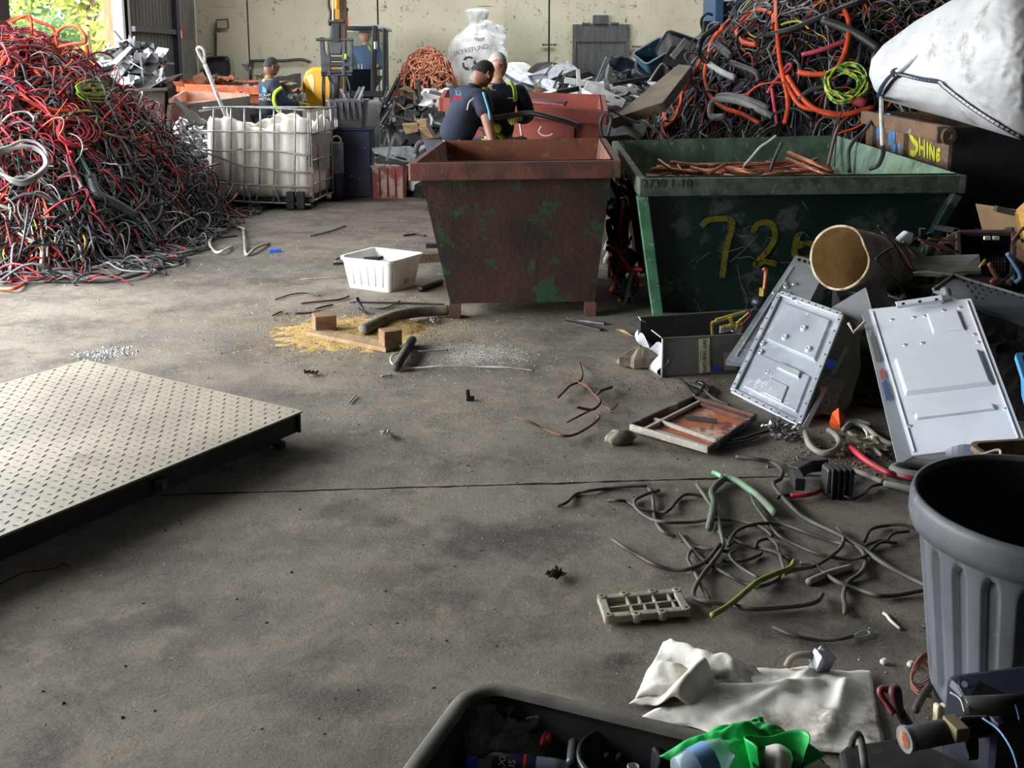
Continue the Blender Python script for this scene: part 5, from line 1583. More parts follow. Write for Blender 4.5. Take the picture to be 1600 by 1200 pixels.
part('hi_vis_vest_shoulder', MB().tube(cr([W['neck'] + Vector((.06, -.06, -.02)), W['chest'] + Vector((.1, -.17, .05))], 4), .03, 8, flat=.4), M_HIVIS, op)

# ---------------------------------------------------------------- white bulk bags
M_BAG = M('woven_white_sack', (226, 226, 222), (204, 203, 198), (176, 172, 164), scale=4, scale3=9, lo3=.6, hi3=.8, rough=.7, bump=.25, bscale=30)
def sack(mb, c, prof, seed, n=40, amp=.10, sx=1, sy=1, tilt=None, fold=1.6):
    rr = random.Random(seed); o = rr.uniform(0, 99)
    def rf(a, z):
        k = Vector((math.cos(a) * fold, math.sin(a) * fold, z * fold * 1.3 + o))
        return 1 + amp * (mnoise.noise(k) - .6 * abs(mnoise.noise(k * 2.3)) + .25 * mnoise.noise(k * 5) + .3)
    return mb.lathe(c, prof, n, tilt, sx, sy, rf)
def fine(prof, k=5):
    return [tuple(p[:2]) for p in cr([(a, b, 0) for a, b in prof], k)]
c = P(744, 135, 16.5)
big = thing('bulk_bag', 'tall white woven bulk bag with tied neck and recycling mark', 'bag', (c.x, 16.5, 0))
part('sack', sack(MB(), (c.x + .02, 16.5, 0), fine([(.1, 0), (.5, .03), (.58, .5), (.55, 1.2), (.47, 1.7), (.36, 1.98), (.2, 2.14), (.13, 2.22), (.16, 2.32), (.17, 2.42), (.08, 2.46), (0.01, 2.45)]), 4, 64, .2, 1, .85, None, 2.4), M_BAG, big, smooth=True)
part('flap', crumple_mb(P(768, 52, 16.35), (.5, .4), 8, 12, (1.2, .3, .4), .22), M_BAG, big, smooth=True)
fr = frame_from(P(736, 78, 15.97), Vector((1, .05, .22)), (0, -.1, 1))
part('bag_print', text_mb('SKYREFUND', .10, fr, .002), M('dark_print', (70, 70, 70), rough=.8), big)
rc = frame_from(P(733, 99, 15.95), Vector((1, .05, .12)), (0, -.1, 1))
for k in range(3):
    a0 = PI / 2 + k * 2 * PI / 3
    p = [Vector((.092 * math.cos(a0 + d) * (1.0 if abs(d) > .3 else 1.08), .092 * math.sin(a0 + d), 0)) for d in (-.75, -.35, 0, .35)]
    mb = ribbon(MB(), [rc @ q for q in p], .032, rc.to_3x3() @ Vector((0, 0, 1)), .0)
    e = rc @ Vector((.092 * math.cos(a0 + .85), .092 * math.sin(a0 + .85), 0))
    d_ = (rc @ p[3] - rc @ p[2]).normalized(); n_ = (rc.to_3x3() @ Vector((0, 0, 1))).cross(d_)
    mb.add([tuple(rc @ p[3] + n_ * .034), tuple(rc @ p[3] - n_ * .034), tuple(e + d_ * .02)], [(0, 1, 2)])
    part('recycling_arrow', mb, M('dark_print', (0, 0, 0)), big)
c = P(808, 140, 16.0)
solo('bulk_bag', sack(MB(), (c.x, 16.0, 0), fine([(.1, 0), (.3, .02), (.3, .8), (.29, 1.3), (.24, 1.52), (.12, 1.62), (0.01, 1.63)]), 6, 36, .12), M_BAG, 'smaller greyish white sack right of the tall bulk bag', 'bag', smooth=True)

# ---------------------------------------------------------------- copper tube heap
M_COPPER = M('bright_copper', (214, 148, 118), (182, 112, 86), (232, 184, 156), scale=8, scale3=20, rough=.35, metal=.6)
cc = P(668, 140, 15.9)
def hC(x, y):
    r = math.hypot((x - cc.x) / .8, (y - 15.9) / .75)
    return max(0, 1.72 * (1 - r ** 2.4)) if r < 1 else 0.0
mound('copper_core', hC, cc.x - .82, cc.x + .82, 15.2, 16.6, 24, M('copper_dark', (110, 64, 46), (80, 48, 38), rough=.6, metal=.5), 'packed core of the copper tube heap')
rr = random.Random(8)
mb = MB()
for k in range(220):
    a, r_ = rr.uniform(0, 6.28), rr.uniform(0, .74)
    x, y = cc.x + math.cos(a) * r_, 15.9 + math.sin(a) * r_
    if y > 16.15: continue
    pts = surf_walk(hC, rr, x, y, rr.uniform(0, 6.28), rr.randint(10, 22), .06, 5, .05, cc.x - .78, cc.x + .78, 15.25, 16.3, .05)
    if k % 4 == 0:
        solo('copper_tube', MB().tube(pts, .012, 6), M_COPPER, 'bent bright copper tube in the copper heap', 'copper tube', 'tubes on the copper heap', smooth=True)
    else:
        mb.tube(pts, .009, 5)
solo('copper_tangle', mb, M_COPPER, 'tangled copper tubes and wire of the copper heap', 'copper', kind='stuff', smooth=True)
for (x, y, rx) in ((655, 100, .13), (662, 108, .17), (690, 120, .12)):
    b = P(x, y, 15.35)
    solo('copper_coil', MB().tube([b + Vector((rx * math.cos(t), -.01 * t, rx * .6 * math.sin(t))) for t in np.linspace(0, 18.8, 60)], .012, 6), M_COPPER, 'copper coil on the copper heap, ' + {655: 'top left one', 662: 'middle one', 690: 'right hand one'}[x], 'copper coil', smooth=True)

# ---------------------------------------------------------------- dark offcut heap between tote and red skip
M_BLKAL = M('black_anodised', (30, 31, 34), (46, 46, 50), scale=10, rough=.4, metal=.4)
M_ALU = M('aluminium', (164, 167, 170), (128, 131, 136), scale=12, rough=.4, metal=.6)
M_WHITEPRO = M('white_profile', (222, 222, 220), (196, 196, 194), scale=9, rough=.45)
M_CARD = M('old_timber', (156, 132, 96), (120, 100, 76), scale=9, stretch=(1, 5, 5), rough=.85)
M_SCRAPC = M('dark_scrap_mass', (26, 26, 28), (40, 40, 42), (96, 94, 92), scale=8, scale3=24, rough=.6, bump=.8, bscale=30)
q = heap('scrap_mass', 'dark mass under the black offcut heap by the men', [P(590, 282, 13.2), P(712, 290, 11.8), P(712, 150, 14.4), P(592, 150, 15.2)], .12, M_SCRAPC)
strew(q, 60, 31, ('bar', 'angle', 'pipe', 'angle'), [M_BLKAL, M_BLKAL, M_ALU, M_DKPLATE], 'metal_offcut', 'metal offcut in the dark heap behind red skip', 'scrap metal', 'offcuts in the dark heap', (.3, 1.1), .06, .25)
strew(q, 14, 32, ('plate', 'crumple'), [M_ALU, M_BLKAL, M_CARD, M_DKPLATE], 'sheet_scrap', 'bent scrap in the dark heap behind red skip', 'scrap metal', 'sheets in the dark heap', (.25, .5), .08, .25)
for pts, m_, lab, nm in (
    ([(580, 232), (640, 229), (652, 238), (648, 252), (632, 254), (584, 240)], M_ALU, 'flat grey aluminium box section lying below the dark heap', 'box_section'),
    ([(586, 248), (610, 240), (636, 248), (634, 258), (588, 256)], M_DKPLATE, 'grey slab leaning at the foot of the dark heap', 'slab_offcut'),
    ([(652, 200), (667, 198), (681, 222), (664, 226)], M_CARD, 'tan timber block standing in the dark heap', 'timber_block'),
    ([(628, 194), (652, 192), (654, 206), (634, 210)], M_CARD, 'broken tan board in the dark heap', 'broken_board')):
    solo(nm, MB().slab([P(x, y, 12.3 if y > 225 else 12.0) for x, y in pts], .12), m_, lab, 'scrap', bevel=.005)
solo('metal_strip', MB().slab([P(613, 213, 12.0), P(617, 214, 12.0), P(606, 252, 12.1), P(602, 251, 12.1)], .01), M_ALU, 'narrow grey metal strip leaning in front of the dark heap', 'scrap metal')
solo('chute', MB().tube(cr([P(649, 240, 11.2), P(653, 226, 11.2), P(664, 221, 11.2), P(690, 216, 11.3)], 5), .03, 8), M_DKPLATE, 'dark bent tube at left rim of rusty skip', 'pipe', smooth=True)
solo('curved_sheet', MB().grid(lambda u, v: P(652 + 30 * u, 238 - 18 * u - 16 * math.sin(PI * v) * .4, 11.4 + v * .5), 10, 10), M_ALU, 'curved pale sheet behind left rim of rusty skip', 'scrap metal', solid=.006)
# white plastic wrap among it
solo('plastic_wrap', crumple_mb(P(683, 152, 14.0), (.45, .3), 3, 14, (.9, .1, .2), .3), M('white_wrap', (224, 220, 214), rough=.5), 'crumpled white wrap on top of the dark heap', 'plastic', smooth=True)
# black and silver scrap by the bag and door: aluminium profile heap
q = heap('scrap_mass', 'dark mass under the aluminium profile heap', [P(700, 172, 11.6), P(1000, 205, 11.4), P(1060, 112, 14.6), P(800, 122, 15.4)], .12, M_SCRAPC)
strew(q, 60, 41, ('bar', 'angle', 'pipe', 'plate'), [M_ALU, M_WHITEPRO, M_BLKAL, M_DKPLATE, M_ALU], 'profile_offcut', 'profile offcut in the heap below grey door', 'scrap metal', 'offcuts in the profile heap', (.3, 1.0), .06, .25)
for a_, b_, Y, w, m_, lab in (((882, 125), (995, 143), 12.6, .07, M_WHITEPRO, 'long white profile bar lying level before the grey door'),
    ((903, 108), (906, 160), 12.2, .05, M_WHITEPRO, 'white profile bar standing upright before the grey door'),
    ((915, 133), (975, 162), 12.0, .10, M_WHITEPRO, 'broad white profile bar sloping down to the right'),
    ((950, 90), (933, 130), 13.2, .06, M_ALU, 'grey bar leaning against the grey door'),
    ((946, 123), (951, 145), 12.1, .06, M_ALU, 'short grey channel standing right of upright white bar'),
    ((870, 156), (900, 158), 11.6, .10, M('cream_profile', (226, 214, 180), rough=.6), 'cream flat bar lying on the profile heap'),
    ((840, 134), (842, 158), 11.4, .07, M_CARD, 'tan timber stub standing behind red skip rim'),
    ((957, 132), (1040, 117), 12.4, .05, M_BLKAL, 'long black bar lying right of the grey door'),
    ((870, 145), (905, 138), 12.0, .06, M_BLKAL, 'black bar on the profile heap left of upright bar'),
    ((735, 118), (752, 128), 12.6, .06, M_WHITEPRO, 'short white bar end beside the copper heap')):
    mb = MB(); beam(mb, P(*a_, Y), P(*b_, Y), w, w * .5, (0, 1, .2))
    solo('profile_bar', mb, m_, lab, 'bar', bevel=.004)
for a_, b_, m_, lab in (((812, 154), (885, 160), 'black', 'black flat strip on the far rim of faded red skip'), ((820, 157), (883, 164), 'red', 'red flat strip on the far rim of faded red skip')):
    mb = MB(); beam(mb, P(*a_, 10.0), P(*b_, 9.8), .06, .02)
    solo('flat_strip', mb, CB[m_], lab, 'strip')
solo('small_cabinet', MB().box((P(887, 118, 16.9).x, 16.9, .79), (.13, .2, 1.58)), M_DOOR, 'small dark grey cabinet box just left of the grey door', 'box', bevel=.01)
# black bag lumps behind
for x, y, s_, lab in ((855, 122, .28, 'round black rubbish bag beside the small white sack'), (875, 128, .2, 'smaller black rubbish bag left of the grey door')):
    c = P(x, y, 15.2)
    solo('rubbish_bag', sack(MB(), (c.x, 15.2, c.z - s_ * .9), fine([(.05 * s_, 0), (s_, .1 * s_), (s_ * 1.05, s_), (s_ * .6, 1.6 * s_), (.05 * s_, 1.75 * s_)]), int(x), 28, .2), CB['black'], lab, 'bag', smooth=True)

# ---------------------------------------------------------------- left corner: silver scrap, foil, dark crates
q = [P(150, 128, 13.0), P(262, 136, 12.75), P(238, 90, 13.6), P(188, 72, 13.6)]
heap('scrap_mass', 'dark mass under the crumpled silver scrap', q, .05, M_SCRAPC, .08)
strew(q, 46, 51, ('crumple', 'crumple', 'plate', 'bar'), [M_ALU, M_ALU, M_DKPLATE, M('dull_silver', (128, 132, 138), (96, 100, 106), rough=.45, metal=.5)], 'crushed_sheet', 'crushed silver scrap in box behind left pile', 'scrap metal', 'crushed silver scrap', (.2, .55), .05, .4)
solo('silver_channel', MB().slab([P(173, 98, 12.7), P(200, 73, 12.7), P(207, 74, 12.7), P(182, 101, 12.7)], .05), M_ALU, 'bright silver channel crossing top of the crushed scrap', 'scrap metal')
solo('dark_sheet', MB().slab([P(169, 90, 13.0), P(188, 75, 13.0), P(193, 80, 13.0), P(178, 98, 13.0)], .03), M_DKPLATE, 'dark panel end sticking up left of the silver channel', 'scrap metal')
solo('orange_offcut', MB().slab([P(269, 127, 14.0), P(284, 128, 14.0), P(288, 136, 14.0), P(274, 134, 14.0)], .04), M_ORUST, 'small orange rusted plate at corner of the orange bin', 'scrap metal')
q = [P(300, 140, 14.6), P(470, 168, 13.9), P(470, 110, 15.6), P(300, 124, 15.8)]
heap('scrap_mass', 'low mass of mixed scrap behind the man by tote', q, .06, M_SCRAPC, .08)
strew(q, 22, 52, ('crumple', 'crumple', 'plate'), [M_ALU, M_DKPLATE, M_CARD, M_COPPER], 'crushed_sheet', 'crumpled scrap behind the man by tote', 'scrap metal', 'crumpled scrap behind the man', (.2, .4), .06, .5)
q = [P(262, 322, 11.6), P(316, 324, 11.55), P(318, 200, 12.5), P(262, 200, 12.7)]
q = [Vector((p.x, p.y, min(max(p.z, .05), .75))) for p in q]
heap('scrap_mass', 'black scrap mass between left pile and tote', q, .08, M_SCRAPC, .08)
strew(q, 24, 53, ('crumple', 'bar', 'pipe', 'crumple'), [M_BLKAL, M_BLKAL, CB['black'], M_DKPLATE], 'dark_offcut', 'dark scrap wedged between left pile and tote', 'scrap metal', 'dark scrap beside the tote', (.2, .5), .06, .3)
solo('foil_sheet', crumple_mb(P(300, 212, 11.9), (.42, .34), 77, 16, (1.1, .2, .3), .35, 4), M('shiny_foil', (196, 198, 202), rough=.22, metal=.9), 'crumpled shiny foil sheet left of the tote', 'foil')
for a_, b_, lab in (((272, 155), (312, 190), 'dark steel bar leaning from pink bin down to tote'), ((262, 205), (266, 165), 'short dark steel channel standing before pink bin'), ((232, 200), (262, 198), 'pale steel channel lying before pink bin')):
    mb = MB(); beam(mb, P(*a_, 12.3), P(*b_, 12.3), .05, .04, (0, 1, 0))
    solo('steel_bar', mb, M_DKPLATE if 'dark' in lab else M_ALU, lab, 'bar')
cb_ = thing('plastic_crate', 'black plastic crate tucked left of the tote', 'crate', G(295, 300))
part('body', tub_mb(fr_at((G(298, 318).x, 11.75, 0), .1), .62, .4, .34, .9), M_BLACKPL, cb_)

# ---------------------------------------------------------------- grey tub on navy bin, jug, red crate
bc = P(550, 300, 12.45)
nb = thing('storage_bin', 'navy blue box bin under the grey tub', 'bin', (bc.x, 12.55, 0))
M_NB = M('navy_plastic', (30, 40, 74), (24, 32, 58), scale=3, rough=.5)
part('body', MB().box((bc.x, 12.6, .42), (.5, .5, .82), (0, 0, .05), .99), M_NB, nb, bevel=.02)
part('lid_edge', MB().box((bc.x, 12.6, .835), (.53, .53, .025), (0, 0, .05)), M_NB, nb, bevel=.01)
rr = random.Random(4)
for k in range(7):
    part('paint_spot', MB().box((bc.x + rr.uniform(-.22, .22), 12.352, rr.uniform(.1, .75)), (.012, .004, .012)), M_CHALK, nb)
gtb = thing('plastic_tub', 'ribbed grey plastic tub on top of navy bin', 'tub', (bc.x - .02, 12.6, .85))
M_GT = M('grey_plastic_tub', (96, 98, 102), (80, 82, 86), scale=4, rough=.5)
part('body', tub_mb(fr_at((bc.x - .04, 12.6, .85), .05), .46, .42, .34, .86, rim=.02), M_GT, gtb)
for k in range(6):
    part('rib', MB().box((bc.x - .22 + k * .072, 12.365, 1.06), (.012, .03, .2), (-.14, 0, .05)), M_GT, gtb)
for k in range(5):
    mb = MB(); beam(mb, (bc.x + rr.uniform(-.2, .15), 12.6 + rr.uniform(-.1, .1), .9), (bc.x + rr.uniform(-.25, .2), 12.5, 1.24 + rr.uniform(0, .12)), .03, .01, (0, 1, 0))
    solo('metal_offcut', mb, M_ALU, 'thin silver offcut sticking out of the grey tub', 'scrap metal', 'offcuts in the grey tub')
solo('grey_sheet', MB().slab([P(566, 157, 12.95), P(592, 155, 12.95), P(594, 236, 12.9), P(567, 236, 12.9)], .03), M('pale_grey_sheet', (196, 198, 200), (176, 178, 180), rough=.5), 'pale grey sheet panel standing behind the navy bin', 'panel')
jc = P(527, 262, 12.2)
jg = thing('jug', 'slate grey cylinder jug with white handle before navy bin', 'jug', (jc.x, 12.2, 0))
part('body', MB().lathe((jc.x, 12.2, 0), [(0, .33), (.078, .33), (.08, .35), (.08, .69), (.07, .7), (.066, .69), (.066, .4)], 20), M('slate_plastic', (104, 118, 128), (86, 98, 108), rough=.5), jg, smooth=True)
part('stand', MB().lathe((jc.x, 12.2, 0), [(0, 0), (.075, 0), (.075, .33), (0, .33)], 16), M_NB, jg)
part('handle', MB().tube(cr([(jc.x - .05, 12.2, .69), (jc.x - .045, 12.2, .745), (jc.x, 12.2, .77), (jc.x + .045, 12.2, .745), (jc.x + .05, 12.2, .69)], 4), .011, 7), M_CHALK, jg, smooth=True)
rcx = P(593, 308, 12.35)
rc_t = thing('plastic_crate', 'worn red plastic crate with pale scuffed ribs', 'crate', (rcx.x, 12.6, 0))
M_RC = M('scuffed_red_plastic', (150, 74, 70), (190, 158, 146), scale=5, lo=.48, hi=.58, rough=.65)
part('body', tub_mb(fr_at((rcx.x, 12.6, 0), -.04), .66, .45, .40, .94, rim=.015), M_RC, rc_t)
for k in range(7):
    part('rib', MB().box((rcx.x - .29 + k * .097, 12.375 + (k - 3) * -.004, .19), (.012, .02, .34), (-.03, 0, 0)), M('dark_red_rib', (96, 42, 42), rough=.6), rc_t)
solo('stick', MB().cyl(P(602, 258, 12.45), P(598, 280, 12.5), .012, n=7), CB['black'], 'thin black stick poking out of the red crate', 'stick')
for x, y, w, lab in ((612, 258, .5, 'crumpled white plastic bag lying on the red crate'), (648, 282, .32, 'crumpled whitish bag right of the red crate'), (578, 256, .25, 'small grey plastic wrap at left of the red crate')):
    c = P(x, y, 12.75)
    solo('plastic_bag', crumple_mb((c.x, 12.75, max(c.z - .02, .12)), (w, .35), int(x), 14, (.5, 0, .2), .3), M('white_wrap', (0, 0, 0)), lab, 'plastic bag', smooth=True)
solo('bag_block', MB().slab([P(636, 275, 12.5), P(662, 276, 12.5), P(664, 300, 12.5), P(638, 300, 12.5)], .3), M('white_wrap', (0, 0, 0)), 'dirty white bundle standing between red crate and skip', 'bundle', bevel=.05)

# ---------------------------------------------------------------- blue machine, teal tubs, leaning board
M_BLUEM = M('machine_blue', (44, 70, 98), (36, 58, 84), scale=3, rough=.5)
bm_ = thing('machine', 'dark blue hydraulic machine standing behind the right cable pile', 'machine', (P(1157, 50, 14.7).x, 15.1, 0))
x0, x1 = P(1126, 20, 14.7).x, P(1195, 20, 14.7).x
part('cabinet', MB().box(((x0 + x1) / 2, 15.1, 1.25), (x1 - x0, .8, 2.5 - .05)), M_BLUEM, bm_, bevel=.015)
part('column', MB().box((x0 - .05, 15.0, 1.5), (.12, .9, 3.0)), M('machine_blue_light', (62, 96, 130), rough=.5), bm_, bevel=.01)
part('motor', MB().cyl((x0 + .42, 15.1, 2.48), (x0 + .42, 15.1, 2.85), .12, n=18), M_BLUEM, bm_)
part('hose', MB().tube(cr([(x0 - .2, 14.8, 2.0), (x0 - .26, 14.75, 2.2), (x0 - .2, 14.7, 2.3), (x0 - .1, 14.7, 2.28)], 5), .02, 8), M_EXB, bm_, smooth=True)
part('valve_block', MB().box((x0 - .18, 14.7, 1.95), (.14, .15, .5)), M_EXB, bm_, bevel=.01)
M_TEAL = M('teal_tub', (58, 96, 110), (44, 74, 88), (150, 170, 176), scale=5, scale3=12, lo3=.62, hi3=.7, rough=.5)
def scrap_tub(px_, py_, Y, L_, W_, H_, rot, mat, label, name='plastic_tub'):
    c = P(px_, py_, Y)
    t = thing(name, label, 'tub', c)
    part('body', tub_mb(fr_at(c, *rot), L_, W_, H_, .8, rim=.02), mat, t)
    return t
scrap_tub(1028, 112, 12.9, .42, .3, .34, (.3, .5, -.5), M_TEAL, 'tipped teal tub on the heap right of grey door')
scrap_tub(1065, 92, 12.6, .5, .36, .22, (.2, -.9, .3), M('dark_tray', (44, 44, 44), (70, 68, 64), rough=.6), 'dark open tray lying above the leaning board', 'tray')
mb = MB(); beam(mb, P(1050, 90, 12.2), P(1073, 62, 12.2), .07, .04, (0, 1, 0))
solo('profile_bar', mb, M_ALU, 'grey metal bar slanting over the dark open tray', 'bar', bevel=.004)
solo('black_bag_scrap', crumple_mb(P(985, 112, 12.9), (.5, .35), 12, 14, (.9, .1, .5), .35), M('blue_black_wrap', (54, 66, 78), (32, 36, 44), rough=.35), 'crumpled blue black plastic beside the grey door', 'plastic', smooth=True)
solo('rubber_ring', MB().tube([P(1010, 105, 12.8) + Vector((.12 * math.cos(t), .1 * math.sin(t), .1 * math.sin(t))) for t in np.linspace(0, 2 * PI, 20, endpoint=False)], .035, 8, closed=True), CB['black'], 'black rubber ring lying left of the teal tub', 'ring', smooth=True)
bd = thing('board', 'large brown board leaning over the profile heap by cables', 'board', P(990, 200, 10.4))
M_BOARD = M('brown_board', (112, 98, 76), (90, 78, 60), (140, 128, 104), scale=3, scale3=20, lo3=.64, hi3=.7, rough=.7)
part('panel', MB().slab([P(953, 187, 10.2), P(1060, 100, 11.6), P(1080, 103, 11.4), P(1036, 159, 10.1)], .10), M_BOARD, bd, bevel=.006)
part('edge', MB().slab([P(1036, 160, 10.08), P(1080, 104, 11.38), P(1084, 118, 11.4), P(1042, 172, 10.1)], .05), M_DKPLATE, bd)
solo('dark_plate', MB().slab([P(1020, 124, 11.9), P(1032, 101, 12.0), P(1038, 99, 12.0), P(1048, 112, 11.9), P(1040, 126, 11.9)], .05), M_BLKAL, 'black plate with rounded top behind the leaning board', 'scrap metal')
mb = MB(); mb.tube(cr([P(1014, 128, 11.85), P(1030, 104, 11.85), P(1036, 100, 11.85), P(1044, 107, 11.85)], 4), .012, 7)
solo('steel_loop', mb, M_ALU, 'bent silver bar edging the black plate behind board', 'bar', smooth=True)
onboard = [(950, 186), (946, 178), (948, 172), (955, 170), (962, 176), (985, 188), (1000, 192)]
traced_deep(onboard, 10.0, .012, 'grey', 'grey cable looped over the foot of leaning board')
traced_deep([(942, 216), (938, 196), (943, 180), (955, 184), (950, 212)], 8.9, .014, 'charcoal', 'dark cable hooked over the corner between the skips')
# ================================================================ RIGHT SIDE: BULK BAG, RUSTY BIN, COPPER IN THE SKIP, APPLIANCES
# ---- rusty steel bin under the bag, sprayed with graffiti
M_RUSTY = M('rusty_steel_plate', (128, 98, 74), (92, 72, 60), (160, 150, 136), scale=4, scale3=8, lo3=.58, hi3=.66, rough=.8, bump=.3)
rbn = thing('steel_bin', 'rusty steel bin with blue and yellow graffiti under white bag', 'bin', (4.2, 8.7, 0))
A_, B_ = Vector((3.22, 7.55, 0)), Vector((3.40, 9.85, 0))
up = Vector((0, 0, 1))
ztop = 1.17
left_q = [A_, B_, B_ + up * ztop, A_ + up * ztop]
part('side_wall', MB().slab(left_q, .03), M_RUSTY, rbn)
part('side_wall', MB().slab([Vector((5.4, 7.4, 0)), Vector((5.5, 9.8, 0)), Vector((5.5, 9.8, ztop)), Vector((5.4, 7.4, ztop))], .03), M_RUSTY, rbn)
part('end_wall', MB().box((4.32, 7.50, ztop / 2), (2.16, .03, ztop), (0, 0, -.05)), M('shade_black_steel', (22, 21, 21), (30, 28, 27), scale=4, rough=.7), rbn)  # near-black colour stands in for the shade below the bag
part('end_wall', MB().box((4.45, 9.85, ztop / 2), (2.1, .03, ztop)), M_RUSTY, rbn)
part('base', MB().box((4.35, 8.65, .03), (2.0, 2.2, .05)), M_RUSTY, rbn)
mb = MB(); beam(mb, A_ + up * 1.12 + Vector((-.03, 0, 0)), B_ + up * 1.12 + Vector((-.03, 0, 0)), .07, .12)
part('rim', mb, M_RUSTY, rbn, bevel=.008)
n_l = Vector((-1, .078, 0)).normalized()
for s in (.44, .86):
    mb = MB(); p = A_ + (B_ - A_) * s; beam(mb, p + n_l * .02, p + n_l * .02 + up * 1.1, .08, .05, n_l)
    part('stiffener', mb, M_RUSTY, rbn, bevel=.006)
lug = part('lifting_lug', MB().lathe(P(1482, 213, 7.46), [(.028, -.012), (.062, -.012), (.062, .012), (.028, .012), (.028, -.012)], 24, (R(90), 0, R(20))), M_RUSTY, rbn, smooth=False)
part('lug_plate', MB().box(P(1474, 211, 7.5), (.1, .03, .12)), M_RUSTY, rbn)
M_BLUEG = M('blue_spray', (86, 150, 206), (70, 120, 170), (128, 98, 74), scale=9, scale3=14, lo3=.58, hi3=.64, rough=.6)
M_YELG = M('yellow_spray', (206, 208, 50), (180, 180, 44), (128, 98, 74), scale=9, scale3=14, lo3=.62, hi3=.68, rough=.6)
def graf(pts, m_, w):
    part('graffiti_stroke', ribbon(MB(), [on_plane(x, y, A_ + n_l * .002, n_l) for x, y in pts], w, n_l, .004), m_, rbn)
for pts in ([(1372, 184), (1372, 218)], [(1384, 186), (1392, 190), (1391, 228)], [(1397, 184), (1396, 228), (1400, 232)], [(1402, 190), (1411, 200), (1412, 222), (1404, 234)], [(1376, 190), (1378, 205)]):
    graf(pts, M_BLUEG, .10)
for pts in ([(1434, 204), (1428, 196), (1422, 206), (1427, 218), (1434, 228), (1430, 240), (1423, 238)], [(1438, 214), (1438, 243)], [(1445, 218), (1445, 246)], [(1438, 230), (1445, 232)], [(1450, 222), (1450, 248)],
            [(1454, 250), (1454, 226), (1460, 250), (1460, 228)], [(1470, 234), (1465, 236), (1465, 250), (1470, 248)], [(1465, 242), (1469, 242)]):
    graf(pts, M_YELG, .05 if pts[0][0] < 1436 else .03)

# ---- big white bulk bag slumped over the bin
def interp(x, tab):
    for (a, ya), (b, yb) in zip(tab[:-1], tab[1:]):
        if x <= b:
            t = (x - a) / (b - a)
            t = t * t * (3 - 2 * t) if False else t
            return ya + (yb - ya) * t
    return tab[-1][1]
TOPY = [(1358, 112), (1362, 92), (1380, 70), (1430, 33), (1480, 4), (1560, -40), (1650, -60), (1750, -20), (1800, 60)]
BOTY = [(1358, 118), (1366, 140), (1380, 156), (1420, 168), (1480, 184), (1540, 202), (1600, 220), (1700, 238), (1800, 220)]
def bag_pt(px_, v, side=1):
    yt, yb = interp(px_, TOPY), interp(px_, BOTY)
    py_ = yb + (yt - yb) * v
    e = max(0.0, math.sin(PI * min(max(v, 0), 1))) ** .55
    tt = min(1, max(0, (px_ - 1358) / 444)); w = max(0.0, 4 * tt * (1 - tt)) ** .6
    ss = min(1, max(0, (px_ - 1370) / 230)); Ye = 8.3 - 1.05 * ss * ss * (3 - 2 * ss)
    base = P(px_, py_, Ye)
    q = Vector((px_ * .017, py_ * .017, side * 3.0))
    cre = 0.05 * mnoise.noise(q * .6) + .028 * (.5 - abs(mnoise.noise(Vector((q.x * 2.2 + q.y, q.y * 1.3, 5)))) * 2) + .016 * (.5 - abs(mnoise.noise(Vector((q.x * 4.1 - q.y * 2, q.y * 4.3 + q.x, 9)))) * 2) + .008 * (.5 - abs(mnoise.noise(q * 9)) * 2)
    bul = (.62 if side > 0 else .75) * e * w
    d = (base - Vector((0, 0, CAM_H))).normalized()
    return base - d * side * (bul + cre * e * (w ** .35) * .62)
def px_lin(u): return 1358 + 444 * (u ** 1.5)
bb = thing('bulk_bag', 'huge dirty white bulk bag slumped over the rusty bin', 'bag', (4.3, 8.4, 1.17))
M_BIGBAG = M('dirty_white_woven', (224, 225, 228), (206, 206, 208), (126, 118, 110), scale=2, scale3=2.6, lo3=.56, hi3=.74, rough=.6, bump=.3, bscale=12)
mb = MB()
mb.grid(lambda u, v: bag_pt(px_lin(u), v, 1), 130, 90)
mb.grid(lambda u, v: bag_pt(px_lin(u), v, -1), 40, 24)
part('sack', mb, M_BIGBAG, bb, smooth=True)
def on_bag(px_, py_, lift=.02):
    yt, yb = interp(px_, TOPY), interp(px_, BOTY)
    p = bag_pt(px_, (yb - py_) / (yb - yt), 1)
    return p + (Vector((0, 0, CAM_H)) - p).normalized() * lift
M_STRAP = M('navy_strap', (34, 46, 66), (44, 66, 92), scale=30, rough=.7)
straps = [[(1401, 116), (1392, 124), (1382, 138), (1377, 152)], [(1401, 115), (1415, 118), (1440, 124), (1466, 128), (1476, 136), (1500, 155), (1528, 175), (1560, 195), (1598, 216)]]
for st in straps:
    cpts = [on_bag(x, y) for x, y in st]
    s_ = part('strap', MB().tube(cr(cpts, 6), .04, 8, flat=.35), M_STRAP, bb, smooth=True)
    c_ = cr(cpts, 14)
    for i in range(4, len(c_) - 3, 3):
        q = Vector(c_[i]); d = (Vector((0, 0, CAM_H)) - q).normalized()
        t_ = (Vector(c_[i + 1]) - q).normalized()
        part('stitch_dot', MB().box(q + d * .046, (.03, .018, .012), Matrix((t_, d.cross(t_), d)).transposed()), M_CHALK, s_)
part('tie_knot', MB().ball(on_bag(1401, 114, .03), (.05, .03, .04), 10, 8), M('grimy_cloth', (70, 64, 58), rough=.9), bb, smooth=True)
for k, (x, y) in enumerate(((1412, 104), (1422, 98), (1408, 110))):
    part('gather_fold', MB().tube(cr([on_bag(1401, 114), on_bag((1401 + x) / 2 + 3, (114 + y) / 2 - 3, .04), on_bag(x + 12, y - 12, .0)], 5), np.linspace(.03, .006, 11), 7, flat=.6), M_BIGBAG, bb, smooth=True)
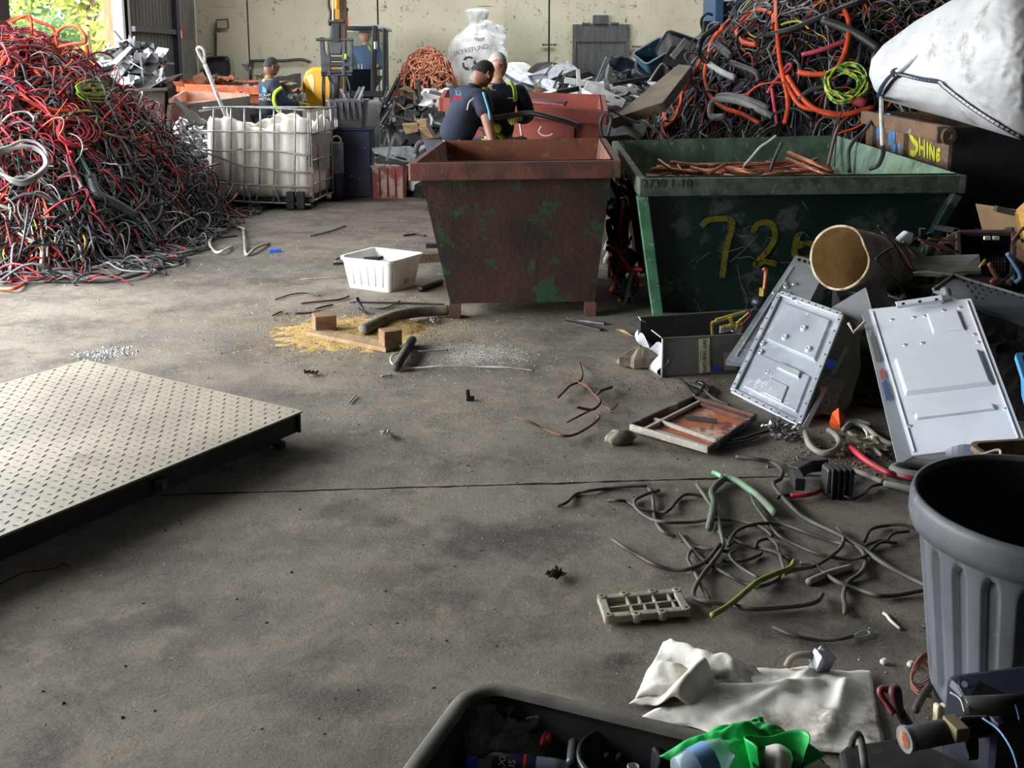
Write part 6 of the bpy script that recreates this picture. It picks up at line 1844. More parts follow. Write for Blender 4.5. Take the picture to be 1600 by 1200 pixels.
solo('rope', MB().tube(cr([on_bag(1377, 152), P(1377, 172, 7.3), P(1378, 200, 7.2), P(1379, 228, 7.1)], 5), .016, 7), CB['white'], 'white rope hanging from the bulk bag strap', 'rope', smooth=True)

# ---- copper rods and pipes inside the green skip
q = [Vector((1.02, 6.7, .60)), Vector((2.72, 6.9, .60)), Vector((2.86, 9.2, .78)), Vector((1.08, 8.8, .74))]
mb = MB(); mb.grid(lambda u, v: bil(q, u, v) + Vector((0, 0, .05 * fbm(u * 6, v * 6) - .06)), 24, 24)
solo('copper_fill', mb, M('copper_dark', (0, 0, 0)), 'dark packed copper scrap filling the green skip', 'copper', kind='stuff', smooth=True)
M_COPPIPE = M('dull_copper_pipe', (190, 122, 88), (150, 92, 68), (206, 150, 112), scale=9, scale3=22, rough=.4, metal=.6)
rr = random.Random(17)
for k in range(64):
    u, v = rr.uniform(.08, .9), rr.uniform(.25, .95)
    c = bil(q, u, v) + Vector((0, 0, rr.uniform(.0, .05)))
    a = rr.gauss(0, .5)
    d = Vector((math.cos(a), math.sin(a), rr.gauss(0, .08)))
    L_ = rr.uniform(.15, .4) * min(1, (min(u, 1 - u) + .12) * 2.2)
    r_ = rr.choice((.008, .011, .014, .018))
    solo('copper_pipe', MB().tube(cr([c - d * L_, c + Vector((0, rr.gauss(0, .03), rr.gauss(0, .015))), c + d * L_], 3), r_, 7), M_COPPIPE, '%s copper pipe inside the green skip, %s %s' % ({.008: 'thin', .011: 'slim', .014: 'medium', .018: 'thick'}[r_], 'near' if v < .5 else 'far' if v > .75 else 'middle', 'left end' if u < .3 else 'right end' if u > .65 else 'centre'), 'copper pipe', 'copper pipes in the green skip', smooth=True)
for a_, b_, Y0_, Y1_, r_, lab in (((1232, 239), (1300, 268), 8.8, 8.2, .021, 'thick bright copper pipe sloping up by the pale skip wall'), ((1229, 248), (1282, 270), 8.6, 8.1, .017, 'bright copper pipe just below the thick one'),
    ((1245, 256), (1290, 272), 8.3, 7.9, .016, 'lowest of the three sloping bright copper pipes'), ((1029, 250), (1060, 274), 8.3, 8.0, .013, 'copper pipe leaning up near left end of green skip'),
    ((1135, 255), (1108, 272), 8.3, 8.0, .013, 'copper pipe leaning up left of centre in green skip'), ((1136, 264), (1185, 272), 8.2, 7.9, .026, 'flat bright copper bar in the middle of green skip'),
    ((1059, 258), (1068, 272), 8.2, 8.0, .010, 'stub of copper pipe standing left in green skip')):
    solo('copper_pipe', MB().tube([P(*a_, Y0_), P(*b_, Y1_)], r_, 10), M_COPPIPE, lab, 'copper pipe', smooth=True)
traced_deep([(1160, 262), (1175, 245), (1188, 230), (1200, 222), (1213, 212)], 8.6, .012, 'white', 'bent white tube rising from copper in the green skip')
traced_deep([(1203, 268), (1210, 248), (1217, 232), (1222, 222)], 8.5, .014, 'charcoal', 'dark twisted rod rising from copper in the green skip')
traced_deep([(1293, 262), (1299, 235), (1306, 208), (1313, 195), (1327, 183)], [8.9, 9.2, 9.5, 9.75, 10.0], .017, 'brown', 'rust brown cable hanging over back corner of green skip')
traced_deep([(1327, 268), (1326, 238), (1334, 220), (1350, 205), (1366, 182)], [8.6, 8.8, 8.9, 9.2, 9.6], .017, 'charcoal', 'dusty grey rope cable draped over pale skip wall')
traced_deep([(1358, 264), (1372, 258), (1380, 240), (1379, 226)], [7.4, 7.35, 7.2, 7.1], .017, 'charcoal', 'dark cable hooked over pale skip wall below white rope')
traced_deep([(1304, 260), (1306, 225), (1310, 190), (1320, 160)], [9.0, 9.4, 9.75, 10.0], .006, 'black', 'thin black wire hanging down pale skip wall')

# ---------------------------------------------------------------- appliances
M_GALVP = M('galvanised_sheet', (178, 184, 190), (158, 164, 172), (200, 204, 208), scale=4, scale3=10, rough=.36, metal=.3)
M_WHITEP = M('off_white_enamel', (192, 195, 201), (182, 185, 190), (158, 158, 157), scale=2.5, scale3=9, lo3=.68, hi3=.76, rough=.38)
M_GREYP = M('grey_enamel', (120, 118, 114), (106, 104, 100), scale=3, rough=.5)
M_DKIN = M('dark_sheet_inside', (70, 70, 72), (56, 56, 58), scale=3, rough=.5, metal=.3)
def emb(q, u0, u1, v0, v1, h, n, mat, parent, name='embossed_panel', inset=.12, bevel=.003):
    """raised panel on the sheet q, standing h proud along n"""
    n = Vector(n).normalized()
    b = [bil(q, u0, v0), bil(q, u1, v0), bil(q, u1, v1), bil(q, u0, v1)]
    c = sum(b, Vector()) / 4
    w = h * .6
    t = [p + (c - p).normalized() * w * 1.4 + n * h for p in b]
    mb = MB().add([tuple(p - n * .002) for p in b] + [tuple(p) for p in t], [(4, 5, 6, 7), (0, 1, 5, 4), (1, 2, 6, 5), (2, 3, 7, 6), (3, 0, 4, 7)])
    return part(name, mb, mat, parent, bevel=bevel)
def boss(q, u, v, n, mat, parent, r=.012, h=.006, name='screw_boss'):
    n = Vector(n).normalized()
    c = bil(q, u, v)
    m = n.to_track_quat('Z', 'Y').to_matrix()
    return part(name, MB().lathe(c, [(r, 0), (r * .7, h), (r * .3, h), (r * .25, h * .4), (0.0005, h * .4)], 12, m), mat, parent, smooth=True)

# heater case with NATURAL GAS sticker
q4 = [G(1035, 590), G(1162, 583), G(1185, 545) + Vector((.05, .1, 0)), G(1004, 562) + Vector((0, .12, 0))]
hc_ = thing('heater_case', 'dark grey heater case lying open with natural gas sticker', 'appliance case', sum(q4, Vector()) / 4)
hh = .215
tq = [p + Vector((0, 0, hh)) for p in q4]
front = [q4[0], q4[1], tq[1], tq[0]]
part('front_panel', MB().slab(front, .004), M_GREYP, hc_)
part('back_panel', MB().slab([q4[3], q4[2], tq[2], tq[3]], .004), M_DKIN, hc_)
part('end_panel', MB().slab([q4[1], q4[2], tq[2], tq[1]], .004), M_GREYP, hc_)
part('base_panel', MB().slab([p + Vector((0, 0, .008)) for p in q4], .004), M_DKIN, hc_)
part('torn_end', MB().grid(lambda u, v: bil([q4[0], q4[3], tq[3], tq[0]], u, v * (.45 + .3 * abs(math.sin(u * 7)))) + Vector((-.03 * math.sin(v * 5 + u * 4), .02 * math.sin(u * 9), 0)), 14, 9), M_WHITEP, hc_, solid=.003)
for p0, p1 in ((tq[0], tq[0] * .72 + tq[3] * .28), (tq[3], tq[3] * .75 + tq[0] * .25)):
    part('bent_flange', MB().slab([p0, p1, p1 + Vector((-.03, -.01, .015)), p0 + Vector((-.015, -.015, .01))], .004), M_WHITEP, hc_)
for a, b in ((tq[0], tq[1]), (tq[3], tq[2])):
    mb = MB(); beam(mb, a, b, .012, .006); part('top_flange', mb, M_GREYP, hc_)
part('corner_edge', MB().tube([q4[0] + Vector((-.004, -.004, .005)), tq[0] + Vector((-.004, -.004, 0))], .006, 8), M_WHITEP, hc_, smooth=True)
fnm = facing(front)
M_STICK = M('cream_sticker', (226, 218, 188), rough=.6)
M_INK = M('black_ink', (24, 24, 26), rough=.7)
def sticker(pts, name, mat, n, p0, lift=.003):
    return part(name, MB().slab([on_plane(x, y, p0 + n * lift, n) for x, y in pts], .0015), mat, hc_)
stk = sticker([(1092, 530), (1109, 528), (1110, 581), (1093, 583)], 'gas_sticker', M_STICK, fnm, front[0])
fr = frame_from(on_plane(1101, 556, front[0] + fnm * .0045, fnm), on_plane(1101, 530, front[0], fnm) - on_plane(1101, 580, front[0], fnm), (front[0] - front[1]))
part('sticker_words', text_mb('NATURAL GAS', .027, fr, .0006), M_INK, stk)
for dx in (-6.5, 7.0):
    fr2 = frame_from(on_plane(1101 + dx, 556, front[0] + fnm * .0045, fnm), on_plane(1101, 530, front[0], fnm) - on_plane(1101, 580, front[0], fnm), (front[0] - front[1]))
    part('fine_print', MB().box(fr2.translation, (.12 if dx > 0 else .06, .0025, .001), fr2.to_3x3()), M_INK, stk)
st2 = sticker([(1113, 573), (1127, 571), (1127, 580), (1114, 581)], 'blue_sticker', M('blue_label', (44, 72, 168), rough=.5), fnm, front[0])
sticker([(1131, 551), (1150, 549), (1151, 577), (1132, 579)], 'grey_sticker', M('grey_label', (140, 138, 132), rough=.6), fnm, front[0])
# burner parts inside the case
M_BRASS = M('yellow_brass', (196, 176, 92), (160, 140, 70), scale=14, rough=.4, metal=.5)
bp = thing('gas_burner', 'brass and steel burner parts inside the heater case', 'burner', P(1140, 520, 5.45))
for a_, b_, w in (((1112, 505), (1148, 492), .016), ((1118, 500), (1165, 487), .014), ((1112, 505), (1113, 525), .012), ((1140, 495), (1146, 512), .02), ((1128, 512), (1160, 505), .014), ((1150, 515), (1158, 498), .012)):
    mb = MB(); beam(mb, P(*a_, 5.4), P(*b_, 5.42), w, w, (0, 1, .3)); part('burner_bar', mb, M_BRASS, bp, bevel=.002)
for k in range(7):
    part('gas_jet', MB().cyl(P(1126 + k * 4.5, 520 - k, 5.42), P(1127 + k * 4.5, 509 - k, 5.42), .008, n=8), M_ALU, bp)
part('valve', MB().box(P(1150, 512, 5.46), (.06, .05, .05), (.2, .3, .4)), M_ALU, bp, bevel=.006)
for k, (pts, col) in enumerate((([(1158, 508), (1166, 500), (1172, 492), (1168, 485)], 'red'), ([(1150, 505), (1162, 495), (1170, 488)], 'yellow'), ([(1160, 498), (1176, 484), (1182, 478)], 'blue'))):
    part('wire', MB().tube(cr([P(x, y, 5.35) for x, y in pts], 5), .004, 6), CB[col], bp, smooth=True)
cpipe = thing('copper_fitting', 'copper pipe fitting standing above black valve at green skip', 'copper fitting', P(1195, 470, 5.7))
part('pipe', MB().tube(cr([P(1193, 462, 5.7), P(1196, 440, 5.7), P(1197, 424, 5.7), P(1193, 419, 5.7)], 5), .013, 8), M_COPPIPE, cpipe, smooth=True)
part('nut', MB().cyl(P(1191, 462, 5.7), P(1192, 450, 5.7), .02, n=6), M_BRASS, cpipe)
part('valve_body', MB().ball(P(1188, 472, 5.7), (.055, .05, .04), 12, 8), M_EXB, cpipe, smooth=True)
# galvanised back panel leaning
gq = planar([P(1134, 563, 5.12), P(1212, 578, 5.05), P(1288, 425, 5.6), P(1236, 410, 5.62)])
gp = thing('sheet_metal', 'galvanised sheet panel leaning behind the embossed tray', 'panel', (gq[0] + gq[1]) / 2)
part('sheet', MB().slab(gq, .004), M_GALVP, gp)
ng = facing(gq)
part('slotted_flange', MB().slab([P(1236, 410, 5.62), P(1288, 425, 5.6), P(1294, 412, 5.62), P(1243, 399, 5.64)], .004), M_GALVP, gp)
for k in range(5):
    part('flange_slot', MB().slab([P(1247 + k * 8.5, 403 + k * 2.3, 5.6), P(1252 + k * 8.5, 404.5 + k * 2.3, 5.6), P(1251 + k * 8.5, 409 + k * 2.3, 5.6), P(1246 + k * 8.5, 407.5 + k * 2.3, 5.6)], .002), M_INK, gp)
part('slotted_flange', MB().slab([P(1134, 564, 5.11), P(1166, 568, 5.1), P(1163, 573, 5.09), P(1134, 571, 5.1)], .004), M_GALVP, gp)
rr = random.Random(6)
for k in range(11):
    boss(gq, rr.uniform(.08, .5), rr.uniform(.15, .95), ng, M_GALVP, gp, .014, .007)
part('ridge', MB().tube([bil(gq, .14, .05), bil(gq, .12, .96)], .007, 6), M_GALVP, gp)
# embossed tray in front
eq = planar([P(1146, 612, 4.92), P(1250, 664, 4.5), P(1316, 494, 4.92), P(1220, 460, 5.25)])
et = thing('metal_cover', 'embossed galvanised cover plate with round bosses leaning upright', 'cover plate', (eq[0] + eq[1]) / 2)
part('sheet', MB().slab(eq, .006), M_GALVP, et)
ne = facing(eq)
for i in range(4):
    a, b = eq[i], eq[(i + 1) % 4]
    mb = MB(); beam(mb, a + ne * .008, b + ne * .008, .03, .016, ne); part('rim', mb, M_GALVP, et, bevel=.005)
    for k in range(9):
        p = a + (b - a) * ((k + .5) / 9) + ne * .017
        part('rivet_hole', MB().lathe(p, [(.0045, 0), (.0045, .001), (0.0002, .001)], 8, ne.to_track_quat('Z', 'Y').to_matrix()), M_INK, et)
emb(eq, .12, .90, .53, .93, .014, ne, M_GALVP, et)
emb(eq, .10, .92, .07, .40, .010, ne, M_GALVP, et)
emb(eq, .42, .82, .33, .40, .022, ne, M_GALVP, et, 'slot_bar')
emb(eq, .40, .72, .08, .25, .018, ne, M_GALVP, et, 'small_panel')
for u, v in ((.38, .62), (.58, .76), (.76, .60)):
    c_ = boss([p + ne * .014 for p in eq], u, v, ne, M_WHITEP, et, .02, .012)
for u, v in ((.09, .50), (.12, .42), (.34, .28)):
    boss(eq, u, v, ne, M_GALVP, et, .018, .012)
mb = MB(); mb.tube(cr([P(1237, 466, 5.2), P(1243, 468, 5.2), P(1246, 474, 5.18), P(1275, 488, 5.1), P(1283, 486, 5.08), P(1286, 494, 5.07)], 4), .006, 7)
part('bead', mb, M_GALVP, et, smooth=True)
part('torn_hinge', MB().slab([P(1160, 622, 4.86), P(1214, 648, 4.62), P(1212, 656, 4.6), P(1158, 630, 4.84)], .03), M_GALVP, et)
part('second_edge', MB().slab([P(1322, 540, 4.86), P(1327, 542, 4.86), P(1262, 668, 4.46), P(1254, 666, 4.46)], .008), M_WHITEP, et)
# heater body behind the tray
hq = [P(1256, 668, 4.56), P(1300, 660, 4.62), P(1330, 632, 4.72), P(1346, 575, 4.85), P(1344, 495, 5.02), P(1318, 486, 5.05), P(1300, 540, 4.9)]
hb = thing('gas_heater', 'dark grey heater body with worn rating labels behind cover plate', 'heater', P(1290, 665, 4.6))
part('shell', MB().slab(hq, .28), M('dusty_grey_enamel', (178, 173, 164), (154, 149, 141), scale=5, rough=.55), hb, bevel=.01)
hn = facing([hq[0], hq[2], hq[3], hq[5]])
part('rating_label', MB().slab([P(1286, 580, 4.70), P(1321, 596, 4.70), P(1300, 650, 4.56), P(1270, 640, 4.56)], .002), M('foil_label', (150, 148, 142), (120, 118, 112), scale=40, lo=.45, hi=.55, rough=.5), hb)
part('blue_tag', MB().slab([P(1294, 561, 4.72), P(1307, 564, 4.72), P(1304, 578, 4.70), P(1292, 575, 4.70)], .002), M('blue_label', (0, 0, 0)), hb)
fr = frame_from(P(1287, 608, 4.60), P(1294, 610, 4.6) - P(1282, 605, 4.6), (0, .25, 1))
part('label_letter', text_mb('W', .035, fr, .0006), M('red_ink', (170, 40, 44), rough=.6), hb)
tri = [P(1285, 628, 4.55), P(1296, 632, 4.55), P(1294, 622, 4.56), P(1285, 628, 4.55)]
part('warning_triangle', MB().tube(tri, .0015, 4), M_INK, hb)
fr = frame_from(P(1300, 588, 4.66), P(1317, 594, 4.66) - P(1290, 582, 4.66), (0, .25, 1))
# large off-white cover
bq_ = planar([P(1425, 713, 3.98), P(1600, 690, 3.80), P(1516, 467, 4.70), P(1357, 484, 4.85)])
lc = thing('metal_cover', 'large off white appliance cover with two raised rectangles', 'cover panel', (bq_[0] + bq_[1]) / 2)
nb_ = facing(bq_)
part('face', MB().slab(bq_, .004), M_WHITEP, lc)
dpt = -nb_ * .075
sw = planar([bq_[0], bq_[3], P(1347, 491, 4.93), P(1403, 727, 4.05)])
part('side_wall', MB().slab(sw, .004), M_WHITEP, lc)
for nm, a, b in (('bottom_wall', bq_[0], bq_[1]), ('side_wall', bq_[1], bq_[2]), ('top_wall', bq_[3], bq_[2])):
    mm = MB().slab([a, b, b + dpt + (Vector((-.02, 0, 0)) if nm == 'side_wall' and a == bq_[0] else Vector()), a + dpt + (Vector((-.03, 0, 0)) if a == bq_[0] and nm == 'side_wall' else Vector())], .004)
    w_ = part(nm, mm, M_WHITEP, lc)
for u in (.035, .965):
    part('edge_fold', MB().tube([bil(bq_, u, .02), bil(bq_, u, .98)], .007, 6), M_WHITEP, lc)
emb(bq_, .545, .86, .755, .915, .014, nb_, M_WHITEP, lc)
emb(bq_, .10, .93, .355, .60, .022, nb_, M_WHITEP, lc)
emb(bq_, .13, .88, .20, .235, .014, nb_, M_WHITEP, lc, 'embossed_bar')
for u, v in ((.2, .9), (.42, .9), (.53, .9), (.72, .93), (.88, .94), (.25, .70), (.42, .70), (.55, .47), (.93, .66), (.06, .17), (.95, .2), (.92, .72)):
    boss(bq_, u, v, nb_, M_WHITEP, lc, .011, .005)
    part('screw_hole', MB().lathe(bil(bq_, u, v) + nb_ * .0055, [(.0035, 0), (.0035, .001), (.0002, .001)], 8, nb_.to_track_quat('Z', 'Y').to_matrix()), M_INK, lc)
part('top_bracket', MB().slab([P(1401, 478, 4.78), P(1474, 468, 4.70), P(1472, 460, 4.72), P(1398, 471, 4.8)], .03), M_WHITEP, lc, bevel=.004)
for k in range(3):
    part('bracket_slot', MB().slab([P(1409 + k * 26, 473 - k * 3.3, 4.69), P(1414 + k * 26, 472.5 - k * 3.3, 4.69), P(1414 + k * 26, 476 - k * 3.3, 4.69), P(1409 + k * 26, 476.5 - k * 3.3, 4.69)], .002), M_INK, lc)
part('flue_stub', MB().cyl(P(1479, 469, 4.75), P(1477, 457, 4.85), .028, n=16), M_ALU, lc)
for pts, m_ in (([(.84, .25), (.62, .25), (.62, .8), (.80, .8)], M('grey_label', (0, 0, 0))), ([(.56, .25), (.50, .25), (.50, .75), (.56, .75)], M('pink_label', (206, 120, 128), rough=.5)), ([(.48, .25), (.36, .25), (.36, .75), (.48, .75)], M('steel_blue_label', (88, 120, 158), rough=.5))):
    part('side_label', MB().slab([bil(sw, a_, b_) + facing(sw) * .006 for a_, b_ in pts], .0015), m_, lc)
part('torn_edge', MB().grid(lambda u, v: P(1478 + 100 * u, 702 + 12 * v - 8 * math.sin(u * 5) * (1 - v), 3.84 - .04 * v), 12, 4), M_WHITEP, lc, solid=.003)
# ---- rusty drum on the heap
M_DRUM_IN = M('mustard_rust_inside', (204, 184, 150), (184, 158, 122), (130, 106, 82), scale=6, scale3=26, lo3=.62, hi3=.68, rough=.75)
M_DRUM_OUT = M('grimy_drum', (178, 170, 156), (148, 140, 128), (200, 192, 176), scale=6, scale3=14, rough=.75, bump=.2)
mc, ec = P(1313, 402, 5.25), P(1405, 424, 5.72)
axd = (ec - mc).normalized()
dm = axd.to_track_quat('Z', 'Y').to_matrix()
dr = thing('drum', 'rusty open drum lying on its side with mustard inside', 'drum', (mc + ec) / 2 + Vector((0, 0, -.17)))
rad_, len_ = .168, (ec - mc).length
def dent(a, z):
    return 1 - .16 * math.exp(-(((a - DA + PI) % (2 * PI) - PI) / .45) ** 2) * math.exp(-(z / .12) ** 2) + .015 * math.sin(3 * a + z * 9)
DA = math.atan2(*reversed([(dm.transposed() @ (P(1365, 388, 5.25) - mc))[i] for i in (0, 1)]))
prof_o = [(rad_ * 1.0, 0), (rad_, len_ * .15), (rad_ * .99, len_ * .5), (rad_ * .97, len_), (.001, len_)]
part('outside', MB().lathe(mc, prof_o, 40, dm, rfun=dent), M_DRUM_OUT, dr, smooth=True)
part('inside', MB().lathe(mc, [(rad_ * .97, .001), (rad_ * .96, len_ * .3), (rad_ * .955, len_ * .6), (rad_ * .94, len_ * .92), (.001, len_ * .92)], 40, dm, rfun=dent), M_DRUM_IN, dr, smooth=True)
part('rim', MB().lathe(mc, [(rad_ * .96, -.004), (rad_ * 1.03, -.006), (rad_ * 1.03, .012), (rad_ * 1.0, .016)], 40, dm, rfun=dent), M('pale_rim', (196, 180, 150), (140, 110, 80), scale=14, rough=.7), dr, smooth=True)
part('bail_handle', MB().tube(cr([P(1420, 466, 5.2), P(1392, 430, 5.1), P(1370, 408, 5.1), P(1372, 402, 5.1), P(1385, 392, 5.15), P(1396, 388, 5.2), P(1405, 396, 5.25), P(1412, 410, 5.3)], 5), .006, 7), M_EXB, dr, smooth=True)
for z in (.35, .7):
    part('hoop', MB().lathe(mc + axd * len_ * z, [(rad_ * 1.0, -.01), (rad_ * 1.02, 0), (rad_ * 1.0, .01)], 36, dm), M_DRUM_OUT, dr, smooth=True)

# ---- dark junk mass that carries it all, and the odd pieces on it
jq = [P(1340, 650, 4.75), P(1660, 640, 4.5), P(1660, 400, 6.1), P(1300, 470, 5.9)]
jq = [Vector((p.x, p.y, z)) for p, z in zip(jq, (.12, .15, .72, .55))]
M_JUNK = M('black_junk_mass', (24, 23, 24), (34, 32, 32), (60, 56, 52), scale=9, scale3=20, rough=.8, bump=1.0, bscale=25)
heap('junk_mass', 'black mass of junk beneath the appliance pile', jq, .10, M_JUNK, .1, 20)
strew([jq[0] * .5 + jq[3] * .5 + Vector((.2, 0, 0)), jq[1] * .5 + jq[2] * .5, jq[2], jq[3]], 26, 61, ('bar', 'pipe', 'crumple', 'pipe'), [M_EXB, M_DKPLATE, M_RUSTW, M_DRUM_OUT], 'junk_offcut', 'offcut among the junk behind the covers', 'scrap metal', 'offcuts in the appliance pile', (.15, .4), .05, .25)
solo('white_sheet_metal', MB().slab([P(1300, 480, 5.05), P(1352, 449, 5.15), P(1366, 499, 4.95), P(1345, 503, 4.95)], .006), M_WHITEP, 'white folded panel below the rusty drum', 'panel')
solo('grey_flap', MB().slab([P(1353, 449, 5.14), P(1384, 446, 5.2), P(1394, 490, 5.05), P(1366, 498, 4.95)], .006), M_GREYP, 'dark grey panel beside the white folded panel', 'panel')
solo('white_sheet_metal', MB().slab([P(1330, 500, 4.98), P(1362, 502, 4.93), P(1345, 518, 4.9)], .006), M_WHITEP, 'small white triangular flap under the white folded panel', 'panel')
solo('corner_bracket', MB().tube([P(1326, 505, 4.85), P(1334, 520, 4.8), P(1352, 502, 4.82)], .008, 6), M_DRUM_OUT, 'small rusty bent bracket between the two covers', 'bracket')
M_PLANK = M('weathered_grey_plank', (146, 148, 141), (124, 126, 119), scale=8, stretch=(.6, 4, 8), rough=.85, bump=.3)
solo('plank', MB().slab([P(1423, 406, 5.35), P(1450, 400, 5.35), P(1530, 397, 5.3), P(1533, 423, 5.2), P(1500, 424, 5.2), P(1470, 428, 5.2), P(1428, 426, 5.25)], .02), M_PLANK, 'weathered grey plank lying across the appliance pile', 'plank')
gb_ = thing('grille_box', 'black box frame with wire grille at right edge', 'box', P(1540, 440, 5.4))
M_RIMR = M('rusty_rim_dark', (84, 66, 60), (60, 50, 48), (150, 140, 134), scale=9, scale3=14, rough=.7)
oq = [P(1499, 436, 5.25), P(1582, 441, 5.2), P(1584, 364, 5.5), P(1497, 364, 5.55)]
for i in range(4):
    mb = MB(); beam(mb, oq[i], oq[(i + 1) % 4], .025, .03, facing(oq)); part('frame', mb, M_RIMR, gb_, bevel=.005)
dpt2 = -facing(oq) * .12
for i in range(4):
    part('side', MB().slab([oq[i], oq[(i + 1) % 4], oq[(i + 1) % 4] + dpt2, oq[i] + dpt2], .004), M_EXB, gb_)
part('back', MB().slab([p + dpt2 for p in oq], .004), M_EXB, gb_)
g2 = [p + dpt2 * .85 for p in oq]
for k in range(1, 12):
    part('grille_wire', MB().cyl(bil(g2, .3 + .68 * k / 12, .05), bil(g2, .3 + .68 * k / 12, .78), .003, n=5), M_GREYP, gb_)
for k in range(1, 9):
    part('grille_wire', MB().cyl(bil(g2, .3, .05 + .08 * k), bil(g2, .97, .05 + .08 * k), .003, n=5), M_GREYP, gb_)
for x in (1542, 1556):
    part('switch', MB().box(P(x, 372, 5.45), (.03, .02, .018)), M_CHALK, gb_)
M_CARDB = M('tan_hardboard', (168, 138, 104), (150, 122, 92), scale=4, rough=.8)
solo('hardboard', MB().slab([P(1524, 318, 6.15), P(1587, 327, 6.0), P(1606, 396, 5.75), P(1602, 412, 5.75), P(1537, 367, 5.95)], .008), M_CARDB, 'tan hardboard sheet propped up behind the grille box', 'board')
solo('plywood', MB().slab([P(1585, 330, 5.98), P(1650, 270, 5.9), P(1650, 380, 5.7), P(1600, 398, 5.7)], .01), M('orange_plywood', (206, 158, 88), (180, 132, 70), scale=3, stretch=(1, 1, 5), rough=.6), 'orange brown plywood sheet at right edge', 'board')
lq = [P(1527, 478, 4.75), P(1640, 520, 4.55), P(1640, 476, 4.85), P(1491, 431, 5.15)]
lv = thing('louvre_sheet', 'dark grey louvred appliance panel lying at right', 'panel', P(1560, 490, 4.8))
M_LOUV = M('blue_grey_enamel', (104, 112, 122), (90, 97, 108), scale=3, rough=.4)
part('sheet', MB().slab([P(1458, 452, 4.95), P(1527, 478, 4.75), P(1640, 520, 4.55), P(1640, 476, 4.85), P(1491, 431, 5.15)], .02), M_LOUV, lv, bevel=.004)
part('top_edge', MB().tube([P(1458, 452, 4.94), P(1490, 430, 5.14), P(1640, 475, 4.84)], .008, 7), M_ALU, lv)
nl = facing(lq)
for r_ in range(4):
    for k in range(9):
        c = bil(lq, .06 + .09 * k, .9 - r_ * .19)
        d1 = (lq[2] - lq[1]).normalized(); d2 = (lq[1] - lq[0]).normalized()
        part('louvre_slot', MB().slab([c + d1 * .022 + nl * .002, c + d1 * .022 + d2 * .012 + nl * .002, c - d1 * .022 + d2 * .022 + nl * .002, c - d1 * .022 + d2 * .010 + nl * .002], .001), M_INK, lv)
for pts, r_, m_, lab in (
    ([(1372, 352), (1380, 362), (1395, 380), (1408, 405), (1426, 428)], .007, M_EXB, 'black rod sticking up behind the rusty drum'),
    ([(1378, 362), (1392, 372), (1412, 395), (1428, 424)], .008, M_RUSTW, 'brown rod lying beside the black rod over drum'),
    ([(1425, 426), (1450, 425), (1480, 428), (1510, 430)], .006, M_DRUM_OUT, 'rusty rod lying under the weathered plank'),
    ([(1435, 374), (1460, 380), (1490, 390)], .006, M_RUSTW, 'upper thin rusty rod left of the grille box'),
    ([(1440, 378), (1465, 386), (1498, 394)], .006, M_RUSTW, 'lower thin rusty rod left of the grille box'),
    ([(1450, 372), (1478, 376), (1496, 374)], .005, M_RUSTW, 'thin rusty wire touching the grille box'),
    ([(1545, 412), (1552, 425), (1558, 436), (1549, 440), (1554, 446)], .012, M_COPPIPE, 'bent copper pipe below the grille box'),
    ([(1574, 396), (1582, 408), (1592, 425), (1594, 435), (1586, 442)], .012, CB['sky'], 'pale blue and pink bent pipe at right edge'),
    ([(1600, 355), (1590, 366), (1582, 376)], .008, M_RUSTW, 'rusty pipe end poking in at right edge'),
    ([(1530, 418), (1536, 410), (1540, 406), (1536, 414)], .006, M_BRASS, 'small brass hook at end of the plank'),
    ([(1562, 446), (1575, 432), (1582, 424)], .006, M_EXB, 'short black rod below the grille box'),
    ([(1565, 575), (1578, 560), (1600, 552)], .006, M_EXB, 'black wire loop in the dark at right edge')):
    solo('rod', MB().tube(cr([P(x, y, 5.15) for x, y in pts], 5), r_, 7), m_, lab, 'rod', smooth=True)
cl = thing('spotlight_fitting', 'white plastic lamp fitting behind the rusty drum', 'lamp fitting', P(1425, 385, 5.5))
part('body', MB().slab([P(1404, 374, 5.5), P(1418, 362, 5.5), P(1430, 366, 5.5), P(1426, 382, 5.5), P(1410, 384, 5.5)], .06), M_WHITEP, cl, bevel=.01)
part('arm', MB().tube(cr([P(1410, 378, 5.45), P(1424, 388, 5.45), P(1434, 398, 5.42)], 4), .009, 7), M_ALU, cl, smooth=True)
part('tip', MB().box(P(1441, 364, 5.5), (.03, .03, .05)), M_EXB, cl)
# ================================================================ FLOOR OBJECTS AND FOREGROUND
# ---- white storage tub
M_WTUB = M('translucent_white_plastic', (232, 232, 228), (214, 212, 206), scale=4, rough=.35)
tz = .24
t0, t1, t2 = G(540, 397, tz), G(598, 412, tz), G(653, 397, tz)
e1, e2 = (t0 - t1), (t2 - t1)
cN = t1 + e1 / 2 + e2 / 2
rz = math.atan2(e2.y, e2.x)
wt = thing('storage_tub', 'white plastic storage tub with a broken corner on the floor', 'tub', (cN.x, cN.y, 0))
fr = fr_at((cN.x, cN.y, 0), rz)
def cutfn(x, y):
    return .07 * math.exp(-((x + e2.length * .5) / .09) ** 2) * math.exp(-((y - .02) / .12) ** 2)
part('body', tub_mb(fr, e2.length - .03, e1.length - .03, tz, .84, rim=.016, rad=.035, cut=cutfn), M_WTUB, wt, smooth=False)
for sd, L_, W_ in ((0, e2.length - .03, e1.length - .03), (1, e1.length - .03, e2.length - .03)):
    for k in range(5):
        u = (k + .6) / 5.4 - .5
        x, y = (u * L_ * .9, -W_ / 2) if sd == 0 else (-W_ / 2 * 1.0, u * L_ * .9)
        a = fr @ Vector((x * .86, y * .87, .035)) if sd == 0 else fr @ Vector((x * .87, y * .86, .035))
        b = fr @ Vector((x * .97, y * .985, .20)) if sd == 0 else fr @ Vector((x * .985, y * .97, .20))
        mb = MB(); mb.tube([a, b], .006, 6); part('rib', mb, M_WTUB, wt, smooth=True)
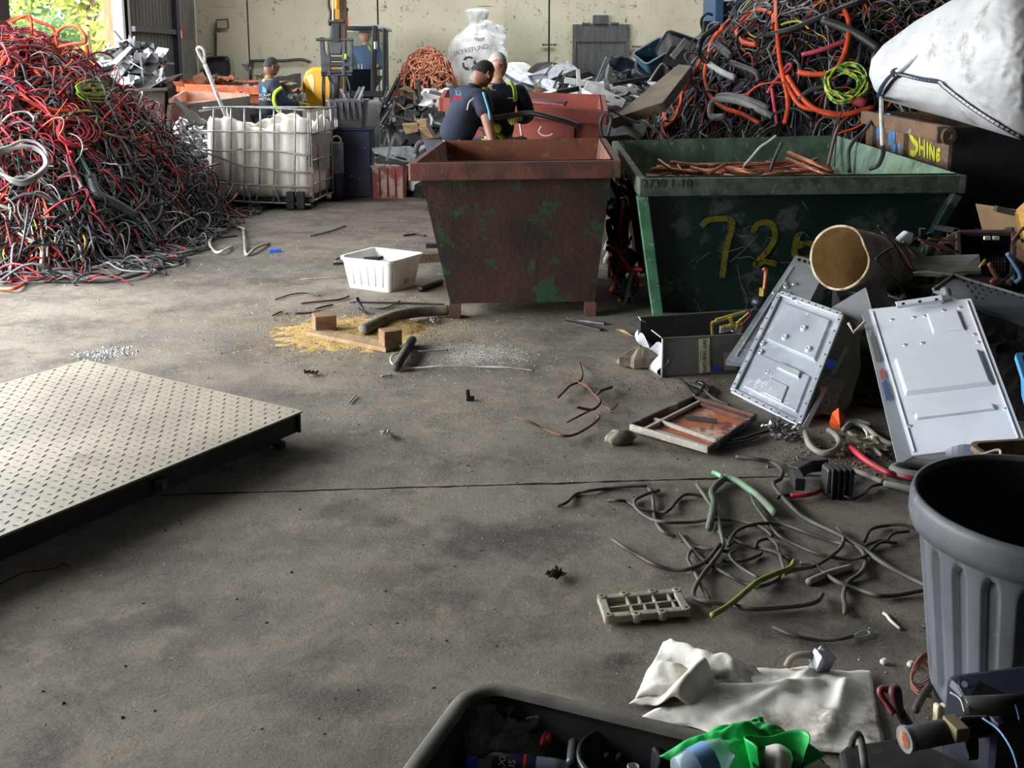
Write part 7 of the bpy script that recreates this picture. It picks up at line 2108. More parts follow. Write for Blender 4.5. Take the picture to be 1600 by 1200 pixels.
lab_q = [fr @ Vector((x, -(e1.length - .03) / 2 * (.84 + .16 * z / tz) - .003, z)) for x, z in ((-.01, .035), (.07, .035), (.07, .07), (-.01, .07))]
part('label', MB().slab(lab_q, .002), M('tan_label', (150, 128, 110), (210, 206, 200), scale=30, rough=.6), wt)
c = fr @ Vector((-.08, .06, .0))
for k, (dx, dy) in enumerate(((0, 0), (.05, .03), (.02, -.04))):
    solo('metal_offcut', MB().tube([(c.x + dx - .05, c.y + dy, .16 + .03 * k), (c.x + dx + .05, c.y + dy + .03, .2 + .01 * k)], .014, 7), (M_ALU, M_EXB, M_DKPLATE)[k], ('silver', 'black', 'grey')[k] + ' metal piece inside the white tub', 'scrap metal')
# ---- sawdust, blocks, board, heavy cable
M_SAW = M('sawdust', (206, 172, 108), (180, 146, 88), (222, 194, 136), scale=20, scale3=60, rough=.95, bump=.8, bscale=120)
sc = G(545, 520)
rr = random.Random(9)
def hS(x, y):
    a = math.hypot((x - sc.x) / .62, (y - sc.y) / .55)
    d = math.hypot((x - sc.x - .25) / .22, (y - sc.y - .12) / .2)
    return .02 * max(0, 1 - a) + .045 * max(0, 1 - d * d) + .012 * fbm(x * 6, y * 6) * max(0, 1 - a)
mb = MB()
v, f, idm = [], [], {}
nx = 60
for j in range(nx):
    for i in range(nx):
        x, y = sc.x - .7 + 1.4 * i / (nx - 1), sc.y - .65 + 1.3 * j / (nx - 1)
        h_ = hS(x, y) - .006 + .006 * fbm(x * 15, y * 15)
        idm[(i, j)] = len(v); v.append((x, y, h_))
for j in range(nx - 1):
    for i in range(nx - 1):
        q = [idm[(i, j)], idm[(i + 1, j)], idm[(i + 1, j + 1)], idm[(i, j + 1)]]
        if max(v[k][2] for k in q) > 0.0005: f.append(q)
solo('sawdust', mb.add(v, f), M_SAW, 'yellow sawdust strewn around the wood blocks', 'sawdust', kind='stuff', smooth=True)
def grains(n, cpx, sx, sy, size, mat, label, name, cat, seed):
    rr = random.Random(seed)
    mb = MB()
    c = G(*cpx)
    for k in range(n):
        x, y = c.x + rr.gauss(0, sx), c.y + rr.gauss(0, sy)
        s = size * rr.uniform(.4, 1.3)
        z = max(0, hS(x, y) - .006) if name == 'sawdust_grains' else 0
        a = rr.uniform(0, 6.28)
        p = [(x + s * math.cos(a + t), y + s * math.sin(a + t), z) for t in (0, 2.1, 4.2)]
        mb.add(p + [(x, y, z + s * rr.uniform(.4, .9))], [(0, 1, 3), (1, 2, 3), (2, 0, 3)])
    solo(name, mb, mat, label, cat, kind='stuff')
grains(2600, (545, 522), .42, .36, .007, M_SAW, 'loose sawdust grains scattered on the concrete', 'sawdust_grains', 'sawdust', 1)
grains(500, (735, 555), .2, .2, .004, M_CHALK, 'white powder crumbs near the sawdust', 'powder_crumbs', 'powder', 2)
grains(260, (165, 552), .09, .06, .008, M_ALU, 'pale chippings beyond the platform scale', 'chippings', 'grit', 3)
grains(900, (700, 850), 1.3, 1.3, .004, M('pale_grit', (170, 160, 144), rough=.9), 'pale grit spread over the concrete floor', 'floor_grit', 'grit', 4)
grains(500, (700, 700), 1.5, 1.8, .006, M('dark_grit', (52, 47, 43), rough=.9), 'dark crumbs spread over the concrete floor', 'floor_crumbs', 'grit', 5)
grains(900, (1345, 712), .16, .10, .009, M('gravel_brown', (120, 104, 88), (86, 74, 64), rough=.9), 'gravelly rubble beside the large white cover', 'rubble', 'rubble', 6)
grains(600, (1060, 600), .25, .18, .006, M('gravel_brown', (0, 0, 0)), 'dark rubble around the heater case', 'rubble', 'rubble', 7)
grains(350, (560, 380), 1.2, 1.6, .008, M('pale_grit', (0, 0, 0)), 'pale litter crumbs on the floor before tote', 'litter_crumbs', 'grit', 8)
M_WOOD = M('brown_timber', (136, 104, 74), (110, 82, 58), scale=7, stretch=(1, 4, 4), rough=.85, bump=.25)
M_WOODL = M('pale_timber', (168, 140, 106), (144, 116, 84), scale=7, stretch=(4, 1, 4), rough=.85, bump=.25)
def block(pxc, size, rz, mat, label, name='timber_block', z=0):
    c = G(*pxc)
    return solo(name, MB().box((c.x, c.y, z + size[2] / 2), size, (0, 0, rz)), mat, label, 'timber', bevel=.005)
block((507, 518), (.13, .13, .10), .35, M_WOOD, 'square timber block at left end of the pale board', z=.012)
block((610, 545), (.11, .10, .09), .5, M_WOOD, 'square split timber block at right end of pale board', z=.028)
a, b = G(487, 525), G(613, 549)
mb = MB(); beam(mb, a + Vector((0, .05, .014)), b + Vector((0, .02, .014)), .12, .026)
solo('timber_board', mb, M_WOODL, 'pale timber board lying in the sawdust between blocks', 'timber', bevel=.004)
solo('heavy_cable', MB().tube(cr([G(566, 516, .04), G(585, 507, .055), G(610, 496, .06), G(640, 489, .055), G(672, 486, .045), G(700, 485, .04)], 6), .036, 12), M('dusty_heavy_cable', (126, 116, 100), (96, 90, 80), scale=7, rough=.85, bump=.3), 'heavy dusty cable running from sawdust under the rusty skip', 'cable', smooth=True)
solo('cable_offcut', MB().tube(cr([G(644, 531, .03), G(636, 545, .035), G(627, 560, .035), G(619, 574, .03)], 5), .026, 10), M('dusty_dark_cable', (84, 80, 74), (60, 58, 54), scale=9, rough=.8), 'short dark cable offcut right of the wood blocks', 'cable', smooth=True)
solo('rubber_strip', MB().slab([G(556, 465, .10), G(560, 464, .10), G(566, 481, .03), G(580, 492, .005), G(574, 491, .005), G(560, 482, .035)], .006), CB['black'], 'curled black rubber strip behind the sawdust', 'strip')
for pts, r_, m_, lab in (
    ([(430, 468), (455, 460), (480, 458), (500, 462)], .005, M_EXB, 'thin black wire furthest left behind sawdust'),
    ([(470, 474), (500, 471), (530, 468), (545, 463)], .007, M_RUSTW, 'dark twiggy wire behind the sawdust'),
    ([(545, 472), (600, 473), (650, 474), (694, 476)], .007, M_EXB, 'long thin black rod running to the rusty skip'),
    ([(460, 490), (490, 488), (495, 482), (520, 476)], .006, M_EXB, 'crooked black wire left of the sawdust'),
    ([(570, 478), (600, 482), (625, 470)], .005, M_EXB, 'short bent wire in front of white tub'),
    ([(426, 493), (440, 487), (448, 490)], .006, M_RUSTW, 'small dark twig left of the sawdust'),
    ([(485, 369), (510, 363), (540, 353)], .007, M_RUSTW, 'thin brown stick on the floor beyond white tub'),
    ([(525, 405), (545, 398), (570, 390)], .007, M_EXB, 'black cable piece left behind white tub'),
    ([(520, 412), (538, 411)], .010, M_EXB, 'short black stub left of white tub'),
    ([(470, 436), (540, 432)], .003, M_DRUM_OUT, 'faint thin wire left of white tub'),
    ([(630, 368), (650, 366), (665, 368)], .010, M_EXB, 'dark flat strap beside the rusty skip'),
    ([(545, 630), (552, 622), (556, 618)], .004, M_DRUM_OUT, 'tiny wire hook below the sawdust'),
    ([(595, 588), (612, 586)], .006, M_DRUM_OUT, 'tiny stick right of the wood blocks')):
    onfloor(pts, r_, m_, lab, name='wire', cat='wire', z=r_ + .004)
onfloor([(657, 452), (672, 446), (690, 440)], .022, M_EXB, 'short dark pipe between white tub and rusty skip', name='pipe', cat='pipe')
block((670, 408), (.22, .10, .07), .35, M('corrugated_brown', (116, 94, 70), (70, 58, 48), scale=30, stretch=(1, 8, 1), rough=.8), 'brown corrugated offcut beside the rusty skip', 'corrugated_offcut')
block((674, 387), (.10, .06, .04), .1, M_EXB, 'small black block left of the rusty skip', 'rubber_block')
block((430, 394), (.10, .05, .03), .3, M('bright_blue', (52, 92, 196), rough=.5), 'small bright blue plastic piece on the floor', 'plastic_piece')
st = thing('bolt_stub', 'short black bolt standing on the concrete floor', 'bolt', G(732, 625))
q = G(732, 626)
part('shank', MB().cyl((q.x, q.y, 0), (q.x - .004, q.y, .055), .011, n=10), M_EXB, st)
part('head', MB().cyl((q.x - .01, q.y, .012), (q.x + .03, q.y, .012), .012, n=8), M_EXB, st)
for x, y, lab in ((605, 683, 'small white plastic shard on the floor'), ((485), 587, 'small dark clump on the floor right of platform scale'), (868, 904, 'tiny crumpled litter left of the cast cover'), (680, 505, 'pale splinter beneath the rusty skip corner')):
    q = G(x, y)
    solo('litter_piece', crumple_mb((q.x, q.y, .02), (.07, .04), int(x), 6, (.2, .2, 1.0), .5), M_CHALK if 'white' in lab or 'pale' in lab else M_DKPLATE, lab, 'litter', solid=.003)
for a_, b_, lab in (((884, 502), (940, 515), 'flat grey strip at right foot of the rusty skip'), ((905, 500), (945, 505), 'thin pale strip at right foot of the rusty skip')):
    mb = MB(); beam(mb, G(*a_, .012), G(*b_, .012), .035, .012); solo('metal_strip', mb, M_ALU if 'pale' in lab else M_DKPLATE, lab, 'strip')

# ---- rusty oven tray on the floor
ty = [G(985, 672, .015), G(1107, 708, .015), G(1180, 656, .02), G(1083, 627, .02)]
tr_ = thing('oven_tray', 'rusty shallow metal tray lying on the floor', 'tray', sum(ty, Vector()) / 4 - Vector((0, 0, .015)))
M_TRAYR = M('flaking_rust', (172, 100, 66), (206, 184, 164), (120, 58, 46), scale=5, lo=.52, hi=.62, scale3=11, lo3=.55, hi3=.62, rough=.75, bump=.3, bscale=50)
part('sheet', MB().slab(ty, .004), M_TRAYR, tr_)
for i, m_ in enumerate((M_DRUM_OUT, M_RIMR, M_RUSTW, M_RIMR)):
    mb = MB(); beam(mb, ty[i] + Vector((0, 0, .014)), ty[(i + 1) % 4] + Vector((0, 0, .014)), .016, .03); part('rim', mb, m_, tr_, bevel=.004)
for u0, v0, u1, v1, m_ in ((.16, .04, .14, .96, M_DRUM_OUT), (.30, .55, .66, .66, M_DKPLATE), (.06, .30, .95, .24, M_DRUM_OUT), (.2, .93, .95, .90, M_RUSTW)):
    mb = MB(); beam(mb, bil(ty, u0, v0) + Vector((0, 0, .012)), bil(ty, u1, v1) + Vector((0, 0, .012)), .014, .018); part('cross_bar', mb, m_, tr_)
part('pale_strip', MB().slab([bil(ty, u, v) + Vector((0, 0, .004)) for u, v in ((.14, .04), (.97, .03), (.97, .13), (.14, .16))], .003), M('pale_blue_steel', (166, 178, 188), (140, 150, 158), rough=.5), tr_)
q = G(968, 692)
solo('rag', sack(MB(), (q.x, q.y, 0), [(.01, 0), (.045, .005), (.05, .025), (.035, .05), (.005, .058)], 5, 22, .5, 1.2, .8, fold=14), M('grey_rag', (142, 136, 116), (108, 102, 86), scale=20, rough=.95), 'crumpled grey rag lying left of the rusty tray', 'rag', smooth=True)
q = G(1000, 572)
solo('concrete_lump', sack(MB(), (q.x, q.y, 0), [(.02, 0), (.09, .01), (.08, .06), (.04, .10), (.005, .11)], 8, 16, .5, 1.1, .8, fold=9), M('concrete_chunk', (132, 120, 102), (104, 94, 80), scale=14, rough=.95, bump=.4), 'lump of broken concrete left of the heater case', 'rubble')
a = G(962, 514, .01); b = G(990, 526, .02)
solo('wood_splinter', MB().slab([a, a * .5 + b * .5 + Vector((0, .03, .01)), b + Vector((0, .01, 0)), a * .4 + b * .6 + Vector((0, -.02, 0))], .006), M_WOODL, 'pale wood splinter left of the heater case', 'splinter')
# twisted strips between case and tray
for pts, r_, m_, lab in (
    ([(1062, 592), (1075, 604), (1088, 618), (1100, 600), (1085, 596)], .008, M_EXB, 'black twisted strap below the heater case'),
    ([(1075, 600), (1095, 606), (1115, 622), (1140, 634)], .007, M_DKPLATE, 'dark metal strip running to the cover plate'),
    ([(1092, 597), (1102, 602), (1108, 612)], .010, M_EXB, 'short black strap end below the gas sticker'),
    ([(1140, 690), (1165, 684), (1190, 676), (1205, 672)], .008, M_EXB, 'black rod beside right corner of rusty tray'),
    ([(1130, 694), (1160, 690), (1185, 682)], .006, M_DKPLATE, 'second dark rod beside right corner of rusty tray')):
    onfloor(pts, r_, m_, lab, z=.02, name='strap', cat='strap')
solo('foil_wrap', crumple_mb(G(1225, 672, .035), (.16, .12), 4, 22, (.3, .1, .4), .3, 3), M('shiny_foil', (0, 0, 0)), 'crumpled clear silver wrap at foot of the cover plate', 'wrap')
solo('cream_fitting', MB().slab([P(1140, 637, 4.8), P(1160, 628, 4.85), P(1180, 640, 4.75), P(1164, 648, 4.7)], .05), M('cream_plastic', (214, 204, 172), rough=.5), 'cream plastic fitting at corner of the rusty tray', 'fitting', bevel=.006)
solo('orange_shard', MB().slab([P(1296, 660, 4.45), P(1300, 645, 4.5), P(1310, 637, 4.5), P(1320, 650, 4.48), P(1312, 664, 4.42)], .03), M('orange_plastic', (226, 88, 40), rough=.5), 'bright orange plastic shard behind the grey hoses', 'plastic')
solo('cream_wrap', crumple_mb(G(1352, 690, .035), (.16, .11), 14, 20, (.15, .1, .2), .22, 1.5), M('cream_plastic', (0, 0, 0)), 'crumpled cream wrap beside the large white cover', 'wrap', smooth=True)
M_HOSE = M('grey_hose', (138, 134, 126), (112, 108, 102), scale=8, rough=.6)
for pts, r_, m_, lab in (
    ([(1258, 676), (1266, 696), (1284, 708), (1304, 704), (1312, 692), (1306, 680), (1295, 672)], .014, M_HOSE, 'grey hose bent in a U below the heater body'),
    ([(1318, 672), (1330, 662), (1352, 668), (1372, 684), (1392, 694), (1400, 690)], .013, M_HOSE, 'grey hose loop nearest the large white cover'),
    ([(1326, 676), (1345, 690), (1362, 698), (1378, 712)], .009, M_HOSE, 'thin grey hose end below the hose loop'),
    ([(1345, 664), (1355, 678), (1352, 690), (1342, 698)], .006, CB['white'], 'white cord dangling over the hose loop'),
    ([(1305, 664), (1335, 658), (1362, 664)], .011, M_HOSE, 'upper grey hose arch behind the hose loop'),
    ([(1330, 700), (1345, 713), (1365, 727), (1385, 738), (1400, 742)], .013, CB['red'], 'bright red hose on the rubble by white cover'),
    ([(1400, 742), (1420, 746), (1445, 752)], .012, CB['crimson'], 'dark red hose end running to the rubbish bin'),
    ([(1326, 733), (1350, 741), (1366, 748), (1380, 754)], .012, M_HOSE, 'grey conduit upper half below the red hose'),
    ([(1382, 756), (1410, 762), (1446, 772)], .014, M('pale_grey_conduit', (146, 146, 142), (122, 122, 118), rough=.6), 'pale grey conduit length pointing at the rubbish bin'),
    ([(1235, 775), (1262, 773), (1282, 766), (1300, 752)], .009, CB['red'], 'red battery lead running from the black connector'),
    ([(1214, 778), (1225, 774), (1240, 774)], .007, M_EXB, 'black tip of the red battery lead'),
    ([(1300, 752), (1290, 764), (1290, 772), (1302, 772), (1312, 760)], .005, M_EXB, 'black wire loop under the black connector'),
    ([(1312, 752), (1314, 768), (1330, 779), (1348, 772), (1362, 760), (1380, 757), (1393, 763)], .006, M_EXB, 'black wire trailing right from black connector'),
    ([(1318, 758), (1328, 742), (1345, 738), (1352, 745)], .007, M_EXB, 'short black wire arch right of black connector')):
    onfloor(pts, r_, m_, lab, z=r_ + .008, wave=.006)
cn = thing('battery_connector', 'broken black plastic connector block on the floor', 'connector', G(1290, 760))
for a_, b_, w, h_ in (((1240, 738), (1262, 726), .05, .05), ((1248, 728), (1290, 724), .045, .05), ((1242, 742), (1250, 758), .04, .05)):
    mb = MB(); beam(mb, G(*a_, .05), G(*b_, .05), w, h_); part('arm', mb, M_BLACKPL, cn, bevel=.005)
part('block', MB().box(G(1308, 750, .06), (.11, .07, .11), (0, .05, .1)), M_BLACKPL, cn, bevel=.01)
for k in range(4):
    part('fin', MB().box(G(1295 + k * 9, 752, .06), (.006, .08, .12), (0, 0, .1)), M_BLACKPL, cn)
for x in (1299, 1314):
    part('terminal', MB().cyl(G(x, 764, .03), G(x, 752, .06), .008, n=8), M_ALU, cn)
rg = G(1440, 745)
solo('rubber_ring', MB().tube([(rg.x + .11 * math.cos(t), rg.y + .07 * math.sin(t), .025 + .004 * math.sin(2 * t)) for t in np.linspace(0, 2 * PI, 28, endpoint=False)], .022, 8, closed=True), M('grey_rubber', (110, 108, 104), rough=.7), 'grey rubber ring under the large white cover', 'ring', smooth=True)
# ---- cast grating cover
gq_ = [G(950, 966, .02), G(1072, 955, .02), G(1057, 927, .02), G(940, 937, .02)]
cg = thing('cast_cover', 'pale cast metal cover with ribbed grid on the floor', 'cover', sum(gq_, Vector()) / 4 - Vector((0, 0, .02)))
M_CAST = M('dusty_cast_alloy', (166, 158, 142), (144, 136, 122), scale=14, rough=.7, bump=.2)
part('base', MB().slab([bil(gq_, u, v) + Vector((0, 0, -.008)) for u, v in ((.06, .08), (.94, .08), (.94, .92), (.06, .92))], .004), M_CAST, cg)
for i in range(4):
    mb = MB(); beam(mb, gq_[i], gq_[(i + 1) % 4], .026, .022); part('rim', mb, M_CAST, cg, bevel=.004)
for u0, v0, u1, v1 in ((.07, .42, .93, .48), (.33, .05, .31, .95), (.66, .05, .66, .95), (.47, .50, .47, .95), (.5, .05, .5, .45), (.88, .05, .86, .95)):
    mb = MB(); beam(mb, bil(gq_, u0, v0), bil(gq_, u1, v1), .006, .018); part('rib', mb, M_CAST, cg)
for u, v in ((0, 0), (1, 0), (1, 1), (0, 1), (.3, 1.06), (.68, 1.06), (.35, -.08), (.68, -.08)):
    p = bil(gq_, u, v)
    l_ = part('lug', MB().cyl((p.x, p.y, .008), (p.x, p.y, .034), .014, n=12), M_CAST, cg, bevel=.002)
    part('hole', MB().cyl((p.x, p.y, .034), (p.x, p.y, .0346), .005, n=8), M_INK, l_)

# ---- grey rubbish bin at right
BX, BY, BR, BH = 1.345, 2.42, .315, .56
M_BIN = M('scuffed_black_bin', (92, 96, 101), (76, 80, 84), (120, 123, 127), scale=6, scale3=12, lo3=.62, hi3=.72, stretch=(1, 1, .4), rough=.55)
bn = thing('rubbish_bin', 'scuffed dark grey round rubbish bin with fluted sides', 'bin', (BX, BY, 0))
NF = 22
def flute(a, z):
    t = (a * NF / (2 * PI)) % 1.0
    zz = (z - .045) / .40
    if not 0 < zz < 1: return 1
    w = .24 * min(1, ((1 - zz) / .08) ** .5 if zz > .92 else (zz / .08) ** .5 if zz < .08 else 1)
    d = abs(t - .5)
    return 1 - .05 * (1 if d < w * .8 else max(0, 1 - (d - w * .8) / .06))
prof = [(.232, 0), (.238, .02)] + [(.238 + (.30 - .238) * (z / .5), z) for z in np.linspace(.045, .47, 26)] + [(.302, .49), (.306, .505)]
part('shell', MB().lathe((BX, BY, 0), prof, NF * 12, rfun=flute), M_BIN, bn, smooth=True)
part('rim', MB().lathe((BX, BY, 0), [(.303, .47), (.318, .475), (.323, .50), (.322, BH - .02), (.316, BH), (.306, BH), (.300, BH - .015), (.298, .50)], 72), M_BIN, bn, smooth=True)
part('liner', MB().lathe((BX, BY, 0), [(.300, BH - .012), (.292, .515), (.272, .47), (.212, .03), (.001, .03)], 48), M('black_inside', (20, 21, 24), rough=.6), bn, smooth=True)
part('base', MB().lathe((BX, BY, 0), [(.001, .0), (.232, .0), (.236, .012)], 48), M_BIN, bn)

# ---- blue tub and brown bucket behind it
bt = thing('plastic_tub', 'bright blue plastic tub cut off by right edge', 'tub', P(1640, 700, 3.7))
part('body', tub_mb(fr_at((2.17, 3.75, .30), -.35, .05, .12), .44, .36, .16, .85, rim=.02), M('bright_blue_tub', (70, 150, 214), (56, 130, 196), scale=4, rough=.4), bt, bevel=.003)
bk = thing('bucket', 'dirty brown square bucket with wire handle behind rubbish bin', 'bucket', (1.78, 3.35, 0))
M_BUCK = M('dirty_brown_plastic', (122, 104, 78), (92, 76, 56), scale=7, rough=.8)
bcp = P(1600, 745, 3.45)
part('body', tub_mb(fr_at((bcp.x + .05, 3.5, 0), .15), .3, .3, bcp.z + .06, .85, rim=.012), M_BUCK, bk)
part('handle', MB().tube(cr([P(1503, 719, 3.4), P(1530, 712, 3.4), P(1560, 703, 3.4), P(1564, 712, 3.38), P(1567, 722, 3.38)], 4), .005, 7), M('cream_wire', (206, 190, 168), rough=.5), bk, smooth=True)
# ---- white sheet on the floor
M_SHEET = M('dirty_white_sheet', (230, 226, 217), (212, 206, 194), (104, 94, 82), scale=3, scale3=5, lo3=.53, hi3=.68, rough=.6, bump=.25, bscale=14)
def sheet(name, pl, label, zs, seed, folds, mat=M_SHEET, nu=44, nv=34, fs=5):
    q = [G(x, y) for x, y in pl]
    def fn(u, v):
        p = bil(q, u, v)
        e = min(1, 6 * min(u, 1 - u, v, 1 - v) + .25)
        ragu = .03 * fbm(p.x * 5, p.y * 5, seed)
        z = .008 + zs * (abs(mnoise.noise(Vector((p.x * fs, p.y * fs, seed)))) + .5 * abs(mnoise.noise(Vector((p.x * fs * 2.4, p.y * fs * 2.4, seed + 4))))) * e
        for (u0, v0, u1, v1, h_, w_) in folds:
            du, dv = u1 - u0, v1 - v0
            t = max(0, min(1, ((u - u0) * du + (v - v0) * dv) / (du * du + dv * dv)))
            d = math.hypot(u - u0 - du * t, v - v0 - dv * t)
            z += h_ * math.exp(-(d / w_) ** 2)
        return (p.x + ragu * .6, p.y + ragu, z)
    return solo(name, MB().grid(fn, nu, nv), mat, label, 'sheet', smooth=True, solid=.002)
sheet('plastic_sheet', [(990, 1128), (1384, 1196), (1362, 1050), (1190, 1044)], 'dirty white plastic sheet spread on the floor in front', .022, 3.0, [(.1, .5, .6, .75, .018, .05), (.75, .1, .8, .8, .015, .04), (.3, .2, .5, .9, .01, .05)])
sheet('plastic_sheet', [(990, 1100), (1190, 1075), (1200, 1052), (1035, 1012)], 'stained folded end of white sheeting furthest from camera', .03, 8.0, [(.1, .9, .9, .6, .03, .08), (.1, .5, .5, .3, .03, .09)], fs=6)
sheet('plastic_sheet', [(985, 1102), (1120, 1120), (1145, 1085), (1058, 1042)], 'clean pale fold of sheeting beside the black tub', .02, 12.0, [(.5, .9, .5, .1, .05, .14)], M('cleaner_sheet', (224, 220, 208), (206, 200, 186), scale=3, rough=.5))
fit = thing('pipe_fitting', 'grey pipe elbow with silver bracket behind the white sheet', 'pipe fitting', G(1270, 1040))
part('elbow', MB().tube(cr([G(1229, 1042, .02), G(1236, 1030, .04), G(1250, 1024, .05), G(1268, 1024, .05)], 5), .010, 10), M('grey_brown_pipe', (136, 124, 110), rough=.6), fit, smooth=True)
part('bracket', MB().box(G(1284, 1036, .035), (.045, .035, .06), (.2, .3, .4)).box(G(1292, 1022, .05), (.02, .05, .02), (.5, .2, .9)), M_ALU, fit, bevel=.003)
part('clamp', MB().box(G(1277, 1030, .05), (.014, .045, .04), (0, .4, .2)), M_ALU, fit, bevel=.003)

# ---- black tub full of rubbish at the bottom
zr = .38
cA, cB, cD = G(733, 1050, zr), G(1112, 1140, zr), G(594, 1197, zr)
u_ = (cB - cA).normalized(); w_ = Vector((u_.y, -u_.x, 0))
if w_.y > 0: w_ = -w_
LB, WB = .78, .56
cc_ = cA + u_ * LB / 2 + w_ * WB / 2
M_BTUB = M('dusty_black_tub', (54, 55, 58), (72, 71, 70), scale=5, rough=.5)
M_BRIM = M('dusty_tub_rim', (112, 106, 98), (82, 78, 72), scale=9, rough=.7)
bt2 = thing('storage_tub', 'big black rectangular tub full of rubbish at the bottom', 'tub', (cc_.x, cc_.y, 0))
frb = fr_at((cc_.x, cc_.y, 0), math.atan2(u_.y, u_.x))
part('body', tub_mb(frb, LB - .05, WB - .05, zr - .004, .84, rim=.004, rad=.07, n=9), M_BTUB, bt2)
mb = MB(); v = []
rows = [(-.018, -.006), (-.012, .002), (.012, .002), (.022, -.010), (.020, -.03)]
for off, dz in rows:
    for x, y in rrect(LB - .05 + 2 * off, WB - .05 + 2 * off, .07 + max(off, -.01), 9): v.append(tuple(frb @ Vector((x, y, zr + dz))))
k = len(v) // len(rows)
part('rim', mb.add(v, [(j * k + i, j * k + (i + 1) % k, (j + 1) * k + (i + 1) % k, (j + 1) * k + i) for j in range(len(rows) - 1) for i in range(k)]), M_BRIM, bt2, smooth=True)
fill = MB(); fill.grid(lambda u, v: frb @ Vector(((u - .5) * (LB - .16), (v - .5) * (WB - .16), .17 + .03 * fbm(u * 5, v * 5))), 20, 20)
solo('rubbish_fill', fill, M_JUNK, 'dark rubbish filling the bottom of the black tub', 'rubbish', kind='stuff', smooth=True)
def TP(x, y, z): return G(x, y, z)
M_CLEAR = M('clear_film', (226, 228, 230), rough=.12, alpha=.30)
for pts, seed, lab, zc, sz, rot in (((745, 1122), 5, 'large clear plastic bag inside corner of black tub', .27, (.11, .10), (.9, .1, .5)), ((770, 1150), 6, 'crumpled clear plastic bag above the blue capped bottle', .31, (.13, .10), (.8, .2, .1)), ((815, 1165), 7, 'shiny clear film scrap right of blue capped bottle', .30, (.11, .10), (.6, -.3, .8))):
    solo('plastic_bag', crumple_mb(TP(*pts, zc), sz, seed, 18, rot, .4, 3.5), M_CLEAR, lab, 'plastic bag', smooth=True)
bo = thing('drink_bottle', 'drink bottle with bright blue cap in the black tub', 'bottle', TP(790, 1190, .25))
a, b = TP(728, 1195, .30), TP(900, 1215, .29)
bx_ = (b - a).normalized(); bm2 = bx_.to_track_quat('Z', 'Y').to_matrix()
def along(prof, mat, name, smooth=True, n=24): return part(name, MB().lathe(a, prof, n, bm2), mat, bo, smooth=smooth)
along([(.001, 0), (.017, 0), (.018, .003), (.018, .020), (.016, .022)], M('bottle_cap_blue', (34, 84, 220), rough=.35), 'cap')
along([(.014, .022), (.014, .030), (.026, .045), (.030, .055)], M('bottle_clear', (200, 214, 230), rough=.08, alpha=.35), 'neck')
along([(.0305, .052), (.0312, .06), (.0312, .13), (.0305, .135)], M('bottle_label_navy', (30, 34, 70), rough=.4), 'label_wrap')
along([(.030, .135), (.030, .17), (.027, .2), (.001, .2)], M('bottle_clear', (0, 0, 0)), 'bottom')
tocam = (Vector((0, 0, CAM_H)) - (a + bx_ * .09)).normalized()
side_ = tocam.cross(bx_).normalized()
fr = frame_from(a + bx_ * .085 + tocam * .0318 + side_ * .0, side_, -bx_)
fr = frame_from(a + bx_ * .080 + tocam * .0325, side_ if side_.z > 0 else -side_, -bx_)
part('label_words', text_mb('MAXI\nMUS', .019, fr, .0004), M_CHALK, bo)
part('label_band', MB().lathe(a, [(.0316, .112), (.0316, .117)], 24, bm2), M('red_band', (206, 40, 50), rough=.4), bo)
pot = thing('plant_pot', 'round black plastic pot inside the black tub', 'pot', TP(968, 1185, .18))
pc = TP(968, 1186, .33)
part('wall', MB().lathe((pc.x, pc.y, 0), [(.06, .18), (.075, .325), (.082, .325), (.083, .34), (.076, .342), (.070, .335), (.056, .19), (.001, .19)], 40), M('pot_black', (34, 36, 40), (48, 50, 54), rough=.35), pot, smooth=True)
part('cup', MB().lathe((pc.x + .025, pc.y - .015, 0), [(.001, .30), (.010, .30), (.012, .325), (.0125, .325), (.010, .327), (.009, .305)], 18), M_WTUB, pot, smooth=True)
for x in (940, 960):
    part('stick', MB().cyl(TP(x, 1205, .28), TP(x + 8, 1178, .33), .004, n=6), M_DKPLATE, pot)
lv_ = thing('grey_lever', 'grey plastic lever arm with a hole in the black tub', 'lever', TP(920, 1140, .3))
part('arm', MB().slab([TP(878, 1130, .33), TP(884, 1117, .33), TP(895, 1114, .33), TP(960, 1132, .32), TP(962, 1142, .32), TP(905, 1148, .32), TP(880, 1138, .33)], .02), M('dusty_grey_plastic', (122, 116, 106), (104, 98, 90), rough=.7), lv_, bevel=.004)
part('hole', MB().cyl(TP(892, 1126, .334), TP(892, 1126, .332), .004, n=10), M_INK, lv_)
for pts, r_, m_, lab in (([(848, 1165), (852, 1150), (858, 1148), (856, 1160)], .007, CB['red'], 'small red wire bend in the black tub'), ([(850, 1137), (880, 1145), (900, 1152)], .007, M_EXB, 'black tube end under the grey lever'), ([(896, 1160), (894, 1175), (892, 1195)], .010, M_ALU, 'silver rod left of the black pot'), ([(960, 1130), (980, 1126), (985, 1140), (968, 1150)], .006, M_ALU, 'bright wire clip behind the black pot')):
    solo('tub_scrap', MB().tube(cr([TP(x, y, .31) for x, y in pts], 4), r_, 8), m_, lab, 'scrap', smooth=True)
for k in range(12):
    rr = random.Random(100 + k)
    p = frb @ Vector((rr.uniform(-.3, .3), rr.uniform(-.1, .2), .21 + rr.uniform(0, .04)))
    solo('rubbish_piece', crumple_mb(p, (.09, .07), k, 7, None, .5), (M_DKPLATE, M_DRUM_OUT, M_EXB, M_RUSTW)[k % 4], 'small dark rubbish scrap at the bottom of black tub', 'rubbish', 'scraps in the black tub')
bo2 = thing('water_bottle', 'clear crushed water bottle with pale blue label', 'bottle', TP(1095, 1185, .39))
a2, b2 = TP(1062, 1212, .43), TP(1118, 1182, .44)
bm3 = (b2 - a2).normalized().to_track_quat('Z', 'Y').to_matrix()
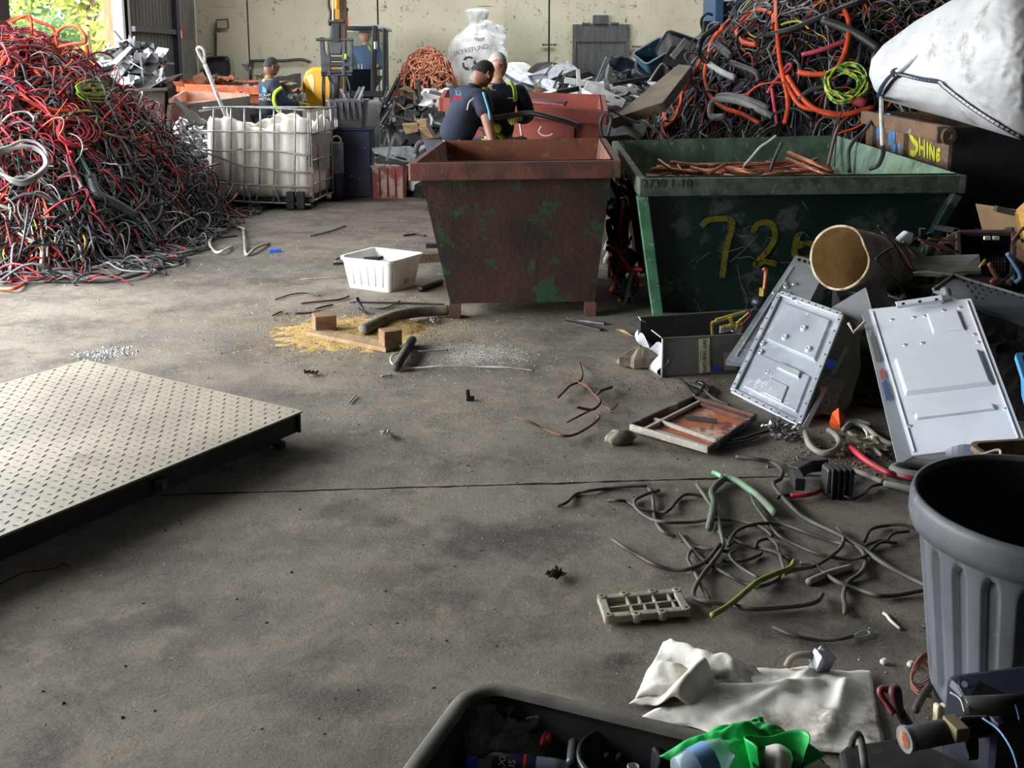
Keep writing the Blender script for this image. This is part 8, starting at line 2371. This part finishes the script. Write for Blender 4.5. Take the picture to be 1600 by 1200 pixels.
part('body', MB().lathe(a2, [(.001, 0), (.03, .002), (.032, .05), (.030, .08), (.02, .10), (.012, .115)], 24, bm3), M('bottle_clear', (0, 0, 0)), bo2, smooth=True)
part('label_wrap', MB().lathe(a2, [(.0325, .03), (.0325, .065)], 24, bm3), M('pale_blue_label', (120, 166, 214), rough=.4), bo2, smooth=True)
# green bag
M_GREENB = M('emerald_bag', (30, 186, 84), (20, 158, 70), scale=5, rough=.45, bump=.3, bscale=16)
gbp = [TP(1030, 1182, .385), TP(1180, 1240, .37), TP(1290, 1180, .40), TP(1172, 1126, .43)]
gg = thing('carrier_bag', 'bright green carrier bag stuffed in the black tub', 'bag', sum(gbp, Vector()) / 4 - Vector((0, 0, .05)))
def gbag(u, v):
    p = bil(gbp, u, v)
    e = (math.sin(PI * u) * math.sin(PI * v)) ** .5
    w = abs(mnoise.noise(Vector((u * 2.6, v * 2.6, 2)))) - .25
    w2 = .5 - abs(mnoise.noise(Vector((u * 6 + v * 3, v * 5, 7)))) * 2
    return p + Vector((0, 0, .045 * e + .035 * w * e + .006 * w2 * e))
part('skin', MB().grid(gbag, 60, 50), M_GREENB, gg, smooth=True, solid=.002)
oc = TP(1216, 1168, .45)
def mouth(u, v):
    a = -.5 + 4.2 * u
    r = .055 * (1 + .12 * math.sin(3 * a)) * (1 - .25 * (1 - v))
    return oc + Vector((r * math.cos(a), r * .8 * math.sin(a), -.05 + .055 * v + .012 * math.sin(2 * a + 1) * v))
part('mouth_edge', MB().grid(mouth, 40, 10), M_GREENB, gg, smooth=True, solid=.002)
part('mouth_inside', MB().lathe(oc + Vector((0, 0, -.045)), [(.047, .02), (.04, -.01), (.001, -.012)], 28, None, 1, .8), M('emerald_dark', (12, 92, 46), (10, 70, 36), rough=.5), gg, smooth=True)
part('handle_loop', MB().tube(cr([TP(1165, 1138, .39), TP(1178, 1126, .41), TP(1188, 1122, .42), TP(1192, 1132, .41), TP(1198, 1146, .40)], 5), .012, 8, flat=.25), M_GREENB, gg, smooth=True)
part('handle_loop', MB().tube(cr([TP(1262, 1185, .33), TP(1275, 1182, .33), TP(1288, 1192, .32), TP(1290, 1205, .31)], 5), .007, 8, flat=.3), M_GREENB, gg, smooth=True)
solo('white_cup', sack(MB(), oc + Vector((.0, -.005, -.03)), [(.001, .03), (.02, .026), (.024, .01), (.02, -.006)], 5, 20, .3, fold=30), M_CHALK, 'white crumpled wrapper inside the green bag', 'wrapper', smooth=True)
solo('olive_pouch', MB().slab([TP(1142, 1195, .36), TP(1160, 1181, .37), TP(1235, 1184, .37), TP(1262, 1210, .36), TP(1150, 1215, .36)], .03), M('olive_pouch', (58, 64, 52), (44, 50, 42), rough=.6), 'dark olive pouch in front of the green bag', 'pouch', bevel=.006)
# ---- black machine parts at bottom right
mp_ = thing('machine_part', 'black steel motor housing with pipe and lug at bottom right', 'machine part', (1.0, 1.95, 0))
M_BS = M('oily_black_steel', (36, 35, 36), (52, 50, 48), (78, 70, 62), scale=9, scale3=16, lo3=.62, hi3=.72, rough=.45, metal=.3)
M_BST = M('blue_black_steel', (32, 38, 52), (44, 48, 58), scale=6, rough=.45, metal=.3)
part('flat_box', MB().slab([TP(1312, 1172, .20), TP(1322, 1163, .20), TP(1420, 1148, .20), TP(1560, 1215, .20), TP(1320, 1230, .20)], .2), M_BS, mp_, bevel=.01)
part('strap', MB().tube(cr([TP(1330, 1165, .21), TP(1334, 1150, .25), TP(1344, 1152, .25), TP(1352, 1200, .21)], 4), .008, 8, flat=.5), M('grey_strap', (112, 106, 98), rough=.7), mp_, smooth=True)
part('barrel', MB().cyl(TP(1415, 1155, .30), TP(1545, 1130, .30), .024, n=20), M_BS, mp_, smooth=True)
part('barrel_end', MB().cyl(TP(1413, 1155.5, .30), TP(1418, 1154.5, .30), .0265, n=20), M_ALU, mp_)
part('copper_core', MB().cyl(TP(1412, 1155.6, .30), TP(1414, 1155.2, .30), .017, n=16), M_COPPER, mp_)
part('upper_pipe', MB().cyl(TP(1508, 1104, .36), TP(1640, 1098, .36), .020, n=18), M_BS, mp_, smooth=True)
part('lug_plate', MB().slab([TP(1496, 1072, .36), TP(1498, 1057, .37), TP(1508, 1054, .37), TP(1530, 1064, .37), TP(1580, 1086, .36), TP(1575, 1096, .35), TP(1510, 1098, .35)], .012), M_BST, mp_, bevel=.003)
part('lug_hole', MB().cyl(TP(1507, 1069, .369), TP(1507, 1069, .3675), .0065, n=14), M('hole_light', (128, 134, 140), rough=.7), mp_)
part('bracket', MB().slab([TP(1508, 1150, .29), TP(1530, 1148, .29), TP(1530, 1184, .27), TP(1514, 1186, .27)], .01), M_BS, mp_, bevel=.003)
part('body_block', MB().box(TP(1580, 1165, .2), (.22, .18, .26), (0, 0, .2)), M_BST, mp_, bevel=.02)
part('clamp', MB().box(TP(1493, 1138, .315), (.03, .05, .03), (0, 0, .2)), M('dull_brass', (120, 108, 78), rough=.6), mp_, bevel=.003)
for pts, col in (([(1485, 1082), (1500, 1092), (1507, 1112)], 'white'), ([(1535, 1122), (1560, 1140), (1580, 1170), (1590, 1200)], 'sky'), ([(1582, 1088), (1588, 1105), (1593, 1125)], 'blue'), ([(1500, 1122), (1520, 1120), (1545, 1120)], 'grey')):
    part('wire', MB().tube(cr([TP(x, y, .37) for x, y in pts], 5), .0022, 6), CB[col], mp_, smooth=True)
hk = thing('rubber_hook', 'red and black rubber hose loop standing at bottom right', 'hose', G(1420, 1180))
part('loop', MB().tube(cr([TP(1425, 1140, .14), TP(1405, 1112, .20), TP(1395, 1085, .24), TP(1398, 1077, .245), TP(1402, 1082, .24), TP(1404, 1110, .20)], 5), .011, 10), M('black_pink_rubber', (70, 54, 56), (120, 62, 68), scale=12, rough=.5), hk, smooth=True)
part('tongue', MB().tube(cr([TP(1395, 1080, .24), TP(1380, 1076, .245), TP(1375, 1082, .24), TP(1385, 1098, .22), TP(1396, 1116, .20)], 5), np.linspace(.009, .006, 21), 9), M('dull_red_rubber', (150, 66, 70), (104, 50, 54), rough=.5), hk, smooth=True)
part('stem', MB().tube(cr([TP(1405, 1112, .20), TP(1420, 1135, .15), TP(1445, 1180, .06), TP(1465, 1215, .02)], 5), .013, 10), M_BS, hk, smooth=True)
cw = thing('copper_bundle', 'twisted brown copper wire bundle left of the rubbish bin', 'copper wire', G(1440, 1070))
rr = random.Random(12)
for k in range(9):
    o = rr.gauss(0, 8)
    pts = [(1455, 1070 + o), (1437, 1076 + o * .5), (1424, 1066 + o * .3), (1428, 1045 + o * .3), (1440, 1028 + o * .4), (1452, 1030 + o)]
    part('strand', MB().tube(cr([G(x, y, .02 + .012 * rr.random()) for x, y in pts], 4), .0032, 5), M('brown_copper_wire', (150, 92, 76), (120, 70, 58), rough=.5), cw, smooth=True)
part('sheath', MB().tube(cr([G(1452, 1072, .03), G(1440, 1090, .03), G(1430, 1110, .025)], 5), .010, 8), M_DKPLATE, cw, smooth=True)
for x, y, lab in ((1423, 1041, 'white plastic crumb left of the copper bundle'), (1381, 1037, 'tiny white crumb left of rubbish bin'), (1447, 982, 'small dark nut left of the rubbish bin')):
    block((x, y), (.022, .016, .014), .6, M_CHALK if 'white' in lab else M_EXB, lab, 'crumb')
for x, y in ((1463, 1128), (1473, 1128)):
    block((x, y), (.014, .02, .05), .3, M('cream_plastic', (0, 0, 0)), 'pale plastic clip in front of the rubbish bin, ' + ('left one' if x < 1470 else 'right one'), 'plastic_clip')
